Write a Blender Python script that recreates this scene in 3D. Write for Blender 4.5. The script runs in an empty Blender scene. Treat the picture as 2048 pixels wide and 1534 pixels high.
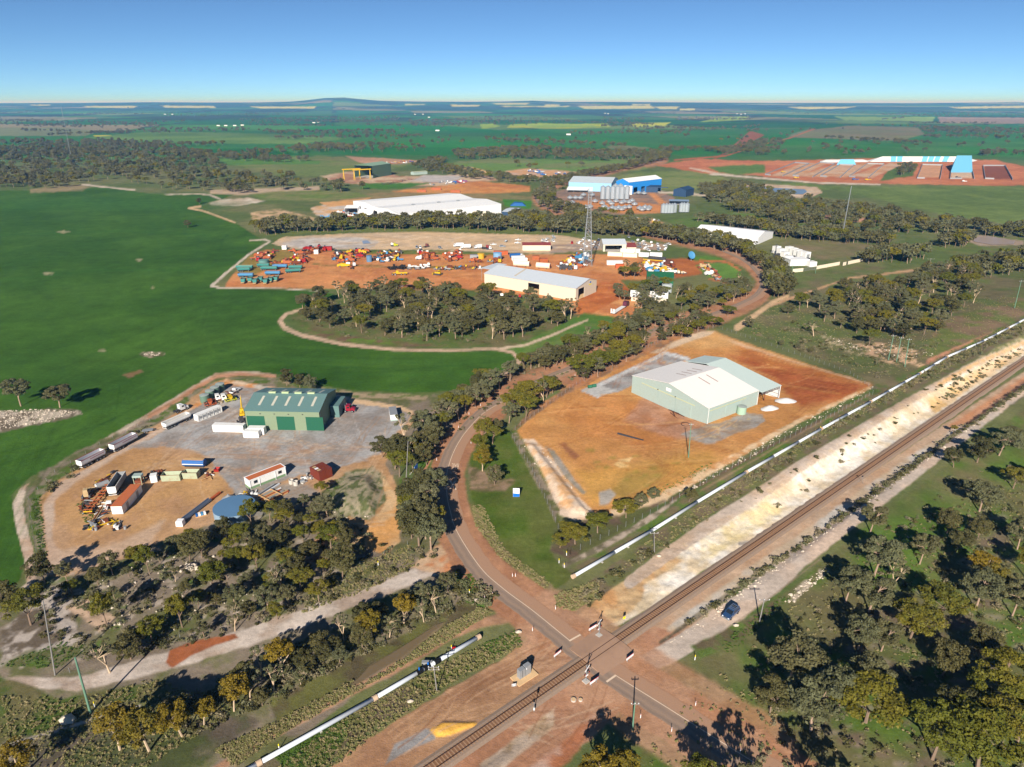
import bpy,bmesh,math,random
import numpy as np
from mathutils import Vector,Matrix

random.seed(7);RNG=np.random.default_rng(11)
SC=bpy.context.scene
COLL=SC.collection
R=math.radians
HC=110.0;FPX=1366.0;PITCH=R(22.37)

# ---------------------------------------------------------------- camera, sky, sun, exposure
cam_d=bpy.data.cameras.new('camera');cam=bpy.data.objects.new('camera',cam_d);COLL.objects.link(cam)
cam_d.sensor_width=36.0;cam_d.lens=36.0*FPX/2048;cam_d.clip_start=1.0;cam_d.clip_end=120000
cam.location=(0,0,HC);cam.rotation_euler=(math.pi/2-PITCH,0,0)
SC.camera=cam
SUN_AZ=R(191.5);SUN_EL=R(28) # azimuth clockwise from +Y
w=bpy.data.worlds.new('World');SC.world=w;w.use_nodes=True
nt=w.node_tree;bg=nt.nodes['Background']
sky=nt.nodes.new('ShaderNodeTexSky');sky.sky_type='NISHITA';sky.sun_disc=False
sky.sun_elevation=SUN_EL;sky.sun_rotation=SUN_AZ;sky.altitude=300;sky.air_density=0.37;sky.dust_density=0.0;sky.ozone_density=5.5
tint=nt.nodes.new('ShaderNodeMix');tint.data_type='RGBA';tint.blend_type='MULTIPLY';tint.inputs[0].default_value=1;tint.inputs[7].default_value=(1.04,1.14,1.06,1)
nt.links.new(sky.outputs[0],tint.inputs[6]);nt.links.new(tint.outputs[2],bg.inputs[0]);bg.inputs[1].default_value=0.066
sd=bpy.data.lights.new('sun','SUN');sun=bpy.data.objects.new('sun',sd);COLL.objects.link(sun)
sd.energy=5.0;sd.angle=R(0.53);sd.color=(1.0,0.93,0.83)
sv=Vector((math.sin(SUN_AZ)*math.cos(SUN_EL),math.cos(SUN_AZ)*math.cos(SUN_EL),math.sin(SUN_EL)))
sun.rotation_euler=sv.to_track_quat('Z','Y').to_euler();sun.location=(0,0,400)
vs=SC.view_settings;vs.view_transform='Standard';vs.look='None';vs.gamma=1;vs.use_curve_mapping=False
vs.exposure=0.62
SC.cycles.max_bounces=5;SC.cycles.diffuse_bounces=2;SC.cycles.glossy_bounces=2;SC.cycles.transparent_max_bounces=6;SC.cycles.volume_bounces=0;SC.cycles.transmission_bounces=2
SC.cycles.use_denoising=True
KLUM=1.13 # radiance of a sunlit flat white surface after exposure

# ---------------------------------------------------------------- small helpers
def lin(c):
    c=np.asarray(c,float)/255
    return np.where(c <= 0.04045,c/12.92,((c+0.055)/1.055)**2.4)
def S(r,g,b,k=1.0): # base colour of a surface that reads r,g,b in full sun
    return tuple(float(v) for v in np.clip(lin((r,g,b))/KLUM*k,0,0.86))
def sstep(a,b,x):
    t=np.clip((np.asarray(x,float)-a)/(b-a),0,1);return t*t*(3-2*t)
def _hash(ix,iy):
    n=(ix.astype(np.int64)*374761393+iy.astype(np.int64)*668265263) & 0xffffffff
    n=((n ^ (n >> 13))*1274126177) & 0xffffffff
    return ((n ^ (n >> 16)) & 0xffff)/65535.0
def vnoise(x,y):
    ix=np.floor(x);iy=np.floor(y);fx=x-ix;fy=y-iy
    ix=ix.astype(np.int64);iy=iy.astype(np.int64)
    fx=fx*fx*(3-2*fx);fy=fy*fy*(3-2*fy)
    a=_hash(ix,iy);b=_hash(ix+1,iy);c=_hash(ix,iy+1);d=_hash(ix+1,iy+1)
    return (a*(1-fx)+b*fx)*(1-fy)+(c*(1-fx)+d*fx)*fy
def fbm(x,y,o=3):
    s=0;a=0.5;t=0
    for k in range(o):
        s=s+a*vnoise(x*2**k+17.3*k,y*2**k+9.1*k);t += a;a *= 0.55
    return s/t

# ---------------------------------------------------------------- terrain and the map from the photograph to the ground
def ray(x,y):
    dx=(np.asarray(x,float)-1024)/FPX;dy=-(np.asarray(y,float)-767)/FPX
    return dx,math.cos(PITCH)+dy*math.sin(PITCH),-math.sin(PITCH)+dy*math.cos(PITCH)
def flat(x,y,z=0.0):
    a,b,c=ray(x,y);t=(z-HC)/c
    return a*t,b*t
_r0=np.array(flat(880,1521));_r1=np.array(flat(2048,721));RD=(_r1-_r0)/np.linalg.norm(_r1-_r0);RN=np.array((-RD[1],RD[0]))
RX=np.array(flat(1204,1301))
CREST=np.array([(-700,206),(0,206.3),(170,205.8),(300,204.3),(420,205),(520,204.8),(580,203.3),(610,201),(650,196.3),(690,195),(720,198),(760,201.6),(830,203),(940,203.6),(1010,203),(1065,201.3),(1120,203.8),(1200,203.6),(1320,204.4),(1450,205.3),(1600,205.8),(1800,206.3),(1930,205.4),(2048,204.6),(2700,206)],float)
def terr(X,Y):
    X=np.asarray(X,float);Y=np.asarray(Y,float)
    dx=X-RX[0];dy=Y-RX[1];s=dx*RD[0]+dy*RD[1];t=dx*RN[0]+dy*RN[1]
    hs=3.4*sstep(35,120,s)
    z=hs*sstep(5.0,12.5,t)*(1-sstep(24,70,t))+1.3*sstep(30,90,s)*sstep(-7.5,-11,t)*(1-sstep(-17,-45,t))
    z=z+1.2*sstep(12,40,-s)*sstep(-4.5,-9,t)*(1-sstep(-14,-40,t))
    pxa=1024+FPX*X/np.maximum(Y*math.cos(PITCH)+HC*math.sin(PITCH),1)
    cz=HC+(204.8-np.interp(pxa,CREST[:,0],CREST[:,1]))*15500/1598.0
    up=sstep(7500,15500,Y)
    roll=sstep(1800,5000,Y)*(1-up)*(fbm(X/1900,Y/1500,3)-0.45)*26
    z=z+cz*up*(1-0.5*sstep(16000,26000,Y))+roll+up*(1-up)*4*18*(fbm(X/1400,Y/900,3)-0.5)
    return z
def W2(x,y,it=14): # photograph pixel -> point on the terrain
    z=0.0
    for _ in range(it):
        X,Y=flat(x,y,z);z=terr(X,Y)
    return X,Y,z
def W(x,y):
    a,b,c=W2(x,y,9);return Vector((float(a),float(b),float(c)))
def proj(X,Y,Z):
    dz=Z-HC;f=Y*math.cos(PITCH)-dz*math.sin(PITCH);u=Y*math.sin(PITCH)+dz*math.cos(PITCH)
    return 1024+FPX*X/f,767-FPX*u/f

# ---------------------------------------------------------------- materials
MATS={}
def newmat(name):
    m=bpy.data.materials.new(name);m.use_nodes=True
    return m,m.node_tree,m.node_tree.nodes,m.node_tree.nodes['Principled BSDF']
def mat(name,col,rough=0.6,metal=0.0,var=0.12,scale=1.5,dirt=0.0,dcol=None,wave=None,spec=0.3,coat=0):
    """painted / weathered surface: base colour broken by noise, optional dirt, optional sheet ribs (bump)"""
    if name in MATS:return MATS[name]
    m,t,n,p=newmat(name);L=t.links.new
    g=n.new('ShaderNodeNewGeometry');tc=n.new('ShaderNodeTexCoord')
    no=n.new('ShaderNodeTexNoise');no.inputs['Scale'].default_value=scale;no.inputs['Detail'].default_value=5;no.inputs['Roughness'].default_value=0.65
    L(tc.outputs['Object'],no.inputs['Vector'])
    mx=n.new('ShaderNodeMix');mx.data_type='RGBA'
    lo=[max(0,c*(1-var)) for c in col];hi=[min(0.9,c*(1+var)) for c in col]
    mx.inputs[6].default_value=(*lo,1);mx.inputs[7].default_value=(*hi,1)
    L(no.outputs[0],mx.inputs[0]);out=mx.outputs[2]
    if dirt > 0:
        n2=n.new('ShaderNodeTexNoise');n2.inputs['Scale'].default_value=scale*0.45;n2.inputs['Detail'].default_value=8;n2.inputs['Roughness'].default_value=0.7
        L(tc.outputs['Object'],n2.inputs['Vector'])
        mr=n.new('ShaderNodeMapRange');mr.inputs[1].default_value=0.5;mr.inputs[2].default_value=0.72;mr.inputs[4].default_value=dirt
        L(n2.outputs[0],mr.inputs[0])
        m2=n.new('ShaderNodeMix');m2.data_type='RGBA';m2.inputs[7].default_value=(*(dcol or (0.2,0.11,0.06)),1)
        L(mr.outputs[0],m2.inputs[0]);L(out,m2.inputs[6]);out=m2.outputs[2]
    L(out,p.inputs['Base Color'])
    p.inputs['Roughness'].default_value=rough;p.inputs['Metallic'].default_value=metal;p.inputs['Specular IOR Level'].default_value=spec
    if coat:p.inputs['Coat Weight'].default_value=coat
    if wave:
        wv=n.new('ShaderNodeTexWave');wv.bands_direction=wave[0];wv.inputs['Scale'].default_value=wave[1]
        L(tc.outputs['Object'],wv.inputs['Vector'])
        bp=n.new('ShaderNodeBump');bp.inputs['Strength'].default_value=wave[2];bp.inputs['Distance'].default_value=0.05
        L(wv.outputs[0],bp.inputs['Height']);L(bp.outputs[0],p.inputs['Normal'])
    MATS[name]=m
    return m

# ---------------------------------------------------------------- mesh builder
class MB:
    def __init__(s):s.v=[];s.f=[];s.m=[]
    def add(s,vs,fs,m=0):
        o=len(s.v);s.v += [tuple(v) for v in vs];s.f += [tuple(i+o for i in f) for f in fs];s.m += [m]*len(fs);return s
    def box(s,x0,x1,y0,y1,z0,z1,m=0,tx=0,ty=0):
        v=[(x0,y0,z0),(x1,y0,z0),(x1,y1,z0),(x0,y1,z0),(x0+tx,y0+ty,z1),(x1-tx,y0+ty,z1),(x1-tx,y1-ty,z1),(x0+tx,y1-ty,z1)]
        return s.add(v,[(3,2,1,0),(4,5,6,7),(0,1,5,4),(1,2,6,5),(2,3,7,6),(3,0,4,7)],m)
    def prism(s,prof,x0,x1,axis='x',m=0): # closed profile extruded along x (profile y,z) or y (profile x,z)
        k=len(prof)
        f=(lambda q,a:(a,q[0],q[1])) if axis == 'x' else (lambda q,a:(q[0],a,q[1]))
        v=[f(q,x0) for q in prof]+[f(q,x1) for q in prof]
        fs=[(i,(i+1) % k,k+(i+1) % k,k+i) for i in range(k)]+[tuple(range(k))[::-1],tuple(range(k,2*k))]
        return s.add(v,fs,m)
    def tube(s,a,b,r0,r1=None,n=6,m=0,cap=True):
        a=Vector(a);b=Vector(b);r1=r0 if r1 is None else r1
        d=(b-a);L=d.length
        if L < 1e-6:return s
        d /= L;u=d.orthogonal().normalized();w_=d.cross(u)
        vs=[]
        for c,r in ((a,r0),(b,r1)):
            for i in range(n):
                t=2*math.pi*i/n;vs.append(c+(u*math.cos(t)+w_*math.sin(t))*r)
        fs=[(i,(i+1) % n,n+(i+1) % n,n+i) for i in range(n)]
        if cap:fs += [tuple(range(n))[::-1],tuple(range(n,2*n))]
        return s.add(vs,fs,m)
    def lathe(s,prof,c=(0,0,0),n=20,m=0):
        vs=[];k=len(prof)
        for r,z in prof:
            for i in range(n):
                t=2*math.pi*i/n;vs.append((c[0]+r*math.cos(t),c[1]+r*math.sin(t),c[2]+z))
        fs=[(j*n+i,j*n+(i+1) % n,(j+1)*n+(i+1) % n,(j+1)*n+i) for j in range(k-1) for i in range(n)]
        fs += [tuple(range(n))[::-1],tuple(range((k-1)*n,k*n))]
        return s.add(vs,fs,m)
    def sheet(s,pts,th=0.05,m=0): # thick sheet over a 3-D quad (list of 4)
        p=[Vector(q) for q in pts];nrm=(p[1]-p[0]).cross(p[3]-p[0]).normalized()*th
        v=p+[q-nrm for q in p]
        return s.add(v,[(0,1,2,3),(7,6,5,4),(0,4,5,1),(1,5,6,2),(2,6,7,3),(3,7,4,0)],m)
    def mesh(s,name,mats):
        me=bpy.data.meshes.new(name);me.from_pydata(s.v,[],s.f)
        for k in (mats if isinstance(mats,(list,tuple)) else [mats]):me.materials.append(k)
        if any(s.m):me.polygons.foreach_set('material_index',s.m)
        me.validate();bm=bmesh.new();bm.from_mesh(me);bmesh.ops.recalc_face_normals(bm,faces=bm.faces);bm.to_mesh(me);bm.free();me.update()
        return me
    def build(s,name,mats,parent=None,smooth=False):
        me=s.mesh(name,mats)
        if smooth:me.polygons.foreach_set('use_smooth',[True]*len(me.polygons))
        o=bpy.data.objects.new(name,me);COLL.objects.link(o)
        if parent:o.parent=parent
        return o
def tag(o,label=None,cat=None,group=None,kind=None):
    if label:o['label']=label
    if cat:o['category']=cat
    if group:o['group']=group
    if kind:o['kind']=kind
    return o
def thing(name,label,cat,loc=(0,0,0),rz=0.0,group=None):
    o=bpy.data.objects.new(name,None);COLL.objects.link(o);o.location=loc;o.rotation_euler=(0,0,rz);o.empty_display_size=0.5
    return tag(o,label,cat,group)
def dup(root,loc,rz=0.0,label=None,group=None,scale=None):
    r=root.copy();COLL.objects.link(r);r.location=loc;r.rotation_euler=(0,0,rz)
    if scale:r.scale=(scale,scale,scale) if not isinstance(scale,tuple) else scale
    if label:r['label']=label
    if group:r['group']=group
    for ch in root.children:
        c=ch.copy();COLL.objects.link(c);c.parent=r
        for g in ch.children:
            d=g.copy();COLL.objects.link(d);d.parent=c
    return r
def frame(p1,p2): # ground frame along a base edge given in photograph pixels
    a=W(*p1);b=W(*p2);d=b-a
    return a,math.atan2(d.y,d.x),math.hypot(d.x,d.y)
# ---------------------------------------------------------------- ground sheet: rows get longer with distance
def py_to_y(p):return float(flat(1024,p)[1])
rows=list(np.arange(2600,1545,-40.0))+list(np.arange(1545,500,-3.0))+list(np.arange(500,330,-1.9))+list(np.arange(330,236,-1.0))
Yr=[py_to_y(p) for p in rows]
while Yr[-1] < 60000:Yr.append(Yr[-1]*1.022)
Yr=np.array(Yr)
cols=np.concatenate([np.arange(-1100,-40,20.0),np.arange(-40,2090,3.0),np.arange(2090,3150,20.0)])
U=(cols-1024)/FPX
XX=(Yr*math.cos(PITCH)+HC*math.sin(PITCH))[:,None]*U[None,:];YY=np.repeat(Yr[:,None],len(cols),1)
NR,NC=XX.shape
GX=XX.ravel();GY=YY.ravel();GZ=terr(GX,GY)
PX,PY=proj(GX,GY,GZ)
NV=len(GX)
COL=np.zeros((NV,3));VEG=np.full(NV,0.6);REG=np.zeros(NV,np.int16);REGN=['ground']
JIT=fbm(GX/2.5,GY/2.5,2)
JIT=np.where(PY < 420,fbm(PX/9,PY/5,2),JIT)-0.5
JB=fbm(PX/30,PY/18,2)-0.5
def _sel(pts,m):
    p=np.asarray(pts,float)
    return np.nonzero((PX > p[:,0].min()-m) & (PX < p[:,0].max()+m) & (PY > p[:,1].min()-m) & (PY < p[:,1].max()+m))[0]
def _segd(x,y,p,closed,width=None):
    best=np.full(len(x),1e9);bw=np.zeros(len(x));n=len(p);ins=np.zeros(len(x),bool)
    for i in range(n if closed else n-1):
        a=p[i];b=p[(i+1) % n];d=b-a;l2=max(d@d,1e-9)
        t=np.clip(((x-a[0])*d[0]+(y-a[1])*d[1])/l2,0,1)
        dd=np.hypot(x-a[0]-t*d[0],y-a[1]-t*d[1]);k=dd < best
        if width is not None:
            wv=width[i]*(1-t)+width[(i+1) % n]*t;dd2=dd-wv;k=dd2 < best;best=np.where(k,dd2,best)
        else:best=np.where(k,dd,best)
        if closed:
            c=((a[1] > y) != (b[1] > y));
            with np.errstate(divide='ignore',invalid='ignore'):
                xi=d[0]*(y-a[1])/(d[1] if d[1] else 1e-9)+a[0]
            ins ^= (c & (x < xi))
    return np.where(ins,best,-best) if closed else-best
def _apply(i,w_,c,c2,s2,k2,veg,reg,op):
    base=np.tile(np.asarray(c,float),(len(i),1))
    if c2 is not None:
        f=sstep(0.5-k2,0.5+k2,fbm(GX[i]/s2,GY[i]/s2,4))[:,None]
        base=base*(1-f)+np.asarray(c2,float)*f
    a=(w_*op)[:,None]
    COL[i]=COL[i]*(1-a)+base*a
    if veg is not None:VEG[i]=VEG[i]*(1-w_*op)+veg*w_*op
    if reg:
        if reg not in REGN:REGN.append(reg)
        REG[i[w_ > 0.5]]=REGN.index(reg)
def area(pts,c,c2=None,s2=12,k2=0.14,soft=2,amp=3,big=0,veg=None,reg=None,op=1.0):
    i=_sel(pts,8+amp+soft+big);p=np.asarray(pts,float)
    if not len(i):return
    d=_segd(PX[i],PY[i],p,True)+JIT[i]*2*amp+JB[i]*2*big
    _apply(i,sstep(-soft,soft,d),c,c2,s2,k2,veg,reg,op)
def stroke(pts,width,c,c2=None,s2=10,k2=0.14,soft=1.5,amp=1.5,veg=0.0,reg=None,op=1.0):
    p=np.asarray(pts,float);wd=np.full(len(p),width/2.0) if np.isscalar(width) else np.asarray(width,float)/2
    i=_sel(pts,wd.max()+6+amp)
    if not len(i):return
    d=_segd(PX[i],PY[i],p,False,wd)+JIT[i]*2*amp
    _apply(i,sstep(-soft,soft,d),c,c2,s2,k2,veg,reg,op)
def spots(pts,n,c,rmin,rmax,seed=1,asp=0.5,soft=1.0,veg=None,op=0.9,ang=0.0):
    """small irregular patches of another soil scattered over a polygon"""
    r=np.random.default_rng(seed);p=np.asarray(pts,float);k=0
    while k < n:
        x=r.uniform(p[:,0].min(),p[:,0].max());y=r.uniform(p[:,1].min(),p[:,1].max())
        if _segd(np.array([x]),np.array([y]),p,True)[0] < 0:continue
        k += 1;rr=r.uniform(rmin,rmax);t=np.linspace(0,2*math.pi,9)[:-1];q=rr*r.uniform(0.5,1.2,8)
        ex=q*np.cos(t);ey=q*np.sin(t)*asp;ca,sa=math.cos(ang),math.sin(ang)
        area(np.c_[x+ex*ca-ey*sa,y+ex*sa+ey*ca],c,soft=soft,amp=1,veg=veg,op=op)

# colours of soils and plants (as they read in full sun)
OLIVE=S(120,122,80);OLIVE2=S(96,112,62);GRASS=S(84,106,40);GRASS2=S(100,112,56);CROP=S(72,108,36);CROP2=S(56,92,28)
TAN=S(205,165,125);TAN2=S(190,140,92);PINK=S(200,170,148);PALE=S(212,196,178);WHITE=S(240,226,208);ORNG=S(210,150,86);ORN2=S(188,122,66)
RED=S(200,130,82);RED2=S(150,80,48);GREY=S(174,172,171);GREY2=S(150,145,142);DKG=S(112,108,106);BRN=S(128,108,92);SCRUB=S(112,104,80);FLOOR=S(104,90,76)
VERGE=S(170,122,92);YEL=S(232,178,84)

COL[:]=np.array(OLIVE)
f=sstep(0.35,0.65,fbm(GX/60,GY/60,4))[:,None];COL[:]=COL*(1-f)+np.array(OLIVE2)*f
# --- far plain: broad paddocks first, then single fields
f=sstep(345,300,PY)[:,None];COL[:]=COL*(1-f)+np.array(S(62,118,54))*f;VEG[:]=np.where(PY < 320,0.25,VEG)
def cells(seed,sx,sy):
    ux=GX/sx+0.35*GY/sy;uy=GY/sy
    return _hash(np.floor(ux).astype(np.int64)+seed,np.floor(uy).astype(np.int64))
far=(PY < 262)
h1=cells(3,900,1300)
pal=np.array([S(62,122,52),S(80,134,58),S(104,132,70),S(52,104,48),S(78,120,62),S(140,138,96),S(58,114,48),S(120,144,80),S(150,140,108)])
cc=pal[(h1*8.999).astype(int)]
COL[far]=cc[far]
line=(np.abs(((GX/900+0.35*GY/1300) % 1)-0.5) > 0.47) | (np.abs(((GY/1300) % 1)-0.5) > 0.475)
lk=line & (fbm(GX/160,GY/160,2) > 0.5) & far & (GY > 1500)
COL[lk]=np.array(S(58,70,46))
bush=sstep(0.56,0.64,fbm(GX/700+3,GY/1100+5,4))*sstep(250,235,PY)
COL[:]=COL*(1-bush[:,None])+np.array(S(62,74,52))*bush[:,None]
hill=sstep(8200,10500,GY);hb=hill*sstep(0.36,0.5,fbm(GX/1500+9,GY/1300+2,4))
COL[:]=COL*(1-hb[:,None])+np.array(S(58,76,54))*hb[:,None]
CAN=S(204,200,116);CAN2=S(186,190,66)
for p in [[(500,213),(632,213),(628,217),(520,217)],[(165,212),(275,212),(268,216),(176,215)],[(320,211),(428,212),(432,216),(330,215)],[(60,209),(100,209),(100,211),(60,211)],
          [(1155,212),(1300,211),(1312,217),(1170,218)],[(1308,213),(1360,213),(1352,218),(1318,218)],[(1578,214),(1712,213),(1690,217),(1600,218)],[(1898,214),(2048,211),(2048,216),(1915,217)],
          [(985,206),(1060,206),(1050,209),(990,209)],[(1090,209),(1120,209),(1120,212),(1090,212)],[(1000,212),(1140,212),(1130,214),(1010,214)],[(810,208),(850,208),(850,210),(810,210)],[(1265,208),(1300,208),(1300,210),(1265,210)],[(900,209),(960,210),(955,213),(905,213)],[(1360,217),(1390,217),(1390,221),(1360,221)]]:
    area(p,CAN,soft=1.0,amp=0.8,veg=0.1,reg='canola_field')
area([(1020,249),(1080,246),(1140,248),(1215,247),(1224,254),(1130,257),(1080,257),(1015,255)],CAN2,S(150,176,66),s2=200,soft=1,amp=1,veg=0.1,reg='canola_field')
area([(1262,247),(1340,245),(1330,252),(1262,254)],CAN2,soft=1,amp=1,veg=0.1,reg='canola_field')
area([(1440,234),(1500,233),(1490,240),(1400,244)],S(150,176,60),soft=1,amp=1,reg='canola_field');area([(187,271),(222,270),(225,273),(190,273)],S(220,205,40),soft=0.7,amp=0.5)
area([(1670,233),(1870,234),(1866,243),(1690,240)],S(140,170,74),soft=1,amp=1);area([(960,249),(985,247),(1000,253),(965,258)],S(150,176,66),soft=1,amp=1)
area([(1876,234),(2100,236),(2100,248),(1880,246)],S(158,138,120),soft=0.8,amp=0.7,reg='ploughed_field')
area([(1600,262),(1700,251),(1835,254),(1850,268),(1800,282),(1575,275)],S(122,126,84),S(132,122,90),s2=120,soft=1,amp=1)
area([(1520,256),(1628,256),(1590,272),(1520,268)],S(126,128,96),soft=1,amp=1)
area([(0,233),(220,235),(120,241),(0,241)],S(140,138,108),soft=1,amp=1);area([(-50,255),(120,255),(200,262),(170,272),(-50,272)],S(124,132,92),soft=1,amp=1)
area([(170,276),(260,266),(330,263),(560,268),(700,276),(640,288),(420,287),(250,282)],S(112,142,72),S(96,130,62),s2=180,soft=1.5,amp=1,veg=0.2)
area([(590,255),(700,250),(830,249),(900,252),(1010,262),(800,262),(620,262)],S(50,128,54),soft=1.5,amp=1,veg=0.15,reg='cereal_field')
area([(620,285),(760,272),(900,262),(1050,258),(1350,258),(1620,256),(1520,292),(1440,316),(1300,306),(1180,298),(1000,298),(900,310),(700,310),(600,300)],S(52,122,50),S(66,116,56),s2=260,soft=2,amp=1.5,veg=0.2,reg='cereal_field')
area([(1330,270),(1560,262),(1500,288),(1440,300),(1250,296)],S(72,118,60),S(56,114,50),s2=180,soft=3,amp=2,veg=0.2)
area([(1500,262),(1530,270),(1460,305),(1440,312),(1440,316),(1425,318),(1450,305)],S(150,96,64),soft=1,amp=1)
area([(1530,285),(1600,276),(1810,284),(2100,284),(2100,312),(1760,318),(1520,306)],S(56,122,46),S(78,124,60),s2=240,soft=1.5,amp=1.5,veg=0.2,reg='cereal_field')
stroke([(1628,258),(1580,276),(1520,290),(1450,312),(1350,320)],[2,2,2,3,3],S(176,108,70),soft=0.8,amp=0.5)
area([(1210,292),(1250,291),(1300,296),(1280,299),(1220,298)],S(140,130,96),soft=1.5,amp=2,op=0.7)
area([(440,316),(640,312),(780,318),(830,325),(800,335),(640,352),(560,350),(470,330)],S(128,132,82),S(112,128,68),s2=60,soft=2,amp=2,veg=0.4)
area([(430,318),(470,312),(640,322),(640,328),(460,330)],S(92,132,58),soft=2,amp=1,veg=0.3)
area([(340,300),(520,296),(620,310),(520,312),(400,306)],S(40,98,40),soft=2,amp=1,veg=0.2)
area([(690,312),(760,316),(850,322),(800,328),(720,326)],S(190,150,120),soft=1.5,amp=1,veg=0)
area([(860,330),(1000,315),(1180,322),(1340,310),(1290,340),(1180,346),(1020,345)],S(126,134,84),S(110,140,68),s2=80,soft=2,amp=2,veg=0.4)
area([(1150,372),(1270,345),(1420,340),(1480,372),(1600,365),(1700,378),(1500,380),(1300,380)],S(132,140,84),S(112,130,66),s2=60,soft=2,amp=2,veg=0.4)
cv=(PY < 322) & (PY > 215);COL[cv] *= (0.86+0.3*_hash(np.floor(GX[cv]/520+0.4*GY[cv]/700).astype(np.int64)+9,np.floor(GY[cv]/640).astype(np.int64)))[:,None]*(0.9+0.2*fbm(GX[cv]/90,GY[cv]/140,3))[:,None]
# --- grain receival site (right, far)
area([(1305,330),(1400,318),(1520,322),(1760,316),(1990,320),(2060,335),(2060,372),(1980,372),(1800,368),(1640,368),(1500,350),(1420,348)],S(204,132,92),S(188,116,80),s2=60,soft=1.5,amp=1.5,veg=0,reg='red_earth_yard')
area([(1415,334),(1530,328),(1530,345),(1470,350),(1440,345)],S(98,128,60),soft=2,amp=1.5,veg=0.4);area([(1780,333),(1835,331),(1825,352),(1760,362)],S(92,116,56),soft=2,amp=2,veg=0.5)
stroke([(1420,348),(1520,356),(1640,366),(1760,369)],3,PALE,soft=1,amp=1);stroke([(1380,336),(1440,348),(1480,352)],2.5,PALE,soft=1,amp=1)
for x0,x1,x2,x3 in [(1538,1600,1560,1615),(1590,1660,1640,1690),(1645,1700,1680,1715),(1700,1755,1735,1765)]:
    area([(x0,352),(x1-8,355),(x1+55,327),(x2+45,326)],S(204,172,144),S(200,150,112),s2=30,soft=1,amp=1,veg=0)
area([(1834,355),(1880,355),(1884,330),(1846,330)],S(206,156,120),soft=1,amp=0.5,veg=0);area([(1902,356),(1946,356),(1944,344),(1902,344)],S(214,184,156),soft=1,amp=0.5,veg=0)
area([(1968,358),(2022,358),(2010,332),(1970,332)],S(140,84,62),soft=1,amp=0.5,veg=0)
area([(1640,372),(2100,372),(2100,460),(1900,432),(1760,400)],S(116,134,72),S(100,120,62),s2=60,soft=2,amp=3,veg=0.5,reg='pasture')
area([(1465,366),(1530,368),(1635,374),(1645,385),(1620,396),(1570,396),(1520,384)],S(214,194,172),S(196,168,142),s2=20,soft=1,amp=1,veg=0)
# --- industrial yards in the middle distance
area([(640,352),(720,340),(800,352),(900,350),(960,345),(1000,360),(900,372),(740,372),(660,362)],S(204,178,148),S(176,130,104),s2=30,soft=1.5,amp=1.5,veg=0,reg='gantry_yard')
area([(850,350),(930,352),(900,366),(820,362)],S(190,182,178),soft=2,amp=1,veg=0)
area([(780,383),(880,372),(960,362),(1060,372),(1060,384),(960,388),(860,388)],S(212,148,88),S(194,126,74),s2=24,soft=1.5,amp=1.5,veg=0,reg='orange_yard')
area([(730,366),(860,366),(800,378),(720,378)],S(76,122,46),soft=2,amp=2)
area([(620,400),(760,385),(1000,388),(1080,396),(1010,400),(760,402)],S(132,128,84),S(150,130,90),s2=20,soft=2,amp=2)
area([(1005,398),(1065,402),(1060,418),(1010,412)],S(74,130,44),soft=1.5,amp=1,veg=0.3)
area([(420,380),(500,378),(640,372),(640,380),(480,390),(420,388)],S(188,166,140),soft=2,amp=1,veg=0)
area([(500,388),(560,382),(690,382),(745,392),(640,402),(520,400)],S(130,132,82),S(110,128,64),s2=20,soft=2,amp=2)
area([(415,400),(500,396),(530,402),(480,412),(420,410)],S(214,200,182),S(200,180,158),s2=10,soft=1.5,amp=2,veg=0)
area([(500,425),(560,418),(600,428),(640,440),(560,445),(505,440)],S(210,176,140),S(140,130,86),s2=8,soft=2,amp=2,veg=0.1)
area([(620,415),(690,402),(740,405),(760,435),(660,437),(632,430)],S(214,170,124),S(206,196,186),s2=14,soft=1.5,amp=1.5,veg=0)
area([(640,405),(740,396),(720,408),(660,414)],S(216,164,108),soft=1.5,amp=1.5,veg=0)
area([(1000,425),(1070,420),(1075,436),(1000,440)],S(180,176,174),soft=1,amp=1,veg=0)
area([(1010,342),(1060,336),(1165,345),(1160,352),(1080,355),(1020,350)],S(214,162,114),S(200,168,146),s2=16,soft=1,amp=1,veg=0);area([(905,336),(940,334),(985,345),(950,350)],S(220,176,124),soft=1,amp=1,veg=0)
area([(1105,385),(1150,374),(1320,380),(1350,395),(1340,425),(1230,430),(1120,410)],S(168,134,112),S(140,120,108),s2=14,soft=1.5,amp=1.5,veg=0)
area([(1150,402),(1230,402),(1340,410),(1345,425),(1250,428),(1160,412)],S(206,140,88),soft=1.5,amp=1.5,veg=0);area([(1295,385),(1312,388),(1332,406),(1318,408)],S(212,146,92),soft=1,amp=0.5,veg=0)
stroke([(1320,384),(1380,388),(1430,392)],5,S(206,190,168),soft=1)
area([(1225,436),(1300,436),(1330,446),(1270,448)],S(190,150,118),soft=1.5,amp=1,veg=0)
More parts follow.
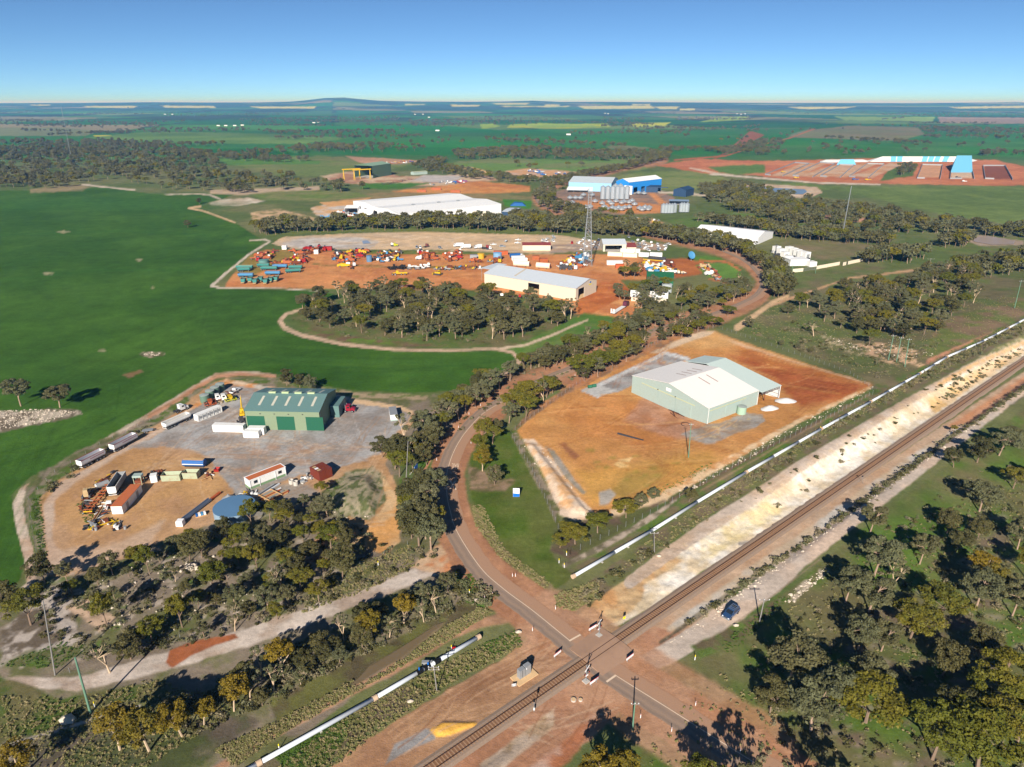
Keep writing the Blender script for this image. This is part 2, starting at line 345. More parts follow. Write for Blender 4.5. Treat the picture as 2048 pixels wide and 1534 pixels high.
# pale yard and red earth yard
area([(545,487),(565,474),(700,467),(850,463),(1000,468),(1120,470),(1180,480),(1290,484),(1330,492),(1330,500),(1180,500),(1100,507),(1010,506),(900,500),(700,499),(580,498)],S(218,186,148),S(206,180,150),s2=16,soft=1.5,amp=1.5,veg=0,reg='pale_yard')
area([(560,488),(600,476),(720,474),(760,484),(740,497),(600,497)],S(204,196,188),S(186,176,168),s2=9,soft=3,amp=2,veg=0)
area([(1100,490),(1180,484),(1330,488),(1330,500),(1180,500),(1100,506)],S(182,152,126),S(168,150,138),s2=10,soft=2,amp=1,veg=0)
area([(455,562),(500,510),(530,500),(560,500),(700,503),(900,504),(1010,510),(1200,508),(1270,512),(1330,530),(1400,545),(1290,560),(1235,560),(1220,580),(1285,600),(1280,620),(1260,640),(1150,640),(1050,590),(900,580),(760,578),(560,576),(450,575)],RED,S(212,148,94),s2=20,k2=0.2,soft=1.5,amp=1.5,veg=0,reg='red_earth_yard')
area([(470,545),(500,508),(560,500),(600,505),(560,525),(500,555)],S(112,122,58),soft=2,amp=2,veg=0.5,op=0.7);area([(700,502),(1000,506),(1000,510),(700,507)],S(104,122,60),soft=1,amp=1,veg=0.5)
area([(620,527),(700,530),(840,533),(1000,531),(1000,534),(840,537),(640,531)],S(120,118,62),soft=1,amp=1,veg=0.5)
area([(1210,600),(1225,597),(1285,605),(1285,616),(1215,606)],S(222,160,104),soft=1,amp=0.5,veg=0)
area([(1200,565),(1240,560),(1270,590),(1230,602),(1160,640),(1150,605)],S(196,118,66),S(182,104,58),s2=9,soft=2,amp=1,veg=0)
area([(1290,520),(1400,515),(1420,545),(1330,560),(1260,548),(1270,525)],S(190,116,66),S(176,104,60),s2=14,soft=2,amp=1,veg=0,reg='red_earth_yard')
area([(1390,530),(1460,523),(1485,550),(1440,565),(1410,550)],S(104,140,62),soft=1.5,amp=1,veg=0.3);area([(1375,512),(1440,513),(1450,520),(1390,522)],S(92,132,52),soft=1.5,amp=1,veg=0.3)
stroke([(1400,521),(1455,524),(1480,540)],4,S(196,120,76),soft=1);stroke([(1420,558),(1465,566)],4,S(190,116,76),soft=1)
area([(545,470),(700,463),(1000,464),(1180,474),(1180,470),(1000,458),(700,456),(520,468)],S(112,122,66),soft=1.5,amp=1,veg=0.6)
# --- bush clump beyond the field, roadside reserve
area([(575,625),(600,590),(740,580),(960,580),(1100,600),(1160,630),(1130,660),(1030,695),(900,695),(700,685),(610,665)],S(120,112,78),S(96,112,58),s2=7,soft=3,amp=4,veg=0.8)
area([(600,650),(700,672),(860,690),(820,694),(660,682)],S(120,96,78),S(104,128,52),s2=6,soft=3,amp=3,veg=0.4)
area([(1010,700),(1100,660),(1170,625),(1260,640),(1300,640),(1240,665),(1180,680),(1060,705),(1040,715)],S(88,124,52),S(108,130,66),s2=10,soft=2,amp=2,veg=0.5,reg='grass_verge')
area([(1030,720),(1060,706),(1240,668),(1330,640),(1440,612),(1500,600),(1560,600),(1520,625),(1430,655),(1340,690),(1250,720),(1160,760),(1040,800),(960,830),(900,860),(870,880),(880,830),(960,775)],S(140,108,82),S(116,112,66),s2=7,soft=3,amp=4,veg=0.6)
area([(1440,600),(1520,560),(1600,545),(1720,530),(1860,540),(2060,560),(2060,640),(1870,750),(1760,780),(1700,740),(1560,690),(1480,660)],S(104,116,66),S(122,114,84),s2=14,soft=3,amp=4,veg=0.8,reg='pasture')
area([(1580,470),(1700,485),(1800,495),(1760,510),(1640,520),(1560,495)],S(134,120,92),S(120,118,78),s2=20,soft=4,amp=3,veg=0.5)
area([(1630,555),(1690,520),(1850,500),(2060,520),(2060,470),(1900,470),(1760,510)],S(118,116,78),S(100,116,60),s2=16,soft=4,amp=3,veg=0.6)
area([(1700,690),(1760,685),(1830,700),(1870,720),(1850,735),(1780,725),(1710,705)],S(226,186,150),S(120,112,80),s2=4,k2=0.1,soft=3,amp=4,veg=0.2);area([(1640,668),(1740,700),(1720,712),(1650,690)],S(190,172,140),S(112,114,72),s2=2.5,k2=0.07,soft=3,amp=4,veg=0.4)
area([(1880,640),(2060,590),(2060,640),(1900,715),(1840,720)],S(112,122,66),S(138,116,92),s2=10,soft=3,amp=3,veg=0.5)
stroke([(1860,724),(1920,695),(1990,662)],[14,8,3],S(204,148,116),soft=2,amp=1.5);stroke([(1815,755),(1850,732),(1880,715)],[3,6,12],S(196,140,110),soft=2)
stroke([(1540,610),(1600,590),(1700,556),(1770,548),(1830,540),(1900,530)],[8,4,3,4,4,3],S(200,160,124),soft=1.5,amp=1)
area([(1900,472),(1960,470),(2048,482),(2048,490),(1960,492),(1940,484)],S(170,150,132),soft=2,amp=1,veg=0)
area([(1590,420),(1660,428),(1760,440),(1740,446),(1640,436)],S(196,148,122),soft=2,amp=1.5,veg=0.1)
area([(1520,420),(1580,440),(1640,455),(1640,478),(1520,470),(1360,452),(1330,440)],S(124,120,80),S(100,124,60),s2=18,soft=3,amp=2,veg=0.6)
stroke([(1475,655),(1510,630),(1545,605),(1575,592)],[14,10,8,6],S(214,180,142),soft=2,amp=1.5)
# --- the crop field
area([(-1100,380),(0,380),(165,383),(180,371),(240,376),(290,386),(330,389),(400,388),(468,389),(440,400),(377,416),(404,421),(470,445),(528,482),(500,508),(455,545),(424,574),(520,578),(640,582),(690,592),(640,606),(604,618),(568,628),(553,642),(560,657),(600,674),(690,692),(790,702),(900,705),(985,702),(1022,706),(1032,722),(1008,742),(980,762),(900,782),(830,786),(700,780),(640,770),(555,748),(480,742),(430,750),(372,786),(285,836),(150,910),(60,955),(22,990),(34,1060),(50,1120),(40,1160),(0,1195),(-400,1240),(-1100,1300)],CROP,CROP2,s2=45,k2=0.3,soft=1.5,amp=1.2,veg=0.12,reg='crop_field')
for q,wd,cc_ in [([(0,880),(140,850),(260,800),(380,735),(520,715),(700,722),(900,728),(1000,718)],6,S(66,104,40)),([(420,700),(408,660),(420,620),(470,600)],1.6,S(76,112,46)),([(405,700),(394,660),(408,618),(460,596)],1.6,S(76,112,46)),([(520,660),(505,645),(520,628),(560,612)],1.6,S(74,108,44)),([(513,660),(497,645),(512,626),(552,610)],1.6,S(74,108,44)),([(0,960),(120,930),(250,860),(330,790)],2,S(60,104,36)),([(0,930),(140,880),(300,800),(400,730)],2,S(34,74,24)),([(0,905),(110,880),(230,838),(240,770)],2,S(34,74,24)),([(430,700),(600,730),(800,740),(980,725)],2.5,S(38,84,26)),([(420,715),(600,742),(800,752),(980,740)],2,S(58,104,36)),([(0,560),(200,540),(380,540),(480,520)],3,S(54,100,34)),([(0,470),(240,462),(420,470)],2.5,S(58,104,38)),([(440,500),(445,480),(455,470)],2,S(36,78,28))]:
    stroke(q,wd,cc_,soft=2.5,amp=1,veg=0.12,op=0.55)
area([(0,400),(240,395),(500,405),(440,420),(0,420)],S(60,104,38),soft=8,amp=4,op=0.5)
area([(-300,818),(30,822),(100,818),(160,820),(165,828),(110,842),(60,852),(0,865),(-300,880)],S(190,176,160),S(120,108,92),s2=2.5,k2=0.08,soft=2,amp=3,veg=0.1,reg='stony_outcrop')
area([(276,709),(292,703),(330,706),(328,712),(300,716)],S(170,150,134),S(100,96,70),s2=2,k2=0.06,soft=1.5,amp=2,veg=0.1);area([(245,750),(280,740),(288,743),(258,756)],S(134,106,76),soft=2,amp=1.5,veg=0.2)
for x,y,r_ in [(127,464,13),(95,547,13),(278,520,8),(305,575,4),(205,701,9)]:area([(x-r_,y),(x,y-3),(x+r_,y),(x,y+3)],S(170,160,128),soft=1.5,amp=1.5,veg=0.2,op=0.8)
area([(60,378),(110,374),(160,370),(190,374),(130,383),(60,386)],S(176,150,120),soft=2,amp=2,op=0.6)
# --- tracks round the field
TRK=S(206,188,170)
stroke([(40,1190),(66,1170),(58,1110),(42,1050),(36,1010),(48,985),(95,955),(165,912),(290,838),(380,783),(432,751),(480,746),(520,748),(550,752)],[20,22,22,22,22,22,20,17,14,12,10,8,7,5],TRK,S(190,160,136),s2=8,soft=1.5,amp=1.5,reg='dirt_track')
stroke([(300,832),(380,785),(432,753),(480,748),(550,753)],[10,9,8,7,4],S(196,136,100),soft=2.5,amp=1,op=0.8)
stroke([(95,955),(165,912),(290,838)],[2,2,1.5],S(120,110,92),soft=1,amp=0.8,op=0.6)
stroke([(606,618),(572,628),(560,642),(568,655),(604,671),(690,689),(790,699),(900,701),(985,697),(1026,705),(1040,722),(1012,745),(985,760),(960,770)],[5,6,9,9,8,7,6,5,5,6,8,7,6,5],S(206,176,150),soft=1.3,amp=1,reg='dirt_track')
stroke([(1000,697),(1050,690),(1100,672),(1150,650),(1175,640)],[4,5,5,4,3],S(206,184,158),soft=1.3,amp=1,reg='dirt_track')
stroke([(640,582),(560,577),(440,576),(424,571),(450,548),(500,507),(540,483),(530,479),(500,481)],[2,2,2.5,6,5,4,3.5,3,3],S(206,192,174),soft=1,amp=0.8,reg='dirt_track')
stroke([(470,445),(404,421),(378,416),(400,413)],[3,3,4,4],S(214,180,140),soft=1,amp=0.7,reg='dirt_track');stroke([(440,398),(420,390),(400,388),(330,389)],[3,3,2,2],S(206,190,172),soft=1,amp=0.7,reg='dirt_track');stroke([(270,380),(230,376),(165,369)],3,S(206,190,172),soft=1,amp=0.7)
# --- left bush and gravel yard
area([(60,960),(150,905),(300,838),(380,790),(430,756),(560,757),(640,775),(700,785),(860,792),(960,775),(985,790),(920,850),(890,900),(870,960),(868,1060),(900,1100),(940,1150),(980,1230),(900,1280),(700,1400),(520,1534),(350,1620),(-300,1620),(-300,1200),(60,1180),(85,1130),(60,1060),(45,1000)],S(142,128,112),S(108,110,70),s2=6,k2=0.16,soft=3,amp=5,veg=0.45)
area([(90,955),(165,915),(300,840),(380,788),(440,757),(560,760),(560,768),(440,765),(395,792),(330,835),(180,920),(100,970),(75,1000),(90,1060),(100,1130),(85,1130),(62,1060),(52,1000)],S(92,112,52),S(150,138,116),s2=3,k2=0.1,soft=1.5,amp=2,veg=0.5)
area([(540,755),(640,775),(720,785),(860,790),(850,800),(720,795),(620,786)],S(104,118,62),S(170,150,122),s2=4,k2=0.12,soft=2,amp=2,veg=0.5)
YARD=[(78,1000),(110,965),(200,912),(300,858),(350,828),(385,795),(430,764),(452,756),(500,768),(560,778),(620,787),(700,797),(800,812),(828,826),(826,850),(800,870),(785,900),(770,925),(800,985),(800,1040),(780,1075),(700,1085),(690,1040),(730,985),(700,950),(640,985),(600,1000),(480,1020),(420,1048),(350,1072),(260,1112),(190,1140),(140,1150),(98,1155),(86,1060)]
area(YARD,S(194,156,120),S(184,142,98),s2=16,k2=0.2,soft=2,amp=2.5,veg=0,reg='dirt_yard')
area([(86,1010),(120,965),(250,895),(330,850),(330,862),(240,910),(150,965),(110,1000),(104,1080),(150,1140),(98,1150)],S(202,180,162),S(196,168,146),s2=9,soft=4,amp=3,veg=0,op=0.9)
area([(150,985),(260,925),(420,905),(480,945),(440,985),(360,1030),(250,1075),(160,1080),(120,1040)],S(196,154,106),S(184,144,108),s2=9,k2=0.16,soft=8,amp=5,veg=0,op=0.85)
area([(120,1100),(240,1085),(330,1040),(300,1090),(180,1140),(110,1145)],S(200,172,148),soft=6,amp=4,veg=0,op=0.8)
area([(290,880),(350,848),(400,805),(430,782),(465,770),(560,782),(690,796),(800,812),(824,828),(812,848),(780,880),(764,905),(720,925),(660,940),(600,950),(560,965),(500,1000),(440,1030),(470,985),(430,940),(420,915),(380,900),(320,892),(250,900)],GREY,S(152,144,138),s2=8,k2=0.25,soft=3,amp=4,veg=0,reg='gravel_yard')
spots([(330,880),(560,870),(760,890),(600,940),(450,940)],16,S(178,140,112),6,22,seed=4,asp=0.35,soft=4,op=0.55)
area([(400,800),(440,768),(452,758),(520,770),(530,778),(460,770),(430,784),(400,812),(360,830)],S(216,150,92),S(224,196,166),s2=5,soft=1.2,amp=1.5,veg=0);area([(500,768),(620,784),(700,795),(690,804),(600,792),(520,780)],S(222,180,142),S(206,196,182),s2=4,soft=1.2,amp=1.5,veg=0);area([(700,797),(800,811),(828,822),(825,830),(795,818),(700,806)],S(220,186,148),soft=1.2,amp=1.5,veg=0)
area([(430,1050),(480,1020),(500,980),(600,960),(640,985),(570,1010),(520,1030)],S(150,146,140),soft=4,amp=4,veg=0.1,op=0.8)
area([(690,945),(745,932),(770,955),(772,1000),(740,1040),(690,1035),(650,1020),(650,985)],S(98,106,66),S(168,156,130),s2=1.6,k2=0.12,soft=3,amp=4,veg=0.6)
area([(762,950),(790,985),(800,1040),(798,1085),(770,1110),(700,1085),(740,1050),(775,1000)],S(212,158,98),S(214,180,138),s2=6,soft=2,amp=3,veg=0,reg='dirt_track')
area([(640,1060),(700,1075),(700,1130),(650,1125),(600,1120)],S(196,146,108),S(110,100,76),s2=4,k2=0.12,soft=4,amp=5,veg=0.2)
area([(800,905),(868,890),(868,960),(840,985),(800,985)],S(84,118,48),S(100,110,66),s2=5,soft=3,amp=3,veg=0.5);stroke([(868,905),(855,930),(842,955)],5,S(200,140,110),soft=1.5,amp=1)
spots([(90,1160),(400,1060),(620,1010),(760,1150),(400,1290),(30,1340),(0,1240)],150,S(186,172,158),3,16,seed=2,asp=0.4,soft=2,op=0.7,veg=0.1,ang=-0.3)
spots([(90,1160),(400,1080),(620,1030),(800,1110),(400,1290),(30,1340)],60,S(92,116,48),4,20,seed=3,asp=0.4,soft=3,op=0.8,veg=0.6,ang=-0.3)
area([(80,1190),(140,1160),(150,1230),(160,1290),(60,1300),(0,1330),(0,1260)],S(190,178,168),S(110,98,84),s2=3.5,k2=0.1,soft=6,amp=6,veg=0.1)
area([(130,1215),(180,1195),(230,1235),(200,1262)],S(206,176,150),S(150,130,108),s2=4,soft=4,amp=4,veg=0)
# pale track through the bush to the road
stroke([(-60,1372),(40,1362),(150,1370),(260,1340),(360,1315),(460,1285),(560,1250),(660,1215),(760,1180),(830,1150),(880,1125)],[20,22,26,32,34,36,34,30,28,30,40],S(206,192,180),S(178,158,142),s2=6,soft=3,amp=3.5,reg='dirt_track')
area([(340,1300),(400,1278),(470,1268),(478,1276),(430,1290),(380,1312),(345,1335),(330,1325)],S(170,102,66),S(150,92,62),s2=5,soft=2,amp=2,veg=0.05)
area([(820,1135),(870,1090),(900,1080),(960,1170),(985,1215),(940,1180),(880,1150)],S(202,140,98),S(210,178,146),s2=5,soft=3,amp=3,veg=0)
area([(0,1350),(120,1395),(190,1385),(330,1360),(320,1385),(200,1420),(170,1440),(60,1470),(-200,1534),(-300,1400)],S(82,100,46),S(112,106,72),s2=6,soft=4,amp=4,veg=0.7)
stroke([(-60,1512),(60,1480),(130,1455),(200,1435),(280,1412)],[9,8,7,6,4],S(196,184,174),soft=2,amp=2,veg=0);stroke([(-60,1540),(40,1512),(130,1472),(210,1448)],[9,8,7,5],S(196,184,174),soft=2,amp=2,veg=0)
area([(60,1480),(230,1440),(420,1400),(520,1440),(400,1534),(200,1620),(-100,1620)],S(104,94,82),S(84,92,56),s2=6,soft=6,amp=5,veg=0.7)
area([(540,1400),(700,1320),(860,1240),(960,1185),(985,1215),(880,1270),(740,1350),(560,1470)],S(112,112,64),S(98,88,66),s2=5,soft=4,amp=4,veg=1.0)
area([(700,1375),(740,1332),(800,1296),(880,1245),(892,1244),(875,1262),(800,1320),(740,1348)],S(134,118,92),soft=2,amp=2,veg=0)
stroke([(430,1540),(560,1462),(700,1385),(820,1320),(900,1270),(960,1245),(1010,1235)],[14,14,16,18,18,18,24],S(166,128,100),S(188,146,116),s2=5,soft=3,amp=2,veg=0.05,reg='dirt_track')
area([(480,1560),(560,1500),(760,1400),(960,1290),(1030,1260),(1045,1285),(980,1320),(860,1390),(700,1480),(640,1540),(600,1580)],S(100,108,56),S(112,98,80),s2=6,k2=0.16,soft=4,amp=4,veg=1.0)
area([(560,1500),(700,1440),(680,1480),(620,1534),(560,1560)],S(88,116,46),soft=6,amp=5,veg=0.7)
area([(905,1150),(940,1148),(980,1195),(970,1215),(930,1200)],S(78,122,44),soft=3,amp=3,veg=0.6)
# --- railway corridor
area([(660,1540),(700,1500),(860,1400),(1000,1320),(1060,1275),(1085,1250),(1180,1300),(1150,1330),(1000,1420),(860,1520),(820,1560)],S(184,144,110),S(164,124,94),s2=8,k2=0.2,soft=3,amp=4,veg=0,reg='dirt_track')
area([(790,1490),(850,1458),(890,1460),(870,1480),(800,1510),(770,1530)],S(160,156,154),S(140,134,130),s2=4,soft=3,amp=3,veg=0);area([(860,1460),(880,1448),(950,1445),(960,1450),(900,1472),(872,1476)],YEL,soft=2,amp=2,veg=0)
area([(880,1530),(1010,1440),(1130,1355),(1200,1350),(1240,1420),(1180,1480),(1110,1534),(1000,1600),(860,1600)],S(192,150,122),S(176,128,98),s2=9,k2=0.2,soft=4,amp=4,veg=0,reg='railway_reserve')
area([(960,1530),(1040,1470),(1105,1420),(1110,1450),(1050,1500),(980,1560)],S(214,190,166),S(184,156,124),s2=4,k2=0.16,soft=4,amp=4,veg=0);area([(1060,1534),(1130,1480),(1200,1420),(1160,1500),(1100,1560)],S(206,170,150),S(180,118,84),s2=6,soft=6,amp=5,veg=0)
area([(1200,1300),(1300,1250),(1380,1190),(1500,1110),(1600,1040),(1750,940),(1900,840),(2060,735),(2060,775),(1900,880),(1780,965),(1640,1060),(1500,1160),(1400,1240),(1340,1300),(1260,1340)],S(200,172,146),S(190,154,124),s2=9,k2=0.2,soft=2,amp=2,veg=0,reg='railway_reserve')
area([(1380,1270),(1330,1330),(1290,1350),(1230,1345),(1250,1290),(1300,1250)],S(178,132,104),S(190,148,118),s2=6,soft=4,amp=3,veg=0)
NB=[(1170,1225),(1250,1175),(1340,1100),(1500,1012),(1600,942),(1700,880),(1800,815),(1850,788),(1950,730),(2060,682),(2060,712),(1950,785),(1850,852),(1700,950),(1600,1020),(1500,1085),(1400,1145),(1300,1215),(1230,1255)]
area(NB,S(246,238,226),S(228,206,172),s2=6,k2=0.2,soft=2,amp=2,veg=0,reg='cutting_bank')
area([(1400,1070),(1540,1000),(1580,985),(1560,1030),(1480,1080),(1400,1130)],S(238,216,160),S(240,228,206),s2=5,soft=5,amp=4,veg=0,op=0.8);area([(1850,800),(1960,735),(2050,695),(2040,712),(1950,770),(1870,830)],S(230,186,120),S(236,204,164),s2=6,soft=4,amp=3,veg=0,op=0.9)
area([(1150,1235),(1200,1190),(1270,1150),(1330,1110),(1370,1120),(1290,1170),(1285,1200),(1240,1240),(1180,1265)],S(204,154,104),S(214,180,136),s2=6,soft=4,amp=4,veg=0,reg='dirt_track')
stroke([(1260,1165),(1340,1105),(1420,1050),(1500,1000),(1600,932),(1700,872),(1800,812),(1850,784),(1950,728),(2060,680)],[24,26,28,27,23,19,16,14,12,8],S(200,174,150),S(208,190,174),s2=9,soft=2,amp=2,reg='dirt_track')
stroke([(1880,768),(1950,728),(2060,680)],[9,8,6],S(222,176,118),soft=2,amp=1,op=0.8)
for k in range(110): # rain gullies down the cut face
    s_=45+k*3.1+3*((k*7) % 5)/5;tp_=12.6-((k*13) % 7)*0.3;q=[proj(RX[0]+RD[0]*(s_+j*0.25)+RN[0]*t_,RX[1]+RD[1]*(s_+j*0.25)+RN[1]*t_,float(terr(RX[0]+RD[0]*s_+RN[0]*t_,RX[1]+RD[1]*s_+RN[1]*t_))) for j,t_ in enumerate(np.linspace(tp_,6.0+((k*11) % 5)*0.5,5))]
    stroke(q,1.6 if k % 3 else 2.6,S(216,198,174) if k % 2 else S(224,196,154),soft=1.4,amp=1.2,op=0.5)
stroke([(1480,1088),(1500,1086),(1700,948),(1850,846),(2060,706)],[8,8,6,5,4],S(168,158,148),soft=2,amp=1,veg=0)
stroke([(1250,1262),(1400,1158),(1500,1090),(1560,1050)],[6,8,8,4],S(166,150,90),soft=2.5,amp=2,op=0.6)
stroke([(1340,1258),(1420,1206),(1500,1148),(1600,1080),(1700,1008),(1800,935),(1900,868),(2060,760)],[14,22,24,22,20,16,10,7],S(204,200,192),S(198,178,152),s2=8,soft=4,amp=3,veg=0,op=0.85)
stroke([(1320,1285),(1420,1215),(1500,1160),(1560,1122),(1640,1072),(1700,1034),(1790,968),(1900,885),(2060,785)],[8,12,10,10,8,8,7,6,5],S(98,92,76),S(150,138,118),s2=2.5,k2=0.1,soft=2.5,amp=3,veg=0.7,op=0.9)
area([(1900,850),(2060,745),(2060,768),(1940,850)],S(206,140,96),soft=4,amp=3,op=0.7,veg=0)
stroke([(1270,1335),(1330,1310),(1400,1268),(1462,1225),(1540,1168),(1600,1115),(1700,1040),(1792,972),(1900,890),(2060,772)],[30,44,46,48,46,42,34,27,21,14],S(212,188,168),S(200,184,170),s2=9,soft=2.5,amp=2.5,reg='dirt_track')
stroke([(1310,1355),(1400,1300),(1470,1246),(1560,1180),(1640,1118)],3,S(160,138,118),soft=1.5,amp=1,op=0.6)
# verge between pipeline and corridor
area([(1145,1185),(1240,1120),(1300,1072),(1400,1005),(1500,945),(1640,862),(1740,808),(1900,716),(2060,640),(2060,665),(1950,715),(1850,772),(1700,858),(1600,918),(1500,985),(1400,1042),(1290,1120),(1200,1195),(1150,1225),(1120,1215),(1100,1190)],S(112,116,72),S(124,110,88),s2=5,soft=3,amp=3,veg=0.9)
area([(1100,1160),(1230,1090),(1330,1020),(1480,925),(1640,840),(1740,775),(1800,755),(1900,705),(2060,625),(2060,640),(1900,714),(1740,804),(1640,858),(1500,940),(1394,1000),(1300,1062),(1150,1150),(1110,1180)],S(92,118,52),S(122,110,84),s2=6,soft=2.5,amp=3,veg=0.6,reg='grass_verge')
stroke([(1130,1130),(1220,1085),(1310,1030),(1350,1000)],[10,12,10,6],S(190,172,156),S(120,112,90),s2=3,soft=2,amp=2,veg=0.1);stroke([(1400,982),(1500,925),(1620,855),(1740,788)],3,S(170,140,112),soft=2,amp=1.5,op=0.7)
# --- big orange pad with its banks
PAD=[(1032,862),(1080,820),(1130,783),(1160,768),(1230,724),(1300,690),(1345,672),(1430,662),(1452,672),(1600,722),(1745,770),(1700,795),(1640,820),(1560,858),(1480,905),(1400,950),(1330,988),(1260,1020),(1200,1035),(1160,1032),(1120,975),(1060,905)]
area(PAD,S(212,158,98),S(200,142,84),s2=14,k2=0.22,soft=1.8,amp=1.5,veg=0,reg='orange_pad')
area([(1100,830),(1180,790),(1280,800),(1380,860),(1330,900),(1200,880)],S(196,130,74),S(208,144,86),s2=8,soft=14,amp=5,veg=0,op=0.8)
area([(1150,940),(1240,930),(1420,900),(1440,920),(1340,970),(1240,1010),(1180,1010)],S(216,162,84),S(190,146,76),s2=9,k2=0.2,soft=14,amp=6,veg=0,op=0.8);area([(1215,985),(1260,945),(1330,950),(1300,985),(1245,1000)],S(150,132,70),soft=8,amp=5,veg=0.1,op=0.55)
area([(1455,710),(1560,725),(1740,770),(1680,800),(1600,815),(1560,770),(1520,745)],S(168,88,50),S(180,100,58),s2=9,soft=10,amp=5,veg=0,op=0.95);area([(1480,690),(1580,722),(1720,765),(1690,768),(1560,742),(1480,712)],S(204,134,72),S(186,108,60),s2=8,soft=5,amp=3,veg=0,op=0.7)
stroke([(1565,770),(1620,778),(1680,788)],3,S(200,140,80),soft=2,amp=1);stroke([(1440,675),(1560,715),(1740,768)],[6,3,2],S(222,190,156),soft=2,amp=1.5,op=0.8)
area([(1430,662),(1452,672),(1470,690),(1400,700),(1340,690),(1350,676)],S(222,172,112),soft=4,amp=2,veg=0,op=0.8);area([(1290,706),(1345,680),(1400,664),(1430,662),(1420,670),(1360,690),(1320,706)],S(222,196,168),soft=2,amp=1.5,veg=0)
area([(1248,842),(1290,790),(1420,850),(1400,880),(1360,878),(1300,862)],S(196,148,120),S(180,128,96),s2=5,soft=5,amp=3,veg=0,op=0.9)
area([(1160,782),(1182,772),(1330,704),(1352,706),(1376,716),(1300,760),(1262,772),(1236,784),(1190,792)],GREY,S(146,142,140),s2=6,soft=1.2,amp=0.8,veg=0,reg='gravel_yard');stroke([(1195,772),(1330,706),(1376,718)],7,S(206,206,206),soft=1,amp=0.5,reg='concrete_apron');area([(1162,780),(1190,768),(1232,780),(1195,796)],S(200,198,196),soft=1,amp=0.6,veg=0)
area([(1362,868),(1412,850),(1440,845),(1490,825),(1525,828),(1530,842),(1510,855),(1470,868),(1430,886),(1410,888),(1378,878)],S(176,168,160),S(168,150,132),s2=4,k2=0.1,soft=1.5,amp=2,veg=0,reg='gravel_yard')
spots([(1380,870),(1440,850),(1510,835),(1480,862),(1420,882)],18,S(214,190,148),2,6,seed=8,asp=0.35,soft=1,op=0.8);spots([(1165,900),(1300,900),(1380,930),(1260,990),(1180,980)],14,S(150,140,66),3,12,seed=9,asp=0.4,soft=3,op=0.6)
area([(1262,1150-265),(1270,868),(1340,898),(1290,900)],S(196,122,62),soft=8,amp=2,op=0.3);area([(1226,960-32),(1240,922),(1258,932),(1240,936)],S(232,192,130),soft=2,amp=1.5);area([(1236,990-70),(1265,915),(1258,925)],S(236,200,140),soft=2,amp=1)
area([(1090,893),(1108,900),(1150,960),(1172,985),(1165,988),(1130,955)],S(170,160,148),S(150,140,120),s2=4,soft=2,amp=1.5,veg=0,reg='gravel_yard');area([(1198,985),(1220,978),(1232,990),(1216,1008),(1200,1010)],S(176,168,158),soft=3,amp=2,veg=0);area([(1118,888),(1130,886),(1160,912),(1150,920)],S(150,96,70),soft=3,amp=2,op=0.8)
area([(1040,878),(1068,880),(1090,896),(1130,955),(1165,1000),(1200,1035),(1150,1042),(1120,1030),(1085,965),(1055,915)],S(232,208,184),S(224,176,128),s2=4,k2=0.16,soft=2,amp=2.5,veg=0.05,reg='pad_bank')
stroke([(1330,990),(1400,952),(1480,908),(1560,862),(1640,822),(1740,775)],[16,18,12,9,7,5],S(232,200,160),S(206,150,96),s2=4,k2=0.15,soft=2,amp=2,veg=0.05,reg='pad_bank');area([(1220,1020),(1330,985),(1335,1000),(1230,1050)],S(226,196,160),soft=3,amp=3,veg=0)
stroke([(1340,1000),(1420,960),(1500,915),(1580,872),(1640,840)],[5,5,5,4,3],S(120,100,80),soft=2,amp=2,veg=0.3)
area([(1290,692),(1370,660),(1450,640),(1400,660),(1300,706),(1200,756),(1120,796),(1050,845),(1025,862),(1060,820),(1160,760)],S(196,140,96),S(150,118,92),s2=4,soft=2,amp=2,veg=0.3);area([(1120,780),(1170,740),(1200,745),(1160,770)],S(196,136,100),soft=3,amp=2,veg=0)
# --- grass triangle with the sign, road verges
area([(940,880),(985,850),(1035,862),(1090,955),(1118,1040),(1100,1100),(1120,1130),(1150,1150),(1110,1180),(1060,1150),(1000,1100),(960,1045),(940,985)],S(84,106,38),S(104,112,56),s2=9,k2=0.22,soft=3,amp=3,veg=0.4,reg='grass_verge')
area([(935,930),(985,950),(1030,962),(1010,980),(960,985),(940,980)],S(160,134,110),S(112,104,70),s2=3,soft=4,amp=4,veg=0.3);area([(1030,862),(1040,872),(1120,1020),(1110,1040),(1060,945),(1022,872)],S(160,144,124),S(110,112,70),s2=3,soft=2,amp=2,veg=0.3)
stroke([(945,1010),(968,1060),(1010,1110),(1060,1150),(1100,1172)],[12,18,18,14,10],S(150,134,100),S(112,116,66),s2=3,soft=3,amp=3,veg=0.8)
area([(1100,1100),(1110,1050),(1180,1040),(1240,1030),(1300,1010),(1330,1000),(1240,1065),(1140,1120)],S(110,92,78),S(100,104,62),s2=5,soft=4,amp=3,veg=0.5)
area([(1095,1190),(1150,1172),(1200,1160),(1190,1195),(1150,1222),(1110,1215)],S(112,116,66),S(120,102,80),s2=4,soft=3,amp=3,veg=1.0)
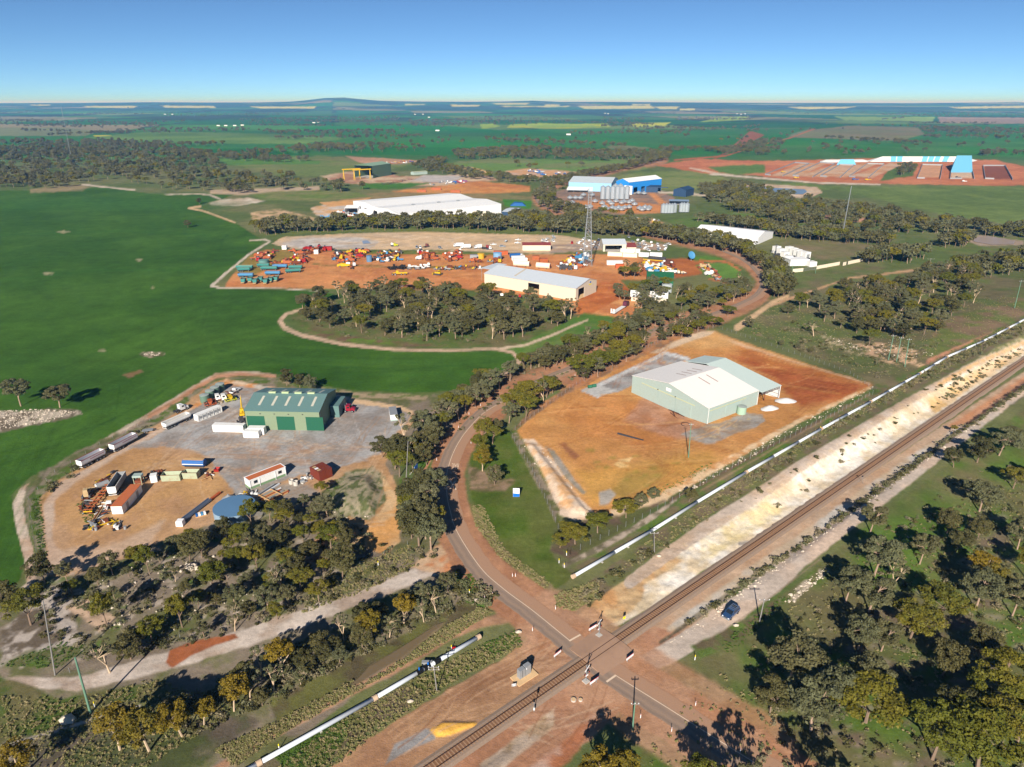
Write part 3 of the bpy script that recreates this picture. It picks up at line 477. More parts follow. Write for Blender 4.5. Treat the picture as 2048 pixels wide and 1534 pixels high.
# --- bush south of the railway (bottom right)
BR=[(1255,1440),(1370,1400),(1340,1330),(1420,1290),(1500,1240),(1600,1165),(1720,1060),(1800,1000),(1900,925),(2060,810),(2300,700),(2700,800),(2700,1800),(1500,1800),(1300,1560),(1240,1500)]
area(BR,S(92,116,50),S(116,110,76),s2=14,k2=0.2,soft=4,amp=4,veg=0.25,reg='bush_floor')
spots([(1600,1420),(1700,1250),(1820,1120),(2000,1000),(2048,1300),(1900,1534),(1700,1534)],60,S(126,108,94),10,40,seed=5,asp=0.5,soft=8,op=0.7,veg=0.3);spots([(1600,1420),(1700,1250),(1820,1120),(2000,1000),(2048,1300),(1900,1534),(1700,1534)],40,S(170,152,138),5,22,seed=6,asp=0.4,soft=6,op=0.55,veg=0.2)
area([(1380,1290),(1500,1235),(1560,1190),(1545,1230),(1440,1300),(1400,1320)],S(112,100,76),S(96,116,56),s2=3,soft=4,amp=4,veg=0.7);area([(1560,1200),(1640,1140),(1650,1150),(1590,1200)],S(196,180,160),S(110,110,70),s2=2,k2=0.07,soft=3,amp=4)
area([(1220,1440),(1290,1430),(1320,1480),(1400,1520),(1420,1600),(1180,1640),(1150,1534),(1240,1480)],S(92,116,50),S(120,108,76),s2=8,k2=0.2,soft=4,amp=4,veg=0.5,reg='grass_verge')
# ---- road verges are painted once the road line is known
ROAD=[(1700,1640),(1590,1577),(1500,1520),(1436,1480),(1340,1419),(1230,1350),(1185,1317),(1139,1281),(1065,1221),(1006,1177),(960,1134),(914,1063),(900,1020),(894.5,995),(893,970),(894,946),(898,930),(905.6,908),(917.4,884.8),(934,861),(964,829),(990,811.8),(1040,784),(1109,752),(1145,738),(1200,716),(1260,692),(1312,662),(1380,642),(1440,626),(1490,606),(1518,590),(1530,572),(1527,555),(1515,540),(1500,526),(1470,510),(1420,492),(1360,478),(1290,462),(1220,448),(1150,432),(1090,412),(1075,395),(1090,378),(1130,362),(1180,350),(1260,334),(1330,322)]
SEALED=41
def catmull(P,per=8):
    P=[np.asarray(p,float) for p in P];out=[]
    for i in range(len(P)-1):
        a=P[max(i-1,0)];b=P[i];c=P[i+1];d=P[min(i+2,len(P)-1)]
        for k in range(per):
            t=k/per;out.append(0.5*((2*b)+(c-a)*t+(2*a-5*b+4*c-d)*t*t+(3*b-a-3*c+d)*t**3))
    out.append(P[-1]);return np.array(out)
RW=np.array([np.array(flat(x,y)) for x,y in ROAD])
RC=catmull(RW,8)
def mw(pt,m): # metres -> photo pixels across at a ground point
    return m*FPX/(pt[1]*math.cos(PITCH)+HC*math.sin(PITCH))
rp=[(float(a),float(b)) for a,b in zip(*proj(RC[:,0],RC[:,1],0*RC[:,0]))]
stroke(rp,[mw(p,11.5) for p in RC],VERGE,S(184,136,104),s2=5,soft=4,amp=3,veg=0.02,reg='road_shoulder')
n0=40
stroke(rp[16:60],[mw(p,18) for p in RC[16:60]],S(180,132,100),S(194,152,122),s2=7,soft=6,amp=5,veg=0.02,op=0.75)

# wheel tracks over the bare yards: pairs of faint curved ruts
def ruts(poly,n,c,seed,wpx=(1.2,2.2),op=(0.25,0.6),length=(25,70),turn=0.035,head=None):
    r=np.random.default_rng(seed);P0=pts_in0(poly,n,seed);Pw=np.array([flat(*q) for q in poly])
    for q in P0:
        a=r.uniform(0,6.28) if head is None else head+r.normal()*0.25;k=r.normal()*turn;pts=[];o_=r.uniform(*op);s=r.uniform(*length);x,y=q
        for i in range(int(s/3)):
            x += 3*math.cos(a);y += 3*math.sin(a);a += 3*k*0.5
            if _segd(np.array([x]),np.array([y]),Pw,True)[0] < 0:break
            pts.append((x,y,a))
        if len(pts) < 4:continue
        for sd_ in (-0.9,0.9):
            l=np.array([(x-math.sin(a)*sd_,y+math.cos(a)*sd_) for x,y,a in pts]);qx,qy=proj(l[:,0],l[:,1],0*l[:,0])
            if qy.min() < 400:continue
            stroke(list(zip(qx.tolist(),qy.tolist())),[max(0.9,mw(p_,0.32)) for p_ in l],c[int(r.integers(len(c)))],soft=1.2,amp=0.8,op=o_,veg=None)
def pts_in0(poly,n,seed):
    r=np.random.default_rng(seed);P=np.array([flat(*q) for q in poly]);c=r.uniform(P.min(0),P.max(0),(n*6,2));return c[_segd(c[:,0],c[:,1],P,True) > 0][:n]
dk=[S(150,108,74),S(170,128,90),S(206,172,138)]
ruts(YARD,60,[S(160,122,88),S(214,182,150),S(176,134,96)],5);ruts([(330,870),(470,780),(690,800),(800,830),(780,890),(600,950),(420,920)],70,[S(140,134,130),S(192,188,184),S(160,138,120)],6)
ruts(PAD,70,[S(180,116,60),S(224,172,112),S(170,104,58)],7);ruts([(1455,705),(1740,770),(1600,815),(1540,770)],26,[S(140,74,44),S(196,120,74)],8,op=(0.4,0.8),head=-0.35,turn=0.004)
ruts([(660,1540),(1000,1325),(1085,1255),(1180,1300),(1000,1420),(860,1520)],26,[S(150,106,76),S(204,164,130)],9,head=0.6);ruts([(1230,1350),(1330,1260),(1380,1290),(1300,1350)],14,[S(150,104,76),S(206,166,134)],10)
ruts([(880,1530),(1010,1440),(1200,1350),(1240,1420),(1110,1534)],22,[S(150,104,76),S(214,180,150)],11);ruts([(470,560),(620,505),(1000,512),(1280,520),(1280,620),(1150,620),(900,578)],60,[S(178,106,64),S(222,160,108)],12,length=(40,120));ruts([(560,495),(700,470),(1150,475),(1300,490),(1000,504)],40,[S(190,158,124),S(230,206,176)],13,length=(40,120))
ruts([(1270,1335),(1462,1205),(1600,1100),(1800,960),(1790,985),(1600,1130),(1470,1246),(1300,1350)],30,[S(176,150,130),S(226,208,192)],14,head=math.atan2(RD[1],RD[0]),turn=0.003);ruts([(1260,1160),(1500,990),(1700,862),(1850,775),(1850,790),(1700,884),(1500,1014),(1290,1175)],24,[S(184,156,130),S(228,208,188)],15,head=math.atan2(RD[1],RD[0]),turn=0.003)
# sowing runs and tramlines of the crop, following its lower edge
for k in range(16):
    q=[(0,1180-k*30),(120,930-k*24),(260,850-k*22),(400,775-k*20),(540,745-k*18),(760,745-k*14),(980,735-k*8)]
    if k < 9:stroke(q,2.2,S(80,116,44) if k % 2 else S(48,82,28),soft=3,amp=1.5,veg=0.12,op=0.42)
# ---------------------------------------------------------------- ground shader
def ground_mat():
    m,t,n,p=newmat('earth_and_grass');L=t.links.new
    at=n.new('ShaderNodeAttribute');at.attribute_name='soil';av=n.new('ShaderNodeAttribute');av.attribute_name='veg'
    ge=n.new('ShaderNodeNewGeometry')
    def noise(sc,det,ro):
        q=n.new('ShaderNodeTexNoise');q.inputs['Scale'].default_value=sc;q.inputs['Detail'].default_value=det;q.inputs['Roughness'].default_value=ro
        L(ge.outputs['Position'],q.inputs['Vector']);return q.outputs[0]
    def rng(x,a,b,c,d):
        q=n.new('ShaderNodeMapRange');q.inputs[1].default_value=a;q.inputs[2].default_value=b;q.inputs[3].default_value=c;q.inputs[4].default_value=d
        L(x,q.inputs[0]);return q.outputs[0]
    def math_(op,a,b):
        q=n.new('ShaderNodeMath');q.operation=op
        for i,z in enumerate((a,b)):
            if hasattr(z,'links'):L(z,q.inputs[i])
            else:q.inputs[i].default_value=z
        return q.outputs[0]
    nA=noise(0.11,5,0.6);nB=noise(0.75,6,0.7);nC=noise(2.6,4,0.7);nD=noise(0.03,4,0.6)
    nE=noise(5.5,3,0.75);v=math_('MULTIPLY',math_('MULTIPLY',rng(nA,0.3,0.7,0.82,1.16),rng(nE,0.3,0.7,0.88,1.12)),math_('MULTIPLY',rng(nB,0.3,0.7,0.80,1.18),rng(nD,0.3,0.7,0.90,1.09)))
    hs=n.new('ShaderNodeMix');hs.data_type='RGBA';hs.blend_type='MULTIPLY';hs.inputs[0].default_value=1
    L(at.outputs['Color'],hs.inputs[6])
    cb=n.new('ShaderNodeCombineColor')
    for i in range(3):L(v,cb.inputs[i])
    L(cb.outputs[0],hs.inputs[7])
    # tussocks and low plants: darker clumps, dry straw between
    tus=math_('MULTIPLY',rng(nC,0.48,0.66,0,1),rng(nB,0.4,0.6,0.15,1));tus=math_('MULTIPLY',tus,av.outputs['Fac'])
    m1=n.new('ShaderNodeMix');m1.data_type='RGBA';m1.blend_type='MULTIPLY';m1.inputs[7].default_value=(0.40,0.46,0.36,1)
    L(math_('MULTIPLY',tus,0.85),m1.inputs[0]);L(hs.outputs[2],m1.inputs[6])
    dry=math_('MULTIPLY',math_('MULTIPLY',rng(nB,0.52,0.7,0,0.55),rng(nA,0.45,0.62,0,1)),av.outputs['Fac'])
    m2=n.new('ShaderNodeMix');m2.data_type='RGBA';m2.inputs[7].default_value=(0.22,0.17,0.105,1)
    L(dry,m2.inputs[0]);L(m1.outputs[2],m2.inputs[6])
    L(m2.outputs[2],p.inputs['Base Color']);p.inputs['Roughness'].default_value=0.95;p.inputs['Specular IOR Level'].default_value=0.08
    bp=n.new('ShaderNodeBump');bp.inputs['Strength'].default_value=0.55;bp.inputs['Distance'].default_value=0.35
    L(math_('ADD',math_('MULTIPLY',nB,0.7),math_('MULTIPLY',nC,0.35)),bp.inputs['Height']);L(bp.outputs[0],p.inputs['Normal'])
    return m
GMAT=ground_mat()
# small heave of the ground where it is rough
rough=np.clip(VEG,0,1)*sstep(900,300,GY)
GZ=GZ+(fbm(GX/6,GY/6,3)-0.5)*0.5*rough-0.06*rough
nbi=_sel(NB,2);nbw=sstep(0,10,_segd(PX[nbi],PY[nbi],np.asarray(NB,float),True));GZ[nbi] += nbw*(fbm(GX[nbi]/1.6,GY[nbi]/1.6,3)-0.5)*0.5
def bank(pts,h,soft): # raised bank or heap on the ground sheet
    i=_sel(pts,soft+4);d=_segd(PX[i],PY[i],np.asarray(pts,float),True);GZ[i] += h*sstep(0,soft,d)
bank([(655,1000),(690,950),(740,945),(768,985),(750,1030),(690,1040)],1.7,26)
bank([(862,1458),(885,1440),(960,1442),(950,1456),(900,1474),(872,1474)],0.35,9)
bank([(1044,884),(1070,884),(1150,985),(1185,1030),(1140,1034),(1090,965)],1.1,14)
VTX=np.c_[GX,GY,GZ]
qi=np.arange(NR*NC).reshape(NR,NC)
Q=np.stack([qi[:-1,:-1],qi[:-1,1:],qi[1:,1:],qi[1:,:-1]],-1).reshape(-1,4)
QR=REG[Q[:,0]]
PLAIN={'ground':'ground','canola_field':'canola_field','cereal_field':'cereal_field'}
for k,nm in enumerate(REGN):
    q=Q[QR == k]
    if not len(q):continue
    used,inv=np.unique(q,return_inverse=True);q2=inv.reshape(-1,4)
    me=bpy.data.meshes.new(nm);me.vertices.add(len(used));me.vertices.foreach_set('co',VTX[used].ravel())
    me.loops.add(q2.size);me.loops.foreach_set('vertex_index',q2.ravel().astype(np.int32));me.polygons.add(len(q2))
    me.polygons.foreach_set('loop_start',np.arange(0,q2.size,4,dtype=np.int32));me.polygons.foreach_set('use_smooth',np.ones(len(q2),bool))
    a=me.attributes.new('soil','FLOAT_COLOR','POINT');a.data.foreach_set('color',np.c_[COL[used],np.ones(len(used))].ravel())
    a=me.attributes.new('veg','FLOAT','POINT');a.data.foreach_set('value',VEG[used])
    me.materials.append(GMAT);me.update(calc_edges=True)
    o=bpy.data.objects.new(nm,me);COLL.objects.link(o);tag(o,kind='structure')
def ground_z(X,Y):return float(terr(X,Y))

# ---------------------------------------------------------------- sealed road
def strip(name,P,offs,z,mats_,parent=None,kind='structure',uv=True):
    """ribbon along world points P; offs = list of lateral offsets (left negative)"""
    P=np.asarray(P,float);T=np.gradient(P,axis=0);T /= np.linalg.norm(T,axis=1)[:,None];N=np.c_[-T[:,1],T[:,0]]
    vs=[];k=len(offs)
    for i,p in enumerate(P):
        for o in offs:
            oo=o[i] if hasattr(o,'__len__') else o
            q=p+N[i]*oo;vs.append((q[0],q[1],float(terr(q[0],q[1]))+z))
    fs=[(i*k+j,i*k+j+1,(i+1)*k+j+1,(i+1)*k+j) for i in range(len(P)-1) for j in range(k-1)]
    me=bpy.data.meshes.new(name);me.from_pydata(vs,[],fs);me.materials.append(mats_)
    at=me.attributes.new('across','FLOAT','POINT')
    at.data.foreach_set('value',[float(np.mean(o)) for _ in P for o in offs])
    me.update();o=bpy.data.objects.new(name,me);COLL.objects.link(o);o.parent=parent
    if not parent:tag(o,kind=kind)
    return o
def road_mat():
    m,t,n,p=newmat('asphalt');L=t.links.new
    at=n.new('ShaderNodeAttribute');at.attribute_name='across';ge=n.new('ShaderNodeNewGeometry')
    no=n.new('ShaderNodeTexNoise');no.inputs['Scale'].default_value=0.35;no.inputs['Detail'].default_value=6;L(ge.outputs['Position'],no.inputs['Vector'])
    n2=n.new('ShaderNodeTexNoise');n2.inputs['Scale'].default_value=5;n2.inputs['Detail'].default_value=3;L(ge.outputs['Position'],n2.inputs['Vector'])
    ad=n.new('ShaderNodeMath');ad.operation='MULTIPLY_ADD';ad.inputs[1].default_value=1.3;L(no.outputs[0],ad.inputs[0]);L(at.outputs['Fac'],ad.inputs[2])
    mr=n.new('ShaderNodeMapRange');mr.inputs[1].default_value=-3.2;mr.inputs[2].default_value=4.6;L(ad.outputs[0],mr.inputs[0])
    cr=n.new('ShaderNodeValToRGB');e=cr.color_ramp.elements
    bro=S(192,152,124);gre=S(176,150,130)
    e[0].position=0.0;e[0].color=(*S(184,134,102),1);e[1].position=1.0;e[1].color=(*S(178,140,114),1)
    for pos,c in ((0.12,bro),(0.42,bro),(0.52,gre),(0.62,S(160,138,122)),(0.74,gre),(0.84,S(152,132,118)),(0.93,S(176,150,130))):
        q=e.new(pos);q.color=(*c,1)
    L(mr.outputs[0],cr.inputs[0])
    mx=n.new('ShaderNodeMix');mx.data_type='RGBA';mx.blend_type='MULTIPLY';mx.inputs[0].default_value=0.35;L(cr.outputs[0],mx.inputs[6]);L(n2.outputs[0],mx.inputs[7])
    L(mx.outputs[2],p.inputs['Base Color']);p.inputs['Roughness'].default_value=0.85;p.inputs['Specular IOR Level'].default_value=0.2
    return m
RMAT=road_mat();nS=SEALED*8
edge=RNG.normal(0,0.09,len(RC))
strip('road',RC[:],[3.35+edge,2.4,1.3,0.0,-1.3,-2.4,-3.35-edge],0.035,RMAT)
PAINTW=mat('road_paint',S(232,206,180),0.8,var=0.15,scale=0.8)
d_=np.linalg.norm(RC-np.array(flat(1139,1281)),axis=1);iN=int(d_.argmin());d_=np.linalg.norm(RC-np.array(flat(1230,1350)),axis=1);iS=int(d_.argmin())
dd_=np.linalg.norm(RC-np.array(flat(1145,738)),axis=1);iE=int(dd_.argmin())
rm=thing('road_marking','faded cream centre line and stop lines painted on the sealed road at the crossing','road marking')
strip('centre_line',RC[iN:iE],[0.09,-0.09],0.045,PAINTW,rm);strip('centre_line',RC[:iS+1],[0.09,-0.09],0.045,PAINTW,rm)
def bar(pa,pb,wd,name='stop_line',z=0.047,par=rm):
    a=W(*pa);b=W(*pb);d=(b-a).normalized();nn=Vector((-d.y,d.x,0))*wd/2
    me=bpy.data.meshes.new(name);me.from_pydata([a-nn,b-nn,b+nn,a+nn],[],[(0,1,2,3)]);me.materials.append(PAINTW);o=bpy.data.objects.new(name,me);COLL.objects.link(o);o.location.z=z
    o.parent=par
bar((1138.5,1282),(1161,1269.5),0.45);bar((1213,1364),(1232,1350.5),0.45)
rx=thing('railway_warning_marking','big white X and the word RAIL painted on the lane before the crossing','road marking')
bar((899,978.5),(911.5,961.5),0.42,'cross_stroke',0.045,rx);bar((899.5,961),(912,979.5),0.42,'cross_stroke',0.049,rx)
# RAIL is read by a driver coming down the lane towards the crossing
cu=bpy.data.curves.new('rail_word','FONT');cu.body='RAIL';cu.size=1.0;cu.align_x='CENTER';cu.align_y='CENTER'
to=bpy.data.objects.new('lettering',cu);COLL.objects.link(to)
pa=W(917,931.5);pb=W(904,931.5);ex=(pb-pa);dn=W(909.5,938.5)-W(911.5,924.5)
c_=W(910.6,931.8);exn=ex.normalized();ey=-dn.normalized() if (-dn).normalized().cross(exn).z < 0 else dn.normalized()
wt=ex.length
ang=math.atan2(exn.y,exn.x)
bpy.context.view_layer.update();dg=bpy.context.evaluated_depsgraph_get();tm=bpy.data.meshes.new_from_object(to.evaluated_get(dg));bpy.data.objects.remove(to)
xs=[v.co.x for v in tm.vertices];ys=[v.co.y for v in tm.vertices];hx=max(xs)-min(xs);hy=max(ys)-min(ys)
tl=3.6
for v in tm.vertices:v.co=Vector((v.co.x/hx*2.35,v.co.y/hy*tl,0))
tm.materials.clear();tm.materials.append(PAINTW);to=bpy.data.objects.new('lettering',tm);COLL.objects.link(to);to.parent=rx;to.location=(c_.x,c_.y,0.046);to.rotation_euler=(0,0,ang)
# ---------------------------------------------------------------- foliage
def leaf_mat(name,stops):
    m,t,n,p=newmat(name);L=t.links.new
    oi=n.new('ShaderNodeObjectInfo');ge=n.new('ShaderNodeNewGeometry');tc=n.new('ShaderNodeTexCoord')
    no=n.new('ShaderNodeTexNoise');no.inputs['Scale'].default_value=0.55;no.inputs['Detail'].default_value=3;L(tc.outputs['Object'],no.inputs['Vector'])
    a=n.new('ShaderNodeMath');a.operation='MULTIPLY_ADD';a.inputs[1].default_value=0.7;L(oi.outputs['Random'],a.inputs[0])
    b=n.new('ShaderNodeMath');b.operation='MULTIPLY_ADD';b.inputs[1].default_value=0.6;b.inputs[2].default_value=-0.15;L(no.outputs[0],b.inputs[0]);L(b.outputs[0],a.inputs[2])
    cr=n.new('ShaderNodeValToRGB');e=cr.color_ramp.elements;e[0].color=(*stops[0],1);e[1].color=(*stops[-1],1)
    for i,c in enumerate(stops[1:-1]):
        q=e.new((i+1)/(len(stops)-1));q.color=(*c,1)
    L(a.outputs[0],cr.inputs[0]);L(cr.outputs[0],p.inputs['Base Color']);p.inputs['Roughness'].default_value=0.6;p.inputs['Specular IOR Level'].default_value=0.15
    tr=n.new('ShaderNodeBsdfTranslucent');L(cr.outputs[0],tr.inputs[0]);mx=n.new('ShaderNodeMixShader');mx.inputs[0].default_value=0.18
    L(p.outputs[0],mx.inputs[1]);L(tr.outputs[0],mx.inputs[2]);L(mx.outputs[0],n['Material Output'].inputs[0])
    return m
LEAF={'grey':leaf_mat('grey_green_leaves',[S(94,94,64),S(110,112,80),S(104,100,66),S(124,124,94)]),
        'olive':leaf_mat('olive_leaves',[S(88,94,34),S(104,106,36),S(124,114,40),S(92,100,44)]),
        'dark':leaf_mat('dark_leaves',[S(76,76,46),S(90,88,54),S(104,98,60),S(82,86,50)]),
        'gold':leaf_mat('golden_leaves',[S(116,106,32),S(136,114,36),S(106,102,40)]),
        'scrub':leaf_mat('scrub_leaves',[S(129,120,92),S(144,133,105),S(109,114,77),S(159,146,120)]),
        'tuft':leaf_mat('grass_blades',[S(157,146,101),S(135,138,81),S(177,159,120),S(120,131,70)]),
        'green':leaf_mat('green_weeds',[S(85,114,46),S(101,125,55),S(79,105,48)])}
BARKP=mat('pale_bark',S(206,180,150),0.8,var=0.25,scale=1.2,dirt=0.5,dcol=S(140,112,92));BARKM=mat('blotched_bark',S(168,142,122),0.85,var=0.3,scale=1.2,dirt=0.6,dcol=S(112,92,80));BARKD=mat('grey_bark',S(140,118,100),0.9,var=0.3,scale=1.5)
def leaves(rng,centers,radii,per,size,flat_=0.75,out=0.65):
    """leaf-sized quads spread through clumps, facing mostly away from each clump's middle"""
    K=len(centers);cen=np.repeat(centers,per,0);rad=np.repeat(radii,per)[:,None];N=len(cen)
    d=rng.normal(size=(N,3));d /= np.linalg.norm(d,axis=1)[:,None]
    d[:,2]=np.where(d[:,2] <-0.35,-d[:,2]*0.6,d[:,2])
    r=rng.uniform(0.55,1.05,(N,1))**0.6
    pos=cen+d*rad*r*np.array([1,1,flat_])
    nr=d*out+rng.normal(size=(N,3))*0.45+np.array([0,0,0.15]);nr /= np.linalg.norm(nr,axis=1)[:,None]
    t=np.cross(nr,rng.normal(size=(N,3)));t /= np.linalg.norm(t,axis=1)[:,None]+1e-9;b=np.cross(nr,t)
    s=rng.uniform(0.6,1.3,(N,1))*size;s2=s*rng.uniform(0.45,0.8,(N,1))
    q=np.stack([pos-t*s-b*s2*0.4,pos+b*s2*-1,pos+t*s,pos+b*s2],1).reshape(-1,3)
    return q
def quads_mesh(name,q,material,extra=None):
    n=len(q)//4;me=bpy.data.meshes.new(name)
    if extra is not None:
        ev,ef,em=extra;V=np.r_[q,np.array(ev,float)]
        loops=list(range(4*n));starts=list(range(0,4*n,4));
        for f in ef:starts.append(len(loops));loops += [i+4*n for i in f]
    else:V=q;loops=np.arange(4*n);starts=np.arange(0,4*n,4)
    me.vertices.add(len(V));me.vertices.foreach_set('co',np.asarray(V,float).ravel());me.loops.add(len(loops));me.loops.foreach_set('vertex_index',np.asarray(loops,np.int32))
    me.polygons.add(len(starts));me.polygons.foreach_set('loop_start',np.asarray(starts,np.int32))
    me.materials.append(material)
    if extra is not None:
        me.materials.append(extra[2]);mi=np.zeros(len(starts),np.int32);mi[n:]=1;me.polygons.foreach_set('material_index',mi)
    me.update(calc_edges=True);return me
def tree_parts(kind,seed,low=False):
    rng=np.random.default_rng(seed);H=12.0
    spec={'grey':dict(rc=(4.3,4.3,3.2),zc=7.6,K=40,rr=(0.75,1.5),per=125,sz=0.27,fork=3.2),'olive':dict(rc=(4.6,4.6,2.5),zc=8.0,K=40,rr=(0.85,1.45),per=140,sz=0.24,fork=3.8),
            'dark':dict(rc=(4.2,4.2,3.8),zc=6.6,K=42,rr=(0.8,1.55),per=125,sz=0.27,fork=2.2),'gold':dict(rc=(3.4,3.4,3.0),zc=7.8,K=30,rr=(0.75,1.3),per=130,sz=0.24,fork=3.6),
            'thin':dict(rc=(3.6,3.6,3.2),zc=8.6,K=18,rr=(0.5,0.95),per=70,sz=0.25,fork=3.0),'bushy':dict(rc=(5.2,5.2,4.6),zc=6.0,K=42,rr=(0.9,1.6),per=125,sz=0.29,fork=1.0)}[kind]
    K=spec['K']
    if low:K=max(8,K*2//5)
    c=[]
    while len(c) < K:
        d=rng.normal(size=3);d /= np.linalg.norm(d);r=rng.uniform(0.25,1.0)**0.5
        p=d*r*np.array(spec['rc'])
        if kind in ('olive','gold') and p[2] <-0.9 and rng.random() < 0.75:continue
        if p[2] <-spec['rc'][2]*0.75:continue
        c.append(p)
    lean=rng.normal(size=2)*0.6;sq=rng.uniform(0.8,1.2)
    c=np.array(c)*np.array([sq,1/sq,1])+np.array([lean[0],lean[1],spec['zc']]);rad=rng.uniform(*spec['rr'],K)*(1.8 if low else 1)
    per,sz=(int(spec['per']*0.17),spec['sz']*3.3) if low else (spec['per'],spec['sz'])
    q=leaves(rng,c,rad,per,sz)
    mb=MB();base=Vector((0,0,-0.4));fk=Vector((lean[0]*0.4,lean[1]*0.4,spec['fork']));n=4 if low else 6
    mb.tube(base,fk,0.27,0.19,n,cap=False)
    order=rng.permutation(K)
    mains=[]
    for i in range(3 if not low else 2):
        t=Vector(c[order[i]]);mid=fk.lerp(t,0.55)+Vector((rng.normal()*0.3,rng.normal()*0.3,0.4));mb.tube(fk,mid,0.16,0.1,n,cap=False);mb.tube(mid,t,0.1,0.04,n,cap=False);mains.append(mid)
    if not low:
        for i in range(3,min(K,18)):
            t=Vector(c[order[i]]);m=min(mains,key=lambda k_:(k_-t).length);mb.tube(m,t,0.09,0.03,4,cap=False)
    return q,mb
bark_for={'grey':BARKM,'olive':BARKD,'dark':BARKD,'gold':BARKP,'thin':BARKP,'bushy':BARKD}
leaf_for={'grey':'grey','olive':'olive','dark':'dark','gold':'gold','thin':'grey','bushy':'grey'}
TREEM={};HIW=[]
for kind,nv in (('grey',4),('olive',3),('dark',3),('gold',2),('thin',2),('bushy',2)):
    TREEM[kind]=[]
    for v in range(nv):
        q,mb=tree_parts(kind,100+v*7+len(kind)*31)
        TREEM[kind].append((quads_mesh('crown',q,LEAF[leaf_for[kind]]),mb.mesh('trunk',[bark_for[kind]])))
        if v < 2 and kind in ('grey','dark','olive','thin'):HIW.append(quads_mesh('tree_'+kind,q,LEAF[leaf_for[kind]],(mb.v,mb.f,bark_for[kind])))
NTREE=[0]
TREE_XY=[]
def tree(x,y,h,kind,label,group=None,name='eucalypt_tree',wide=1.0,world=None):
    p=W(x,y) if world is None else Vector((world[0],world[1],ground_z(*world)))
    cm,tm=random.choice(TREEM[kind]);h *= 0.86;s=h/12.0
    r=thing(name,label,'tree' if name != 'shrub' else 'shrub',p,random.uniform(0,6.28),group);r.scale=(s*wide,s*wide,s)
    for nm,me in (('trunk',tm),('crown',cm)):
        o=bpy.data.objects.new(nm,me);COLL.objects.link(o);o.parent=r
    NTREE[0] += 1;TREE_XY.append((p.x,p.y));return r
def inpoly(x,y,p):return _segd(np.array([x]),np.array([y]),np.asarray(p,float),True)[0] > 0
def scatter(poly,n,hs,kinds,labels,group,seed,gap=5.0,name='eucalypt_tree',wide=(0.9,1.2),avoid=()):
    """individual trees over a patch of ground given in photo pixels, evenly by ground area"""
    r=np.random.default_rng(seed);P=np.array([flat(*q) for q in poly]);xs,ys=P[:,0],P[:,1];k=0;tries=0
    while k < n and tries < n*80:
        tries += 1;X=r.uniform(xs.min(),xs.max());Y=r.uniform(ys.min(),ys.max())
        if not inpoly(X,Y,P):continue
        if any((X-a)**2+(Y-b)**2 < gap*gap for a,b in TREE_XY):continue
        if any(inpoly(X,Y,np.array([flat(*q) for q in av])) for av in avoid):continue
        kd=kinds[int(r.integers(len(kinds)))];k += 1
        tree(0,0,r.uniform(*hs),kd,labels[kd] if isinstance(labels,dict) else labels,group,name,r.uniform(*wide),(X,Y))

# ---------------------------------------------------------------- stuff scattered by geometry nodes
def gn_scatter(name,pts,sc,rz,sources,label,cat=None,ix=None):
    """one object of kind stuff: copies of a few plant meshes on points"""
    me=bpy.data.meshes.new(name);me.vertices.add(len(pts));me.vertices.foreach_set('co',np.asarray(pts,float).ravel())
    for nm,ty,val in (('sc','FLOAT',sc),('rz','FLOAT',rz)):
        a=me.attributes.new(nm,ty,'POINT');a.data.foreach_set('value',np.asarray(val,float))
    a=me.attributes.new('ix','INT','POINT');a.data.foreach_set('value',(RNG.integers(0,len(sources),len(pts)) if ix is None else ix).astype(np.int32))
    o=bpy.data.objects.new(name,me);COLL.objects.link(o)
    cl=bpy.data.collections.new(name+'_kinds')
    for i,m in enumerate(sources):cl.objects.link(bpy.data.objects.new('%s_kind.%03d' % (name,i),m))
    ng=bpy.data.node_groups.new(name,'GeometryNodeTree');ng.interface.new_socket('Geometry',in_out='INPUT',socket_type='NodeSocketGeometry');ng.interface.new_socket('Geometry',in_out='OUTPUT',socket_type='NodeSocketGeometry')
    n=ng.nodes;L=ng.links.new;gi=n.new('NodeGroupInput');go=n.new('NodeGroupOutput')
    ip=n.new('GeometryNodeInstanceOnPoints');ci=n.new('GeometryNodeCollectionInfo');ci.inputs['Collection'].default_value=cl;ci.inputs['Separate Children'].default_value=True;ci.inputs['Reset Children'].default_value=True
    def attr(nm,ty):
        q=n.new('GeometryNodeInputNamedAttribute');q.data_type=ty;q.inputs['Name'].default_value=nm;return q.outputs['Attribute']
    cx=n.new('ShaderNodeCombineXYZ');L(attr('rz','FLOAT'),cx.inputs[2])
    L(gi.outputs[0],ip.inputs['Points']);L(ci.outputs[0],ip.inputs['Instance']);ip.inputs['Pick Instance'].default_value=True;L(attr('ix','INT'),ip.inputs['Instance Index']);L(cx.outputs[0],ip.inputs['Rotation']);L(attr('sc','FLOAT'),ip.inputs['Scale']);L(ip.outputs[0],go.inputs[0])
    md=o.modifiers.new('scatter','NODES');md.node_group=ng
    return tag(o,label,cat,kind='stuff')
def pts_in(poly,n,seed,avoid=(),by_area=True):
    r=np.random.default_rng(seed);P=np.array([flat(*q) for q in poly]) if by_area else np.asarray(poly,float);out=[]
    lo,hi=P.min(0),P.max(0);A=[np.array([flat(*q) for q in a]) for a in avoid];guard=0
    while sum(len(o) for o in out) < n and guard < 60:
        guard += 1;c=r.uniform(lo,hi,(n*3,2));k=_segd(c[:,0],c[:,1],P,True) > 0
        for a in A:k &= ~(_segd(c[:,0],c[:,1],a,True) > 0)
        out.append(c[k])
    return np.concatenate(out)[:n]
def lift(p,dz=0):return np.c_[p,terr(p[:,0],p[:,1])+dz]
# ---------------------------------------------------------------- trees near the camera, one by one
T=tree
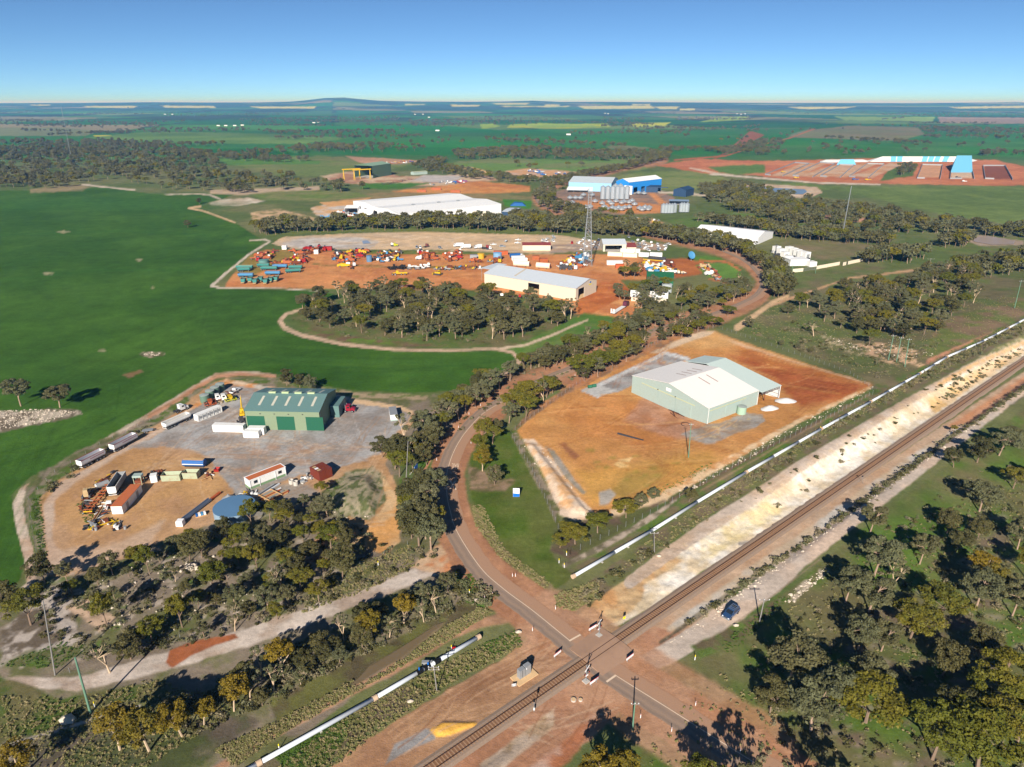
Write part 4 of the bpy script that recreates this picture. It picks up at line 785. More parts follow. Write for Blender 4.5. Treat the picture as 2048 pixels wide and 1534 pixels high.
# south of the railway, bottom right
for a in [(1578,1372,15,'grey','tall grey-green gum with bare white upper limbs nearest the parked vehicle',1.05),(1622,1462,15,'grey','broad grey gum leaning over the roadside grass at the bottom right corner of the bend',1.1),(1540,1425,11,'dark','dark low gum at the edge of the bottom right bush, closest to the road',1.0),(1677,1428,13,'grey','grey gum on thin forked stems between the big olive dome tree and the road',1.0),(1731,1444,13,'olive','biggest olive dome-crowned mallee in the bottom right bush',1.5),(1748,1152,14,'grey','large grey gum beside the pale track at the edge of the southern bush',1.1),(1783,1182,10,'thin','sparse half-bare gum just behind the large grey gum by the pale track',1.1),
          (1839,1128,11,'grey','silvery gum standing beside the thin dead trunk stump in the southern bush',1.0),(1737,1224,13,'grey','brown-grey gum above the olive mallees, on the green slope south of the track',1.1),(1690,1205,12,'grey','grey gum casting its shadow on the open grass below the pale track',1.0),(1716,1298,11,'grey','silver-leaved gum directly above the biggest olive dome tree',1.0),(1762,1302,10,'grey','grey gum with bare twigs on the lit side, right of the silver-leaved gum',1.0),(1819,1278,12,'olive','golden-olive mallee with slanting pale trunks in the middle of the southern bush',1.25),(1868,1246,12,'olive','olive mallee upslope of the golden mallee with slanting trunks',1.25),
          (1944,1165,12,'gold','golden-topped tall mallee in the upper part of the southern bush',1.1),(1975,1190,11,'gold','second golden mallee right of the tallest golden one',1.1),(2024,1232,12,'grey','gum with long leaning trunks at the right edge of the frame',1.0),(1997,1393,13,'olive','olive gum with long leaning white stems at the lower right',1.2),(1864,1518,14,'olive','gum with a thick peeling orange trunk at the bottom right',1.2),(1885,1350,11,'dark','shaded grey gum between the olive dome tree and the lower right trees',1.0),(1955,1540,14,'olive','dense olive gum filling the bottom right corner',1.4),(2030,1500,13,'olive','olive gum at the far bottom right corner of the frame',1.3),(1910,1105,9,'dark','dark rounded tree on the grass below the track, upper southern bush',1.1),
          (1192,1580,11,'gold','golden-green gum rising from the bottom edge beside the railway reserve',1.2),(1252,1565,9,'gold','smaller golden gum right of the one on the bottom edge',1.1),(1412,1600,10,'olive','olive gum top poking up at the bottom edge by the road',1.1)]:
    T(a[0],a[1],a[2],a[3],a[4],wide=a[5])
for x,y in [(1450,1640),(1500,1665),(1650,1660),(1700,1680)]:T(x,y,14,'thin','gum just below the frame whose lacy shadow falls across the road','gums below the bottom edge',wide=1.1)
scatter([(1700,1100),(1800,1025),(1900,945),(2050,830),(2050,1150),(1900,1120),(1780,1120)],9,(8,13),['grey','dark','grey','olive'],{'grey':'grey gum in the strip of bush beside the pale track, right edge','dark':'dark-leaved tree in the strip of bush beside the pale track, right edge','olive':'olive mallee in the strip of bush beside the pale track, right edge'},'trees of the bush strip beside the southern track',21,gap=5.5)
scatter([(1640,1480),(1700,1330),(1800,1200),(1900,1130),(2050,1150),(2050,1540),(1900,1560),(1740,1560)],5,(8,13),['grey','olive','dark'],{'grey':'grey gum among the thick bush at the lower right','dark':'dark-leaved tree among the thick bush at the lower right','olive':'olive mallee among the thick bush at the lower right'},'trees of the lower right bush',22,gap=6.5)
T(1905,868,4.5,'gold','small lone golden bush between the rails and the pale track on the right',name='shrub')
# verge between road, drain and pipeline, bottom left
for a in [(240,1500,12,'gold','leftmost tall golden-green gum of the row along the drain',1.1),(299,1502,12,'gold','golden gum with twisted white trunk near the bottom left',1.15),(365,1472,11,'gold','golden gum with a pale spotted trunk behind the twisted white one',1.1),(408,1452,8,'gold','short golden gum at the right end of the bottom left cluster',1.0),(468,1422,11,'gold','golden-brown gum halfway along the drain row',1.0),(500,1400,9,'thin','bare-branched gum beside the golden-brown one on the drain row',1.0),(567,1356,12,'gold','tall white-stemmed golden gum midway along the pale track',0.9),(745,1278,10,'gold','white-stemmed gum with a flat golden crown above the drain water',1.0),(808,1250,10,'gold','brightest golden gum, on an orange stem, near the head of the drain',1.0),(848,1244,8,'thin','leafless pale twiggy tree right of the brightest golden gum',0.9),(872,1225,8,'thin','spreading bare white-limbed tree nearest the road end of the drain row',1.2),(40,1555,10,'gold','golden gum cut by the bottom left edge of the frame',1.2)]:
    T(a[0],a[1],a[2],a[3],a[4],wide=a[5])
scatter([(330,1440),(420,1400),(560,1325),(700,1262),(840,1205),(900,1180),(900,1225),(760,1290),(600,1375),(470,1440),(380,1480)],28,(4.5,8.5),['dark','grey','thin','dark'],{'grey':'low grey-green tree in the thicket along the drain','dark':'low dark tree in the thicket along the drain','thin':'sparse twiggy tree in the thicket along the drain'},'low trees of the thicket along the drain',23,gap=3.2)
# left bush below the yard
for a in [(62,1250,11,'olive','olive gum with splayed white stems at the far left',1.1),(214,1252,11,'olive','slim bright olive gum on a thin white stem in the left clearing',0.75),(300,1148,10,'olive','slim olive gum at the lower edge of the dirt yard',0.75),(380,1122,11,'dark','tall thin-stemmed dark gum at the corner of the dirt yard',0.8),(404,1115,11,'dark','tall thin-stemmed dark gum right of its twin at the yard corner',0.8),(426,1180,10,'olive','bright olive gum beside the heap of white stones',1.0),(365,1255,11,'olive','slim olive gum with a long bare stem in the left bush',0.7),(515,1140,10,'olive','slim olive gum on a white forked stem in the left bush',0.75),(566,1182,9,'thin','bare white-limbed tree in the middle of the left bush',1.0),(504,1055,11,'olive','bright olive gum in front of the blue-roofed tank',0.8),(452,1080,9,'dark','dark bushy tree left of the blue-roofed tank',0.9),(575,1035,8,'dark','brown-green tree right of the blue-roofed tank by the timber stack',1.0),(642,990,5.5,'olive','little round olive tree in front of the rusty red container',1.1),(662,1096,8,'olive','rounded golden-olive tree at the head of the orange track',1.3),(685,1158,13,'dark','tall dark gum leaning on an orange trunk below the orange track',0.8),(90,1165,11,'dark','dark tree at the foot of the crop field track',0.9),(20,1215,9,'dark','dark tree by the bottom corner of the crop field',1.1),(220,1345,9,'thin','brown leafless bush by the pale track, left of the red soil',1.4),(262,1318,8,'dark','brown-grey bush right of the leafless bush on the pale track',1.3),(470,1262,9,'thin','half-dead tree at the end of the red soil patch',0.8)]:
    T(a[0],a[1],a[2],a[3],a[4],wide=a[5])
scatter([(120,1165),(260,1130),(350,1085),(440,1060),(470,1062),(520,1050),(600,1010),(640,1010),(700,1100),(700,1180),(600,1225),(480,1265),(380,1280),(260,1290),(170,1240)],54,(3,9),['dark','grey','olive','olive','grey','dark','olive'],{'grey':'grey-green tree in the bush between the dirt yard and the pale track','dark':'dark tree in the bush between the dirt yard and the pale track','olive':'olive tree in the bush between the dirt yard and the pale track'},'trees of the bush below the dirt yard',24,gap=4.0,avoid=[[(395,1240),(470,1210),(560,1170),(570,1190),(460,1250),(400,1270)],[(150,1195),(330,1145),(420,1120),(490,1150),(400,1235),(250,1290),(180,1270)]])
# along the sealed road, left side then right side
for a in [(838,1092,13,'dark','tallest dark gum hard against the road bend, shading the lane',1.0),(862,1100,11,'grey','grey-green gum beside the tallest dark gum on the bend',1.0),(826,1020,11,'dark','dark gum above the two roadside gums on the bend',1.0),(850,1048,10,'grey','rounded grey gum nearest the painted X on the road',1.0),(790,938,12,'dark','dark gum at the right edge of the gravel yard',0.95),(765,915,8,'dark','short dark tree left of the gum at the gravel yard edge',1.1),(808,895,12,'thin','pale-limbed gum leaning over the end of the gravel yard',1.0),(850,880,11,'grey','grey gum on the roadside bank opposite the gravel yard',1.1),(870,892,9,'grey','smaller grey gum between the roadside bank gum and the road',1.0),(892,850,10,'grey','grey gum in the roadside row, level with the lone white container',1.2),(915,820,9,'grey','grey gum in the roadside row near the white guide posts',1.2),(950,815,10,'grey','broad silver gum leaning at the tip of the crop field',1.3),(930,800,8,'dark','dark gum behind the broad silver gum at the tip of the crop field',1.0),(1020,762,9,'grey','grey gum with white limbs standing in the track bend',1.1),
          (1048,742,9,'olive','small olive gum with an orange stem right of the track bend',0.8),(1062,738,8,'grey','grey gum on orange stems next to the small olive gum',1.1),(1095,732,9,'grey','silver-grey gum in the thick row north of the road',1.3),(1120,722,8,'grey','second silver-grey gum in the thick row north of the road',1.3),(1140,708,10,'olive','olive-brown gum standing taller than the silver row',1.0),(1165,700,8,'grey','low silver gum behind the olive-brown one',1.4),(1190,692,8,'grey','low silver gum at the far end of the silver row',1.4),
          (1030,832,10,'olive','big rounded mallee at the corner of the orange pad fence',1.5),(1060,812,10,'olive','mallee crown joined to the big rounded one at the pad corner',1.4),(1093,795,9,'olive','bright olive mallee by the pad entrance',1.2),(968,882,8,'olive','grey-olive mallee beside the sealed lane, above the RAIL marking',1.1),(985,888,7,'olive','rounded mallee right of the grey-olive one by the lane',1.0),(965,942,8,'gold','bright golden mallee beside the RAIL marking',1.1),(990,970,7,'bushy','silver-grey bush below the golden mallee on the grass verge',0.8),(1165,756,11,'olive','umbrella-shaped mallee with bare branching trunks on the road bank',1.4),(1200,742,10,'olive','umbrella mallee next to the bare-trunked one on the road bank',1.4),(1235,722,10,'olive','bright olive umbrella mallee nearest the grey apron',1.3),(1262,706,9,'olive','olive mallee at the right end of the umbrella row',1.3),(1215,728,8,'dark','darker mallee squeezed into the umbrella row',1.2)]:
    T(a[0],a[1],a[2]*1.25,a[3],a[4],wide=a[5])
for a in [(1362,678,7,'olive','low bright olive mallee clump at the far corner of the pad',1.8),(1395,664,6,'olive','second low olive mallee behind the pad corner',1.8),(1425,655,6,'olive','third low olive mallee along the road behind the pad',1.8),(1340,640,7,'olive','low olive mallee between the road and the silver gums',1.8),(1455,632,6,'olive','low olive mallee where the dirt road leaves the sealed road',1.6),(1235,690,9,'olive','olive mallee opposite the white lorry yard entrance',1.1),(1265,672,8,'grey','grey gum right of the olive mallee at the yard entrance',1.2),(1290,662,8,'grey','grey gum leaning over the road by the yard entrance',1.2),(1310,652,9,'grey','grey gum at the corner below the small white house',1.2),(1340,640,9,'grey','silvery gum right of the small white house',1.3),(1395,622,10,'grey','silver gum with dark forked stems on the far roadside',1.3),(1420,612,9,'grey','silver gum next to the forked one on the far roadside',1.3),(1450,600,9,'grey','grey gum near the yellow soil by the far bend',1.3),(1470,588,10,'grey','leaning grey gum at the far bend',1.2)]:
    T(a[0],a[1],a[2]*1.25,a[3],a[4],wide=a[5])
# by the pad fence and pipeline
for a in [(1150,1088,7,'olive','olive shrub-tree at the lowest corner of the pad fence',1.6),(1195,1066,7,'olive','olive mallee right of the one at the lowest fence corner',1.5),(1252,1035,7,'olive','olive mallee with white stems under the pad bank',1.5),(1285,1015,6,'bushy','grey-green bush with bare twigs under the pad bank',0.8),(1310,1000,5,'bushy','rounded bush at the right end of the row under the pad bank',0.9),(1378,1003,6,'dark','lone dark shrub beside the white pipeline',1.0),(1120,1095,5,'olive','small olive shrub left of the lowest fence corner',1.5)]:
    T(a[0],a[1],a[2],a[3],a[4],wide=a[5])
# crop field and left yard
for a in [(42,812,15,'grey','tall gum with bare white limbs on the stony outcrop in the crop',1.1),(120,815,11,'grey','rounded gum right of the tall one on the stony outcrop',1.5),(574,772,10,'dark','tall dark gum behind the green workshop, left of its pair',0.9),(600,776,8,'dark','middle dark tree behind the green workshop',1.0),(625,780,9,'bushy','widest dark tree behind the green workshop',0.9),(376,455,9,'dark','lone tree in the crop field with a bare trunk',1.2),(399,408,9,'dark','lone tree near the far edge of the crop field',1.2),(1627,672,9,'thin','lone white-stemmed gum on the green slope behind the pad',1.6),(1575,628,8,'bushy','round bushy tree on the slope behind the pad',1.2),(1684,570,6,'bushy','lone round shrub below the substation wall',1.1),(1632,592,6,'bushy','lone round shrub left of the bush on the slope',1.0),(1500,655,8,'bushy','dark scrubby clump beyond the far pad corner',1.0),(1755,560,6,'dark','small tree at the upper edge of the bush on the slope',1.2),(1562,692,4,'bushy','round shrub left of the pair behind the pad fence',0.9),(1595,698,4,'bushy','left shrub of the joined pair behind the pad fence',0.9),(1622,706,4,'bushy','right shrub of the joined pair behind the pad fence',0.9)]:
    T(a[0],a[1],a[2],a[3],a[4],wide=a[5])
# clump of bush beyond the tongue of crop
scatter([(585,625),(610,600),(700,590),(800,588),(900,590),(980,592),(1060,612),(1150,640),(1100,660),(1000,688),(900,686),(820,684),(700,672),(620,655)],34,(9,13),['grey','dark','grey','dark','thin'],{'grey':'grey gum in the wooded island between the crop and the red yard','dark':'dark gum in the wooded island between the crop and the red yard','thin':'pale-limbed thin gum in the wooded island between the crop and the red yard'},'trees of the wooded island beside the crop',25,gap=5.2,wide=(1.0,1.35))
T(935,640,11,'olive','bright green flat-topped tree in the wooded island',wide=1.3);T(704,600,12,'olive','flat-topped olive tree at the back of the wooded island, left part',wide=1.2)
# bush on the slope right of the far bend
scatter([(1660,600),(1720,570),(1800,575),(1900,545),(1980,560),(1940,620),(1880,680),(1800,690),(1740,700),(1660,650),(1590,620)],18,(8,11),['grey','dark','dark','olive'],{'grey':'grey gum in the dense bush on the slope behind the three power poles','dark':'dark gum in the dense bush on the slope behind the three power poles','olive':'olive gum in the dense bush on the slope behind the three power poles'},'trees of the bush behind the power poles',26,gap=5.5,wide=(1.0,1.35))
# ---------------------------------------------------------------- farther woods: one mass
LOW=[quads_mesh('wood_'+k,q,LEAF[leaf_for[k]],(mb.v,mb.f,bark_for[k])) for k,s_ in (('grey',1),('dark',2),('dark',3),('grey',4),('olive',5),('bushy',6)) for q,mb in [tree_parts(k,900+s_,True)]]
wp,wsc=[],[]
def wood(poly,n,hs=(8,12),seed=0):
    p=pts_in(poly,n,seed);wp.append(lift(p));wsc.append(np.random.default_rng(seed).uniform(hs[0],hs[1],len(p))/12*1.12)
wood([(-400,300),(0,300),(120,285),(300,290),(420,310),(440,335),(460,350),(560,352),(640,368),(740,380),(700,388),(600,380),(480,388),(330,380),(240,362),(150,366),(0,376),(-400,380)],1500,(9,13),31)
wood([(0,360),(150,350),(160,372),(20,384)],40,(9,12),32)
wood([(505,462),(600,448),(740,446),(900,442),(1080,440),(1170,446),(1260,452),(1330,462),(1330,478),(1240,474),(1100,468),(900,460),(700,462),(520,472)],330,(8,12),33)
wood([(1065,400),(1085,384),(1120,360),(1250,334),(1330,312),(1340,318),(1250,342),(1140,368),(1105,392),(1110,415),(1180,428),(1260,440),(1200,445),(1100,432)],260,(8,11),34)
wood([(905,306),(1010,300),(1090,298),(1140,306),(1260,306),(1350,308),(1330,320),(1200,322),(1120,318),(1000,318),(920,320)],420,(10,13),35)
wood([(820,332),(870,320),(900,322),(880,332),(960,350),(1050,362),(1140,362),(1140,368),(1040,368),(940,358),(850,342)],150,(8,11),36)
wood([(1360,470),(1420,480),(1480,495),(1540,530),(1575,560),(1580,590),(1545,600),(1530,545),(1480,512),(1400,496),(1340,486),(1290,472)],150,(8,11),37)
wood([(1395,375),(1500,372),(1600,400),(1700,416),(1840,440),(1960,456),(2100,462),(2100,482),(1900,470),(1760,470),(1640,462),(1520,440),(1420,410)],420,(8,11),38)
wood([(1380,440),(1480,450),(1600,462),(1720,478),(1800,480),(1780,492),(1650,486),(1560,478),(1500,465)],110,(8,11),39)
wood([(1720,520),(1790,512),(1800,525),(1730,530)],14,(10,12),40);wood([(1790,520),(1850,515),(1850,528),(1800,530)],10,(10,12),41);wood([(1870,490),(1940,480),(1940,494),(1880,498)],14,(9,11),42)
wood([(1900,545),(1980,520),(2060,510),(2250,520),(2250,560),(2060,548),(1950,560)],120,(8,11),43);wood([(1820,560),(1850,548),(1880,556),(1850,570)],6,(7,9),44)
wood([(1425,302),(1500,286),(1560,280),(1570,290),(1500,300),(1430,308)],90,(9,12),45);wood([(1430,302),(1580,306),(1570,310),(1450,312)],40,(9,12),46)
wood([(1640,290),(1750,304),(1700,310),(1640,306)],18,(9,11),47);wood([(1795,332),(1830,332),(1825,350),(1790,352)],30,(7,10),48)
wood([(1130,268),(1200,262),(1400,270),(1400,276),(1200,272)],20,(10,13),49);wood([(1620,250),(2060,262),(2060,272),(1850,268),(1820,256)],220,(10,13),50);wood([(1340,262),(1520,252),(1520,256),(1350,266)],60,(9,11),51)
wood([(430,315),(560,300),(640,290),(720,294),(720,300),(600,306),(470,320)],120,(10,13),52);wood([(620,296),(720,290),(880,296),(860,304),(700,306),(620,304)],70,(10,13),53)
wood([(330,300),(420,306),(500,314),(620,322),(560,326),(440,320),(340,308)],130,(9,12),54)
wood([(60,290),(200,280),(340,286),(420,290),(420,296),(200,292)],60,(9,12),55)
for p_,n_,s_ in [([(480,240),(640,236),(800,234),(800,242),(660,246),(480,248)],300,56),([(820,244),(900,238),(1000,236),(1000,250),(880,256),(820,252)],200,57),([(0,246),(200,243),(330,250),(330,256),(160,258),(0,254)],200,58),([(210,262),(330,258),(500,258),(500,263),(300,268)],110,59),([(500,262),(760,262),(820,268),(700,272),(560,270)],90,60),([(1200,236),(1290,236),(1280,252),(1210,250)],90,61),([(1340,235),(1500,230),(1500,238),(1400,244)],60,62),([(1000,236),(1140,238),(1140,248),(1010,252)],90,63),([(1500,224),(2060,226),(2060,234),(1700,232)],160,64),([(330,228),(560,226),(560,234),(330,236)],140,65),([(1400,284),(1640,258),(1700,262),(1500,292)],14,66),([(700,280),(1000,272),(1300,285),(1000,300)],30,67),([(1500,285),(2060,285),(2060,310),(1500,305)],26,68),([(880,330),(1200,330),(1200,350),(880,345)],5,69)]:
    wood(p_,n_,(9,13),s_)
NF=sum(len(q) for q in wp)
def grove(poly,n,hs,seed,gap): # more of the same bush past the three hundred largest trees
    p=pts_in(poly,n*6,seed);kept=[]
    for q in p:
        if all((q[0]-a)**2+(q[1]-b)**2 > gap*gap for a,b in TREE_XY):kept.append(q);TREE_XY.append((q[0],q[1]))
        if len(kept) == n:break
    if kept:k=np.array(kept);wp.append(lift(k));wsc.append(np.random.default_rng(seed).uniform(hs[0],hs[1],len(k))/12*1.1)
rr_=np.random.default_rng(77) # more shelter belts and single trees far out
for k in range(90):
    y=218+rr_.random()**1.6*92;x=rr_.uniform(-200,2250);l=rr_.uniform(40,260)*(0.5+(y-215)/90);dy=rr_.normal()*l*0.03;th_=0.7+(y-215)/40
    if 370 < x+l and x < 1120 and y > 296:continue
    if y > 268 and x > 1050 and rr_.random() < 0.6:continue
    wood([(x,y),(x+l,y+dy),(x+l,y+dy+th_),(x,y+th_)],int(l*(0.25 if y > 245 else 0.5)),(9,13),700+k)
NF=sum(len(q) for q in wp)
grove([(585,625),(610,600),(700,590),(800,588),(900,590),(980,592),(1060,612),(1150,640),(1100,660),(1000,688),(900,686),(820,684),(700,672),(620,655)],85,(8.5,12),25,3.8)
grove([(1660,600),(1720,570),(1800,575),(1900,545),(1980,560),(1940,620),(1880,680),(1800,690),(1740,700),(1660,650),(1590,620)],90,(8,11),26,4.6)
grove([(1720,1090),(1800,1025),(1900,945),(2060,830),(2400,700),(2400,1000),(2060,1120),(1900,1100),(1780,1110)],10,(6,9),27,6.5)
grove([(2050,1150),(2400,1000),(2500,1640),(2050,1600)],16,(8,11),28,8);grove([(110,1175),(260,1130),(350,1085),(470,1062),(600,1010),(640,1010),(700,1100),(700,1180),(600,1225),(480,1265),(260,1290),(170,1240)],14,(2.5,5),29,3.4)
grove([(1050,708),(1250,660),(1440,612),(1470,600),(1450,622),(1270,690),(1100,740)],30,(4,8),30,4)
grove([(1230,590),(1290,575),(1400,590),(1480,580),(1440,605),(1330,630),(1270,630),(1240,600)],36,(6,10),33,5);grove([(1225,545),(1270,540),(1290,560),(1260,570)],7,(6,9),34,5)
grove([(770,935),(830,890),(880,840),(930,800),(985,765),(1010,775),(960,815),(910,850),(870,900),(850,940),(800,960)],34,(6,10),130,3.6);grove([(815,1000),(862,985),(872,1090),(850,1110),(820,1080)],9,(8,11),131,3.4);grove([(1055,745),(1100,720),(1180,690),(1260,655),(1310,640),(1300,655),(1200,700),(1110,740)],40,(6,10),132,3.6);grove([(1160,768),(1200,745),(1270,706),(1290,700),(1250,728),(1190,760)],9,(7,9),133,4)
grove([(1010,850),(1050,815),(1110,785),(1100,800),(1050,840)],6,(7,9),134,4);grove([(1310,690),(1360,668),(1430,650),(1420,640),(1340,668)],14,(5,7),135,4);grove([(1440,600),(1480,570),(1510,590),(1480,605)],10,(7,9),136,4);grove([(905,960),(1000,850),(1010,860),(960,940)],3,(5,7),137,5)
WP=np.concatenate(wp);WS=np.concatenate(wsc)
IX=np.r_[RNG.integers(0,len(LOW),NF),len(LOW)+RNG.integers(0,len(HIW),len(WP)-NF)]
gn_scatter('woodland',WP,WS,RNG.uniform(0,6.28,len(WP)),LOW+HIW,'olive and grey gum woodland in belts and blocks across the far paddocks','woodland',IX)
# ---------------------------------------------------------------- scrub, tussocks, weeds
def plant(kind,seed,K,r,size,per,flat_=0.7,mat_='scrub'):
    g=np.random.default_rng(seed);c=g.normal(size=(K,3))*np.array([r*0.5,r*0.5,r*0.15])+np.array([0,0,r*0.45])
    return quads_mesh(kind,leaves(g,c,g.uniform(0.4,0.7,K)*r,per,size,flat_),LEAF[mat_])
SCR=[plant('low_scrub',300+i,5,0.9,0.17,26,mat_='scrub' if i % 3 else 'dark') for i in range(5)]
TUF=[plant('tussock',320+i,3,0.45,0.15,16,1.0,'tuft') for i in range(4)]
WEE=[plant('green_weed',340+i,4,0.5,0.15,18,0.7,'green') for i in range(3)]
sp=[pts_in([(100,1170),(260,1130),(440,1060),(640,1010),(800,1110),(860,1080),(880,1110),(760,1170),(560,1240),(360,1300),(200,1330),(60,1260)],700,71),pts_in([(300,1440),(560,1320),(760,1240),(920,1170),(960,1200),(800,1270),(560,1400),(380,1480)],420,72,[[(690,1376),(742,1330),(800,1292),(884,1240),(900,1246),(800,1324),(716,1374)]]),
      pts_in([(1150,1195),(1300,1095),(1500,965),(1700,842),(1900,728),(2060,655),(2060,670),(1880,760),(1700,862),(1500,988),(1300,1115),(1180,1215)],380,73),pts_in([(1340,1270),(1440,1208),(1560,1124),(1640,1071),(1700,1034),(1800,962),(1900,886),(2060,777),(2060,770),(1900,878),(1780,963),(1640,1062),(1500,1156),(1400,1228)],520,74),
      pts_in([(1480,1010),(1600,945),(1700,885),(1850,792),(2050,690),(2050,705),(1900,800),(1760,890),(1620,980),(1500,1050)],75,75),pts_in([(1860,790),(1960,735),(2050,692),(2050,700),(1960,758),(1880,815)],80,80),pts_in([(1480,660),(1600,640),(1700,690),(1850,700),(1900,690),(1750,770),(1640,720)],240,76),pts_in([(580,640),(700,600),(1000,600),(1140,640),(1000,690),(700,676)],420,77),pts_in([(1500,1330),(1700,1120),(1900,960),(2200,900),(2200,1640),(1500,1640)],800,78),pts_in([(1060,715),(1240,665),(1420,620),(1440,630),(1280,700),(1060,800),(930,870),(900,860)],260,79),pts_in([(880,1175),(985,1215),(1000,1190),(920,1140)],60,81),pts_in([(90,975),(160,920),(300,846),(300,856),(170,932),(100,990)],90,82)]
sp=np.concatenate(sp);s_=RNG.uniform(0.3,1.25,len(sp))**1.4
gn_scatter('low_scrub',lift(sp,-0.05),s_,RNG.uniform(0,6.28,len(sp)),SCR,'low grey-brown scrub over the verges and bush floor','scrub')
tp=[pts_in([(430,1500),(560,1440),(700,1365),(860,1270),(960,1215),(985,1225),(880,1290),(700,1390),(560,1470),(470,1534)],2200,91,[[(690,1376),(742,1330),(800,1292),(884,1240),(900,1246),(800,1324),(716,1374)]]),pts_in([(520,1560),(700,1430),(900,1320),(1030,1265),(1045,1290),(900,1370),(760,1460),(640,1560)],1500,92),pts_in([(1110,1190),(1200,1160),(1195,1195),(1150,1222),(1115,1215)],700,93),pts_in([(945,1010),(965,1010),(1010,1100),(1100,1165),(1090,1180),(1000,1115),(950,1050)],700,94),
      pts_in([(1200,1170),(1300,1080),(1500,950),(1700,835),(1900,720),(2060,640),(2060,660),(1880,758),(1700,858),(1500,985),(1300,1110)],2000,95),pts_in([(0,1390),(150,1400),(300,1360),(500,1400),(300,1534),(0,1534)],1500,96),pts_in([(1480,660),(1560,600),(1800,600),(2040,600),(2040,640),(1860,740),(1760,775),(1640,720)],2200,97),pts_in([(1300,1480),(1700,1100),(2200,900),(2200,1640),(1300,1640)],2600,98),pts_in([(640,1160),(740,1120),(820,1090),(830,1130),(740,1180),(600,1230)],900,99)]
tp=np.concatenate(tp);s_=RNG.uniform(0.3,0.85,len(tp))
gn_scatter('tussock_grass',lift(tp,-0.03),s_,RNG.uniform(0,6.28,len(tp)),TUF,'dry straw tussocks along the pipeline, drain and verges','grass')
gp=np.concatenate([pts_in([(540,1510),(700,1435),(690,1480),(620,1560)],700,101),pts_in([(905,1150),(940,1148),(985,1195),(970,1215),(925,1200)],350,102),pts_in([(960,1290),(1030,1262),(1045,1285),(985,1315)],220,103),pts_in([(130,1280),(200,1300),(100,1340),(0,1330)],200,104),pts_in([(1440,1290),(1560,1195),(1580,1200),(1460,1310)],150,105),pts_in([(62,1000),(80,990),(96,1130),(80,1130)],260,106),pts_in([(150,1010),(175,1000),(200,1050),(180,1060)],160,107),pts_in([(1290,985),(1330,975),(1430,930),(1420,945),(1330,992)],90,108),pts_in([(650,960),(760,960),(750,1030),(660,1020)],260,109)])
gn_scatter('green_weeds',lift(gp,-0.03),RNG.uniform(0.2,0.62,len(gp)),RNG.uniform(0,6.28,len(gp)),WEE,'bright green weeds in damp ground and along banks','weeds')
print('TREES',NTREE[0],'WOOD',len(WP))
# ---------------------------------------------------------------- paints
M={}
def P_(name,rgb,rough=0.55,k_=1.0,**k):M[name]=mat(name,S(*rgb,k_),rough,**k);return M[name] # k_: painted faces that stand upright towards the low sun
P_('trailer_side',(206,208,214),0.45,dirt=0.2,dcol=S(170,160,150));P_('white_steel',(238,238,236),dirt=0.25,dcol=S(190,170,150));P_('cream_steel',(236,222,200),dirt=0.2,dcol=S(196,166,132));P_('grey_steel',(176,180,184),0.45,k_=0.8,metal=0.2,dirt=0.3,dcol=S(150,140,132));P_('dark_steel',(70,70,74),0.5)
P_('black_rubber',(38,38,40),0.85);P_('dark_glass',(36,42,50),0.12,spec=0.6);P_('rust',(138,74,48),0.8,k_=0.8,var=0.3,scale=2.5);P_('dark_rust',(104,62,50),0.85,k_=0.8,var=0.3,scale=2.5)
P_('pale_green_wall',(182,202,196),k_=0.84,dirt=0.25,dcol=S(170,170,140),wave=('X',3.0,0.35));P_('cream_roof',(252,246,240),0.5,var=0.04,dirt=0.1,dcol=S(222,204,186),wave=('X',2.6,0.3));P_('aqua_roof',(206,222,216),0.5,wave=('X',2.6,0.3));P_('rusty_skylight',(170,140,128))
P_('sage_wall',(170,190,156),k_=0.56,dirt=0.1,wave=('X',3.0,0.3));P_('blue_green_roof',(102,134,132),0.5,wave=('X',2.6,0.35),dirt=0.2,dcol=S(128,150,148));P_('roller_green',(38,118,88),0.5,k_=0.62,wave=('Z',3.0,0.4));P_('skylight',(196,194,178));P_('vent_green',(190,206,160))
P_('zinc_roof',(206,214,222),0.45,wave=('X',2.2,0.25),dirt=0.15,dcol=S(186,186,186));P_('cream_wall',(240,228,206),k_=0.8,dirt=0.12,dcol=S(206,178,148),wave=('X',3.0,0.25));P_('white_roof',(248,248,246),0.5,wave=('X',1.6,0.2));P_('white_wall',(236,236,238),wave=('X',3.0,0.25))
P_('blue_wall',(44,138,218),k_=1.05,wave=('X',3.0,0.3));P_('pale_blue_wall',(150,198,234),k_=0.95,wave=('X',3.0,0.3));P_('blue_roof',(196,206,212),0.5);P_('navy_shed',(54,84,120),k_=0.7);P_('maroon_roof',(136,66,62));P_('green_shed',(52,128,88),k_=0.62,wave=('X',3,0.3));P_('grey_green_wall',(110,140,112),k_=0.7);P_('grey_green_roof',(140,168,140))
P_('orange_roof',(196,110,66),0.7,dirt=0.2,dcol=S(170,90,60),wave=('X',3.0,0.3));P_('tank_green',(118,150,132),0.6,k_=0.7,wave=('Z',2.5,0.2));P_('tank_lid',(158,168,164));P_('tank_blue',(92,130,166),0.6,var=0.06);P_('teal',(60,146,142),k_=0.85,dirt=0.5,dcol=S(140,90,66));P_('blue_paint',(40,112,190),k_=0.75,dirt=0.2);P_('sky_paint',(84,160,214),k_=0.75,dirt=0.2,dcol=S(150,120,100))
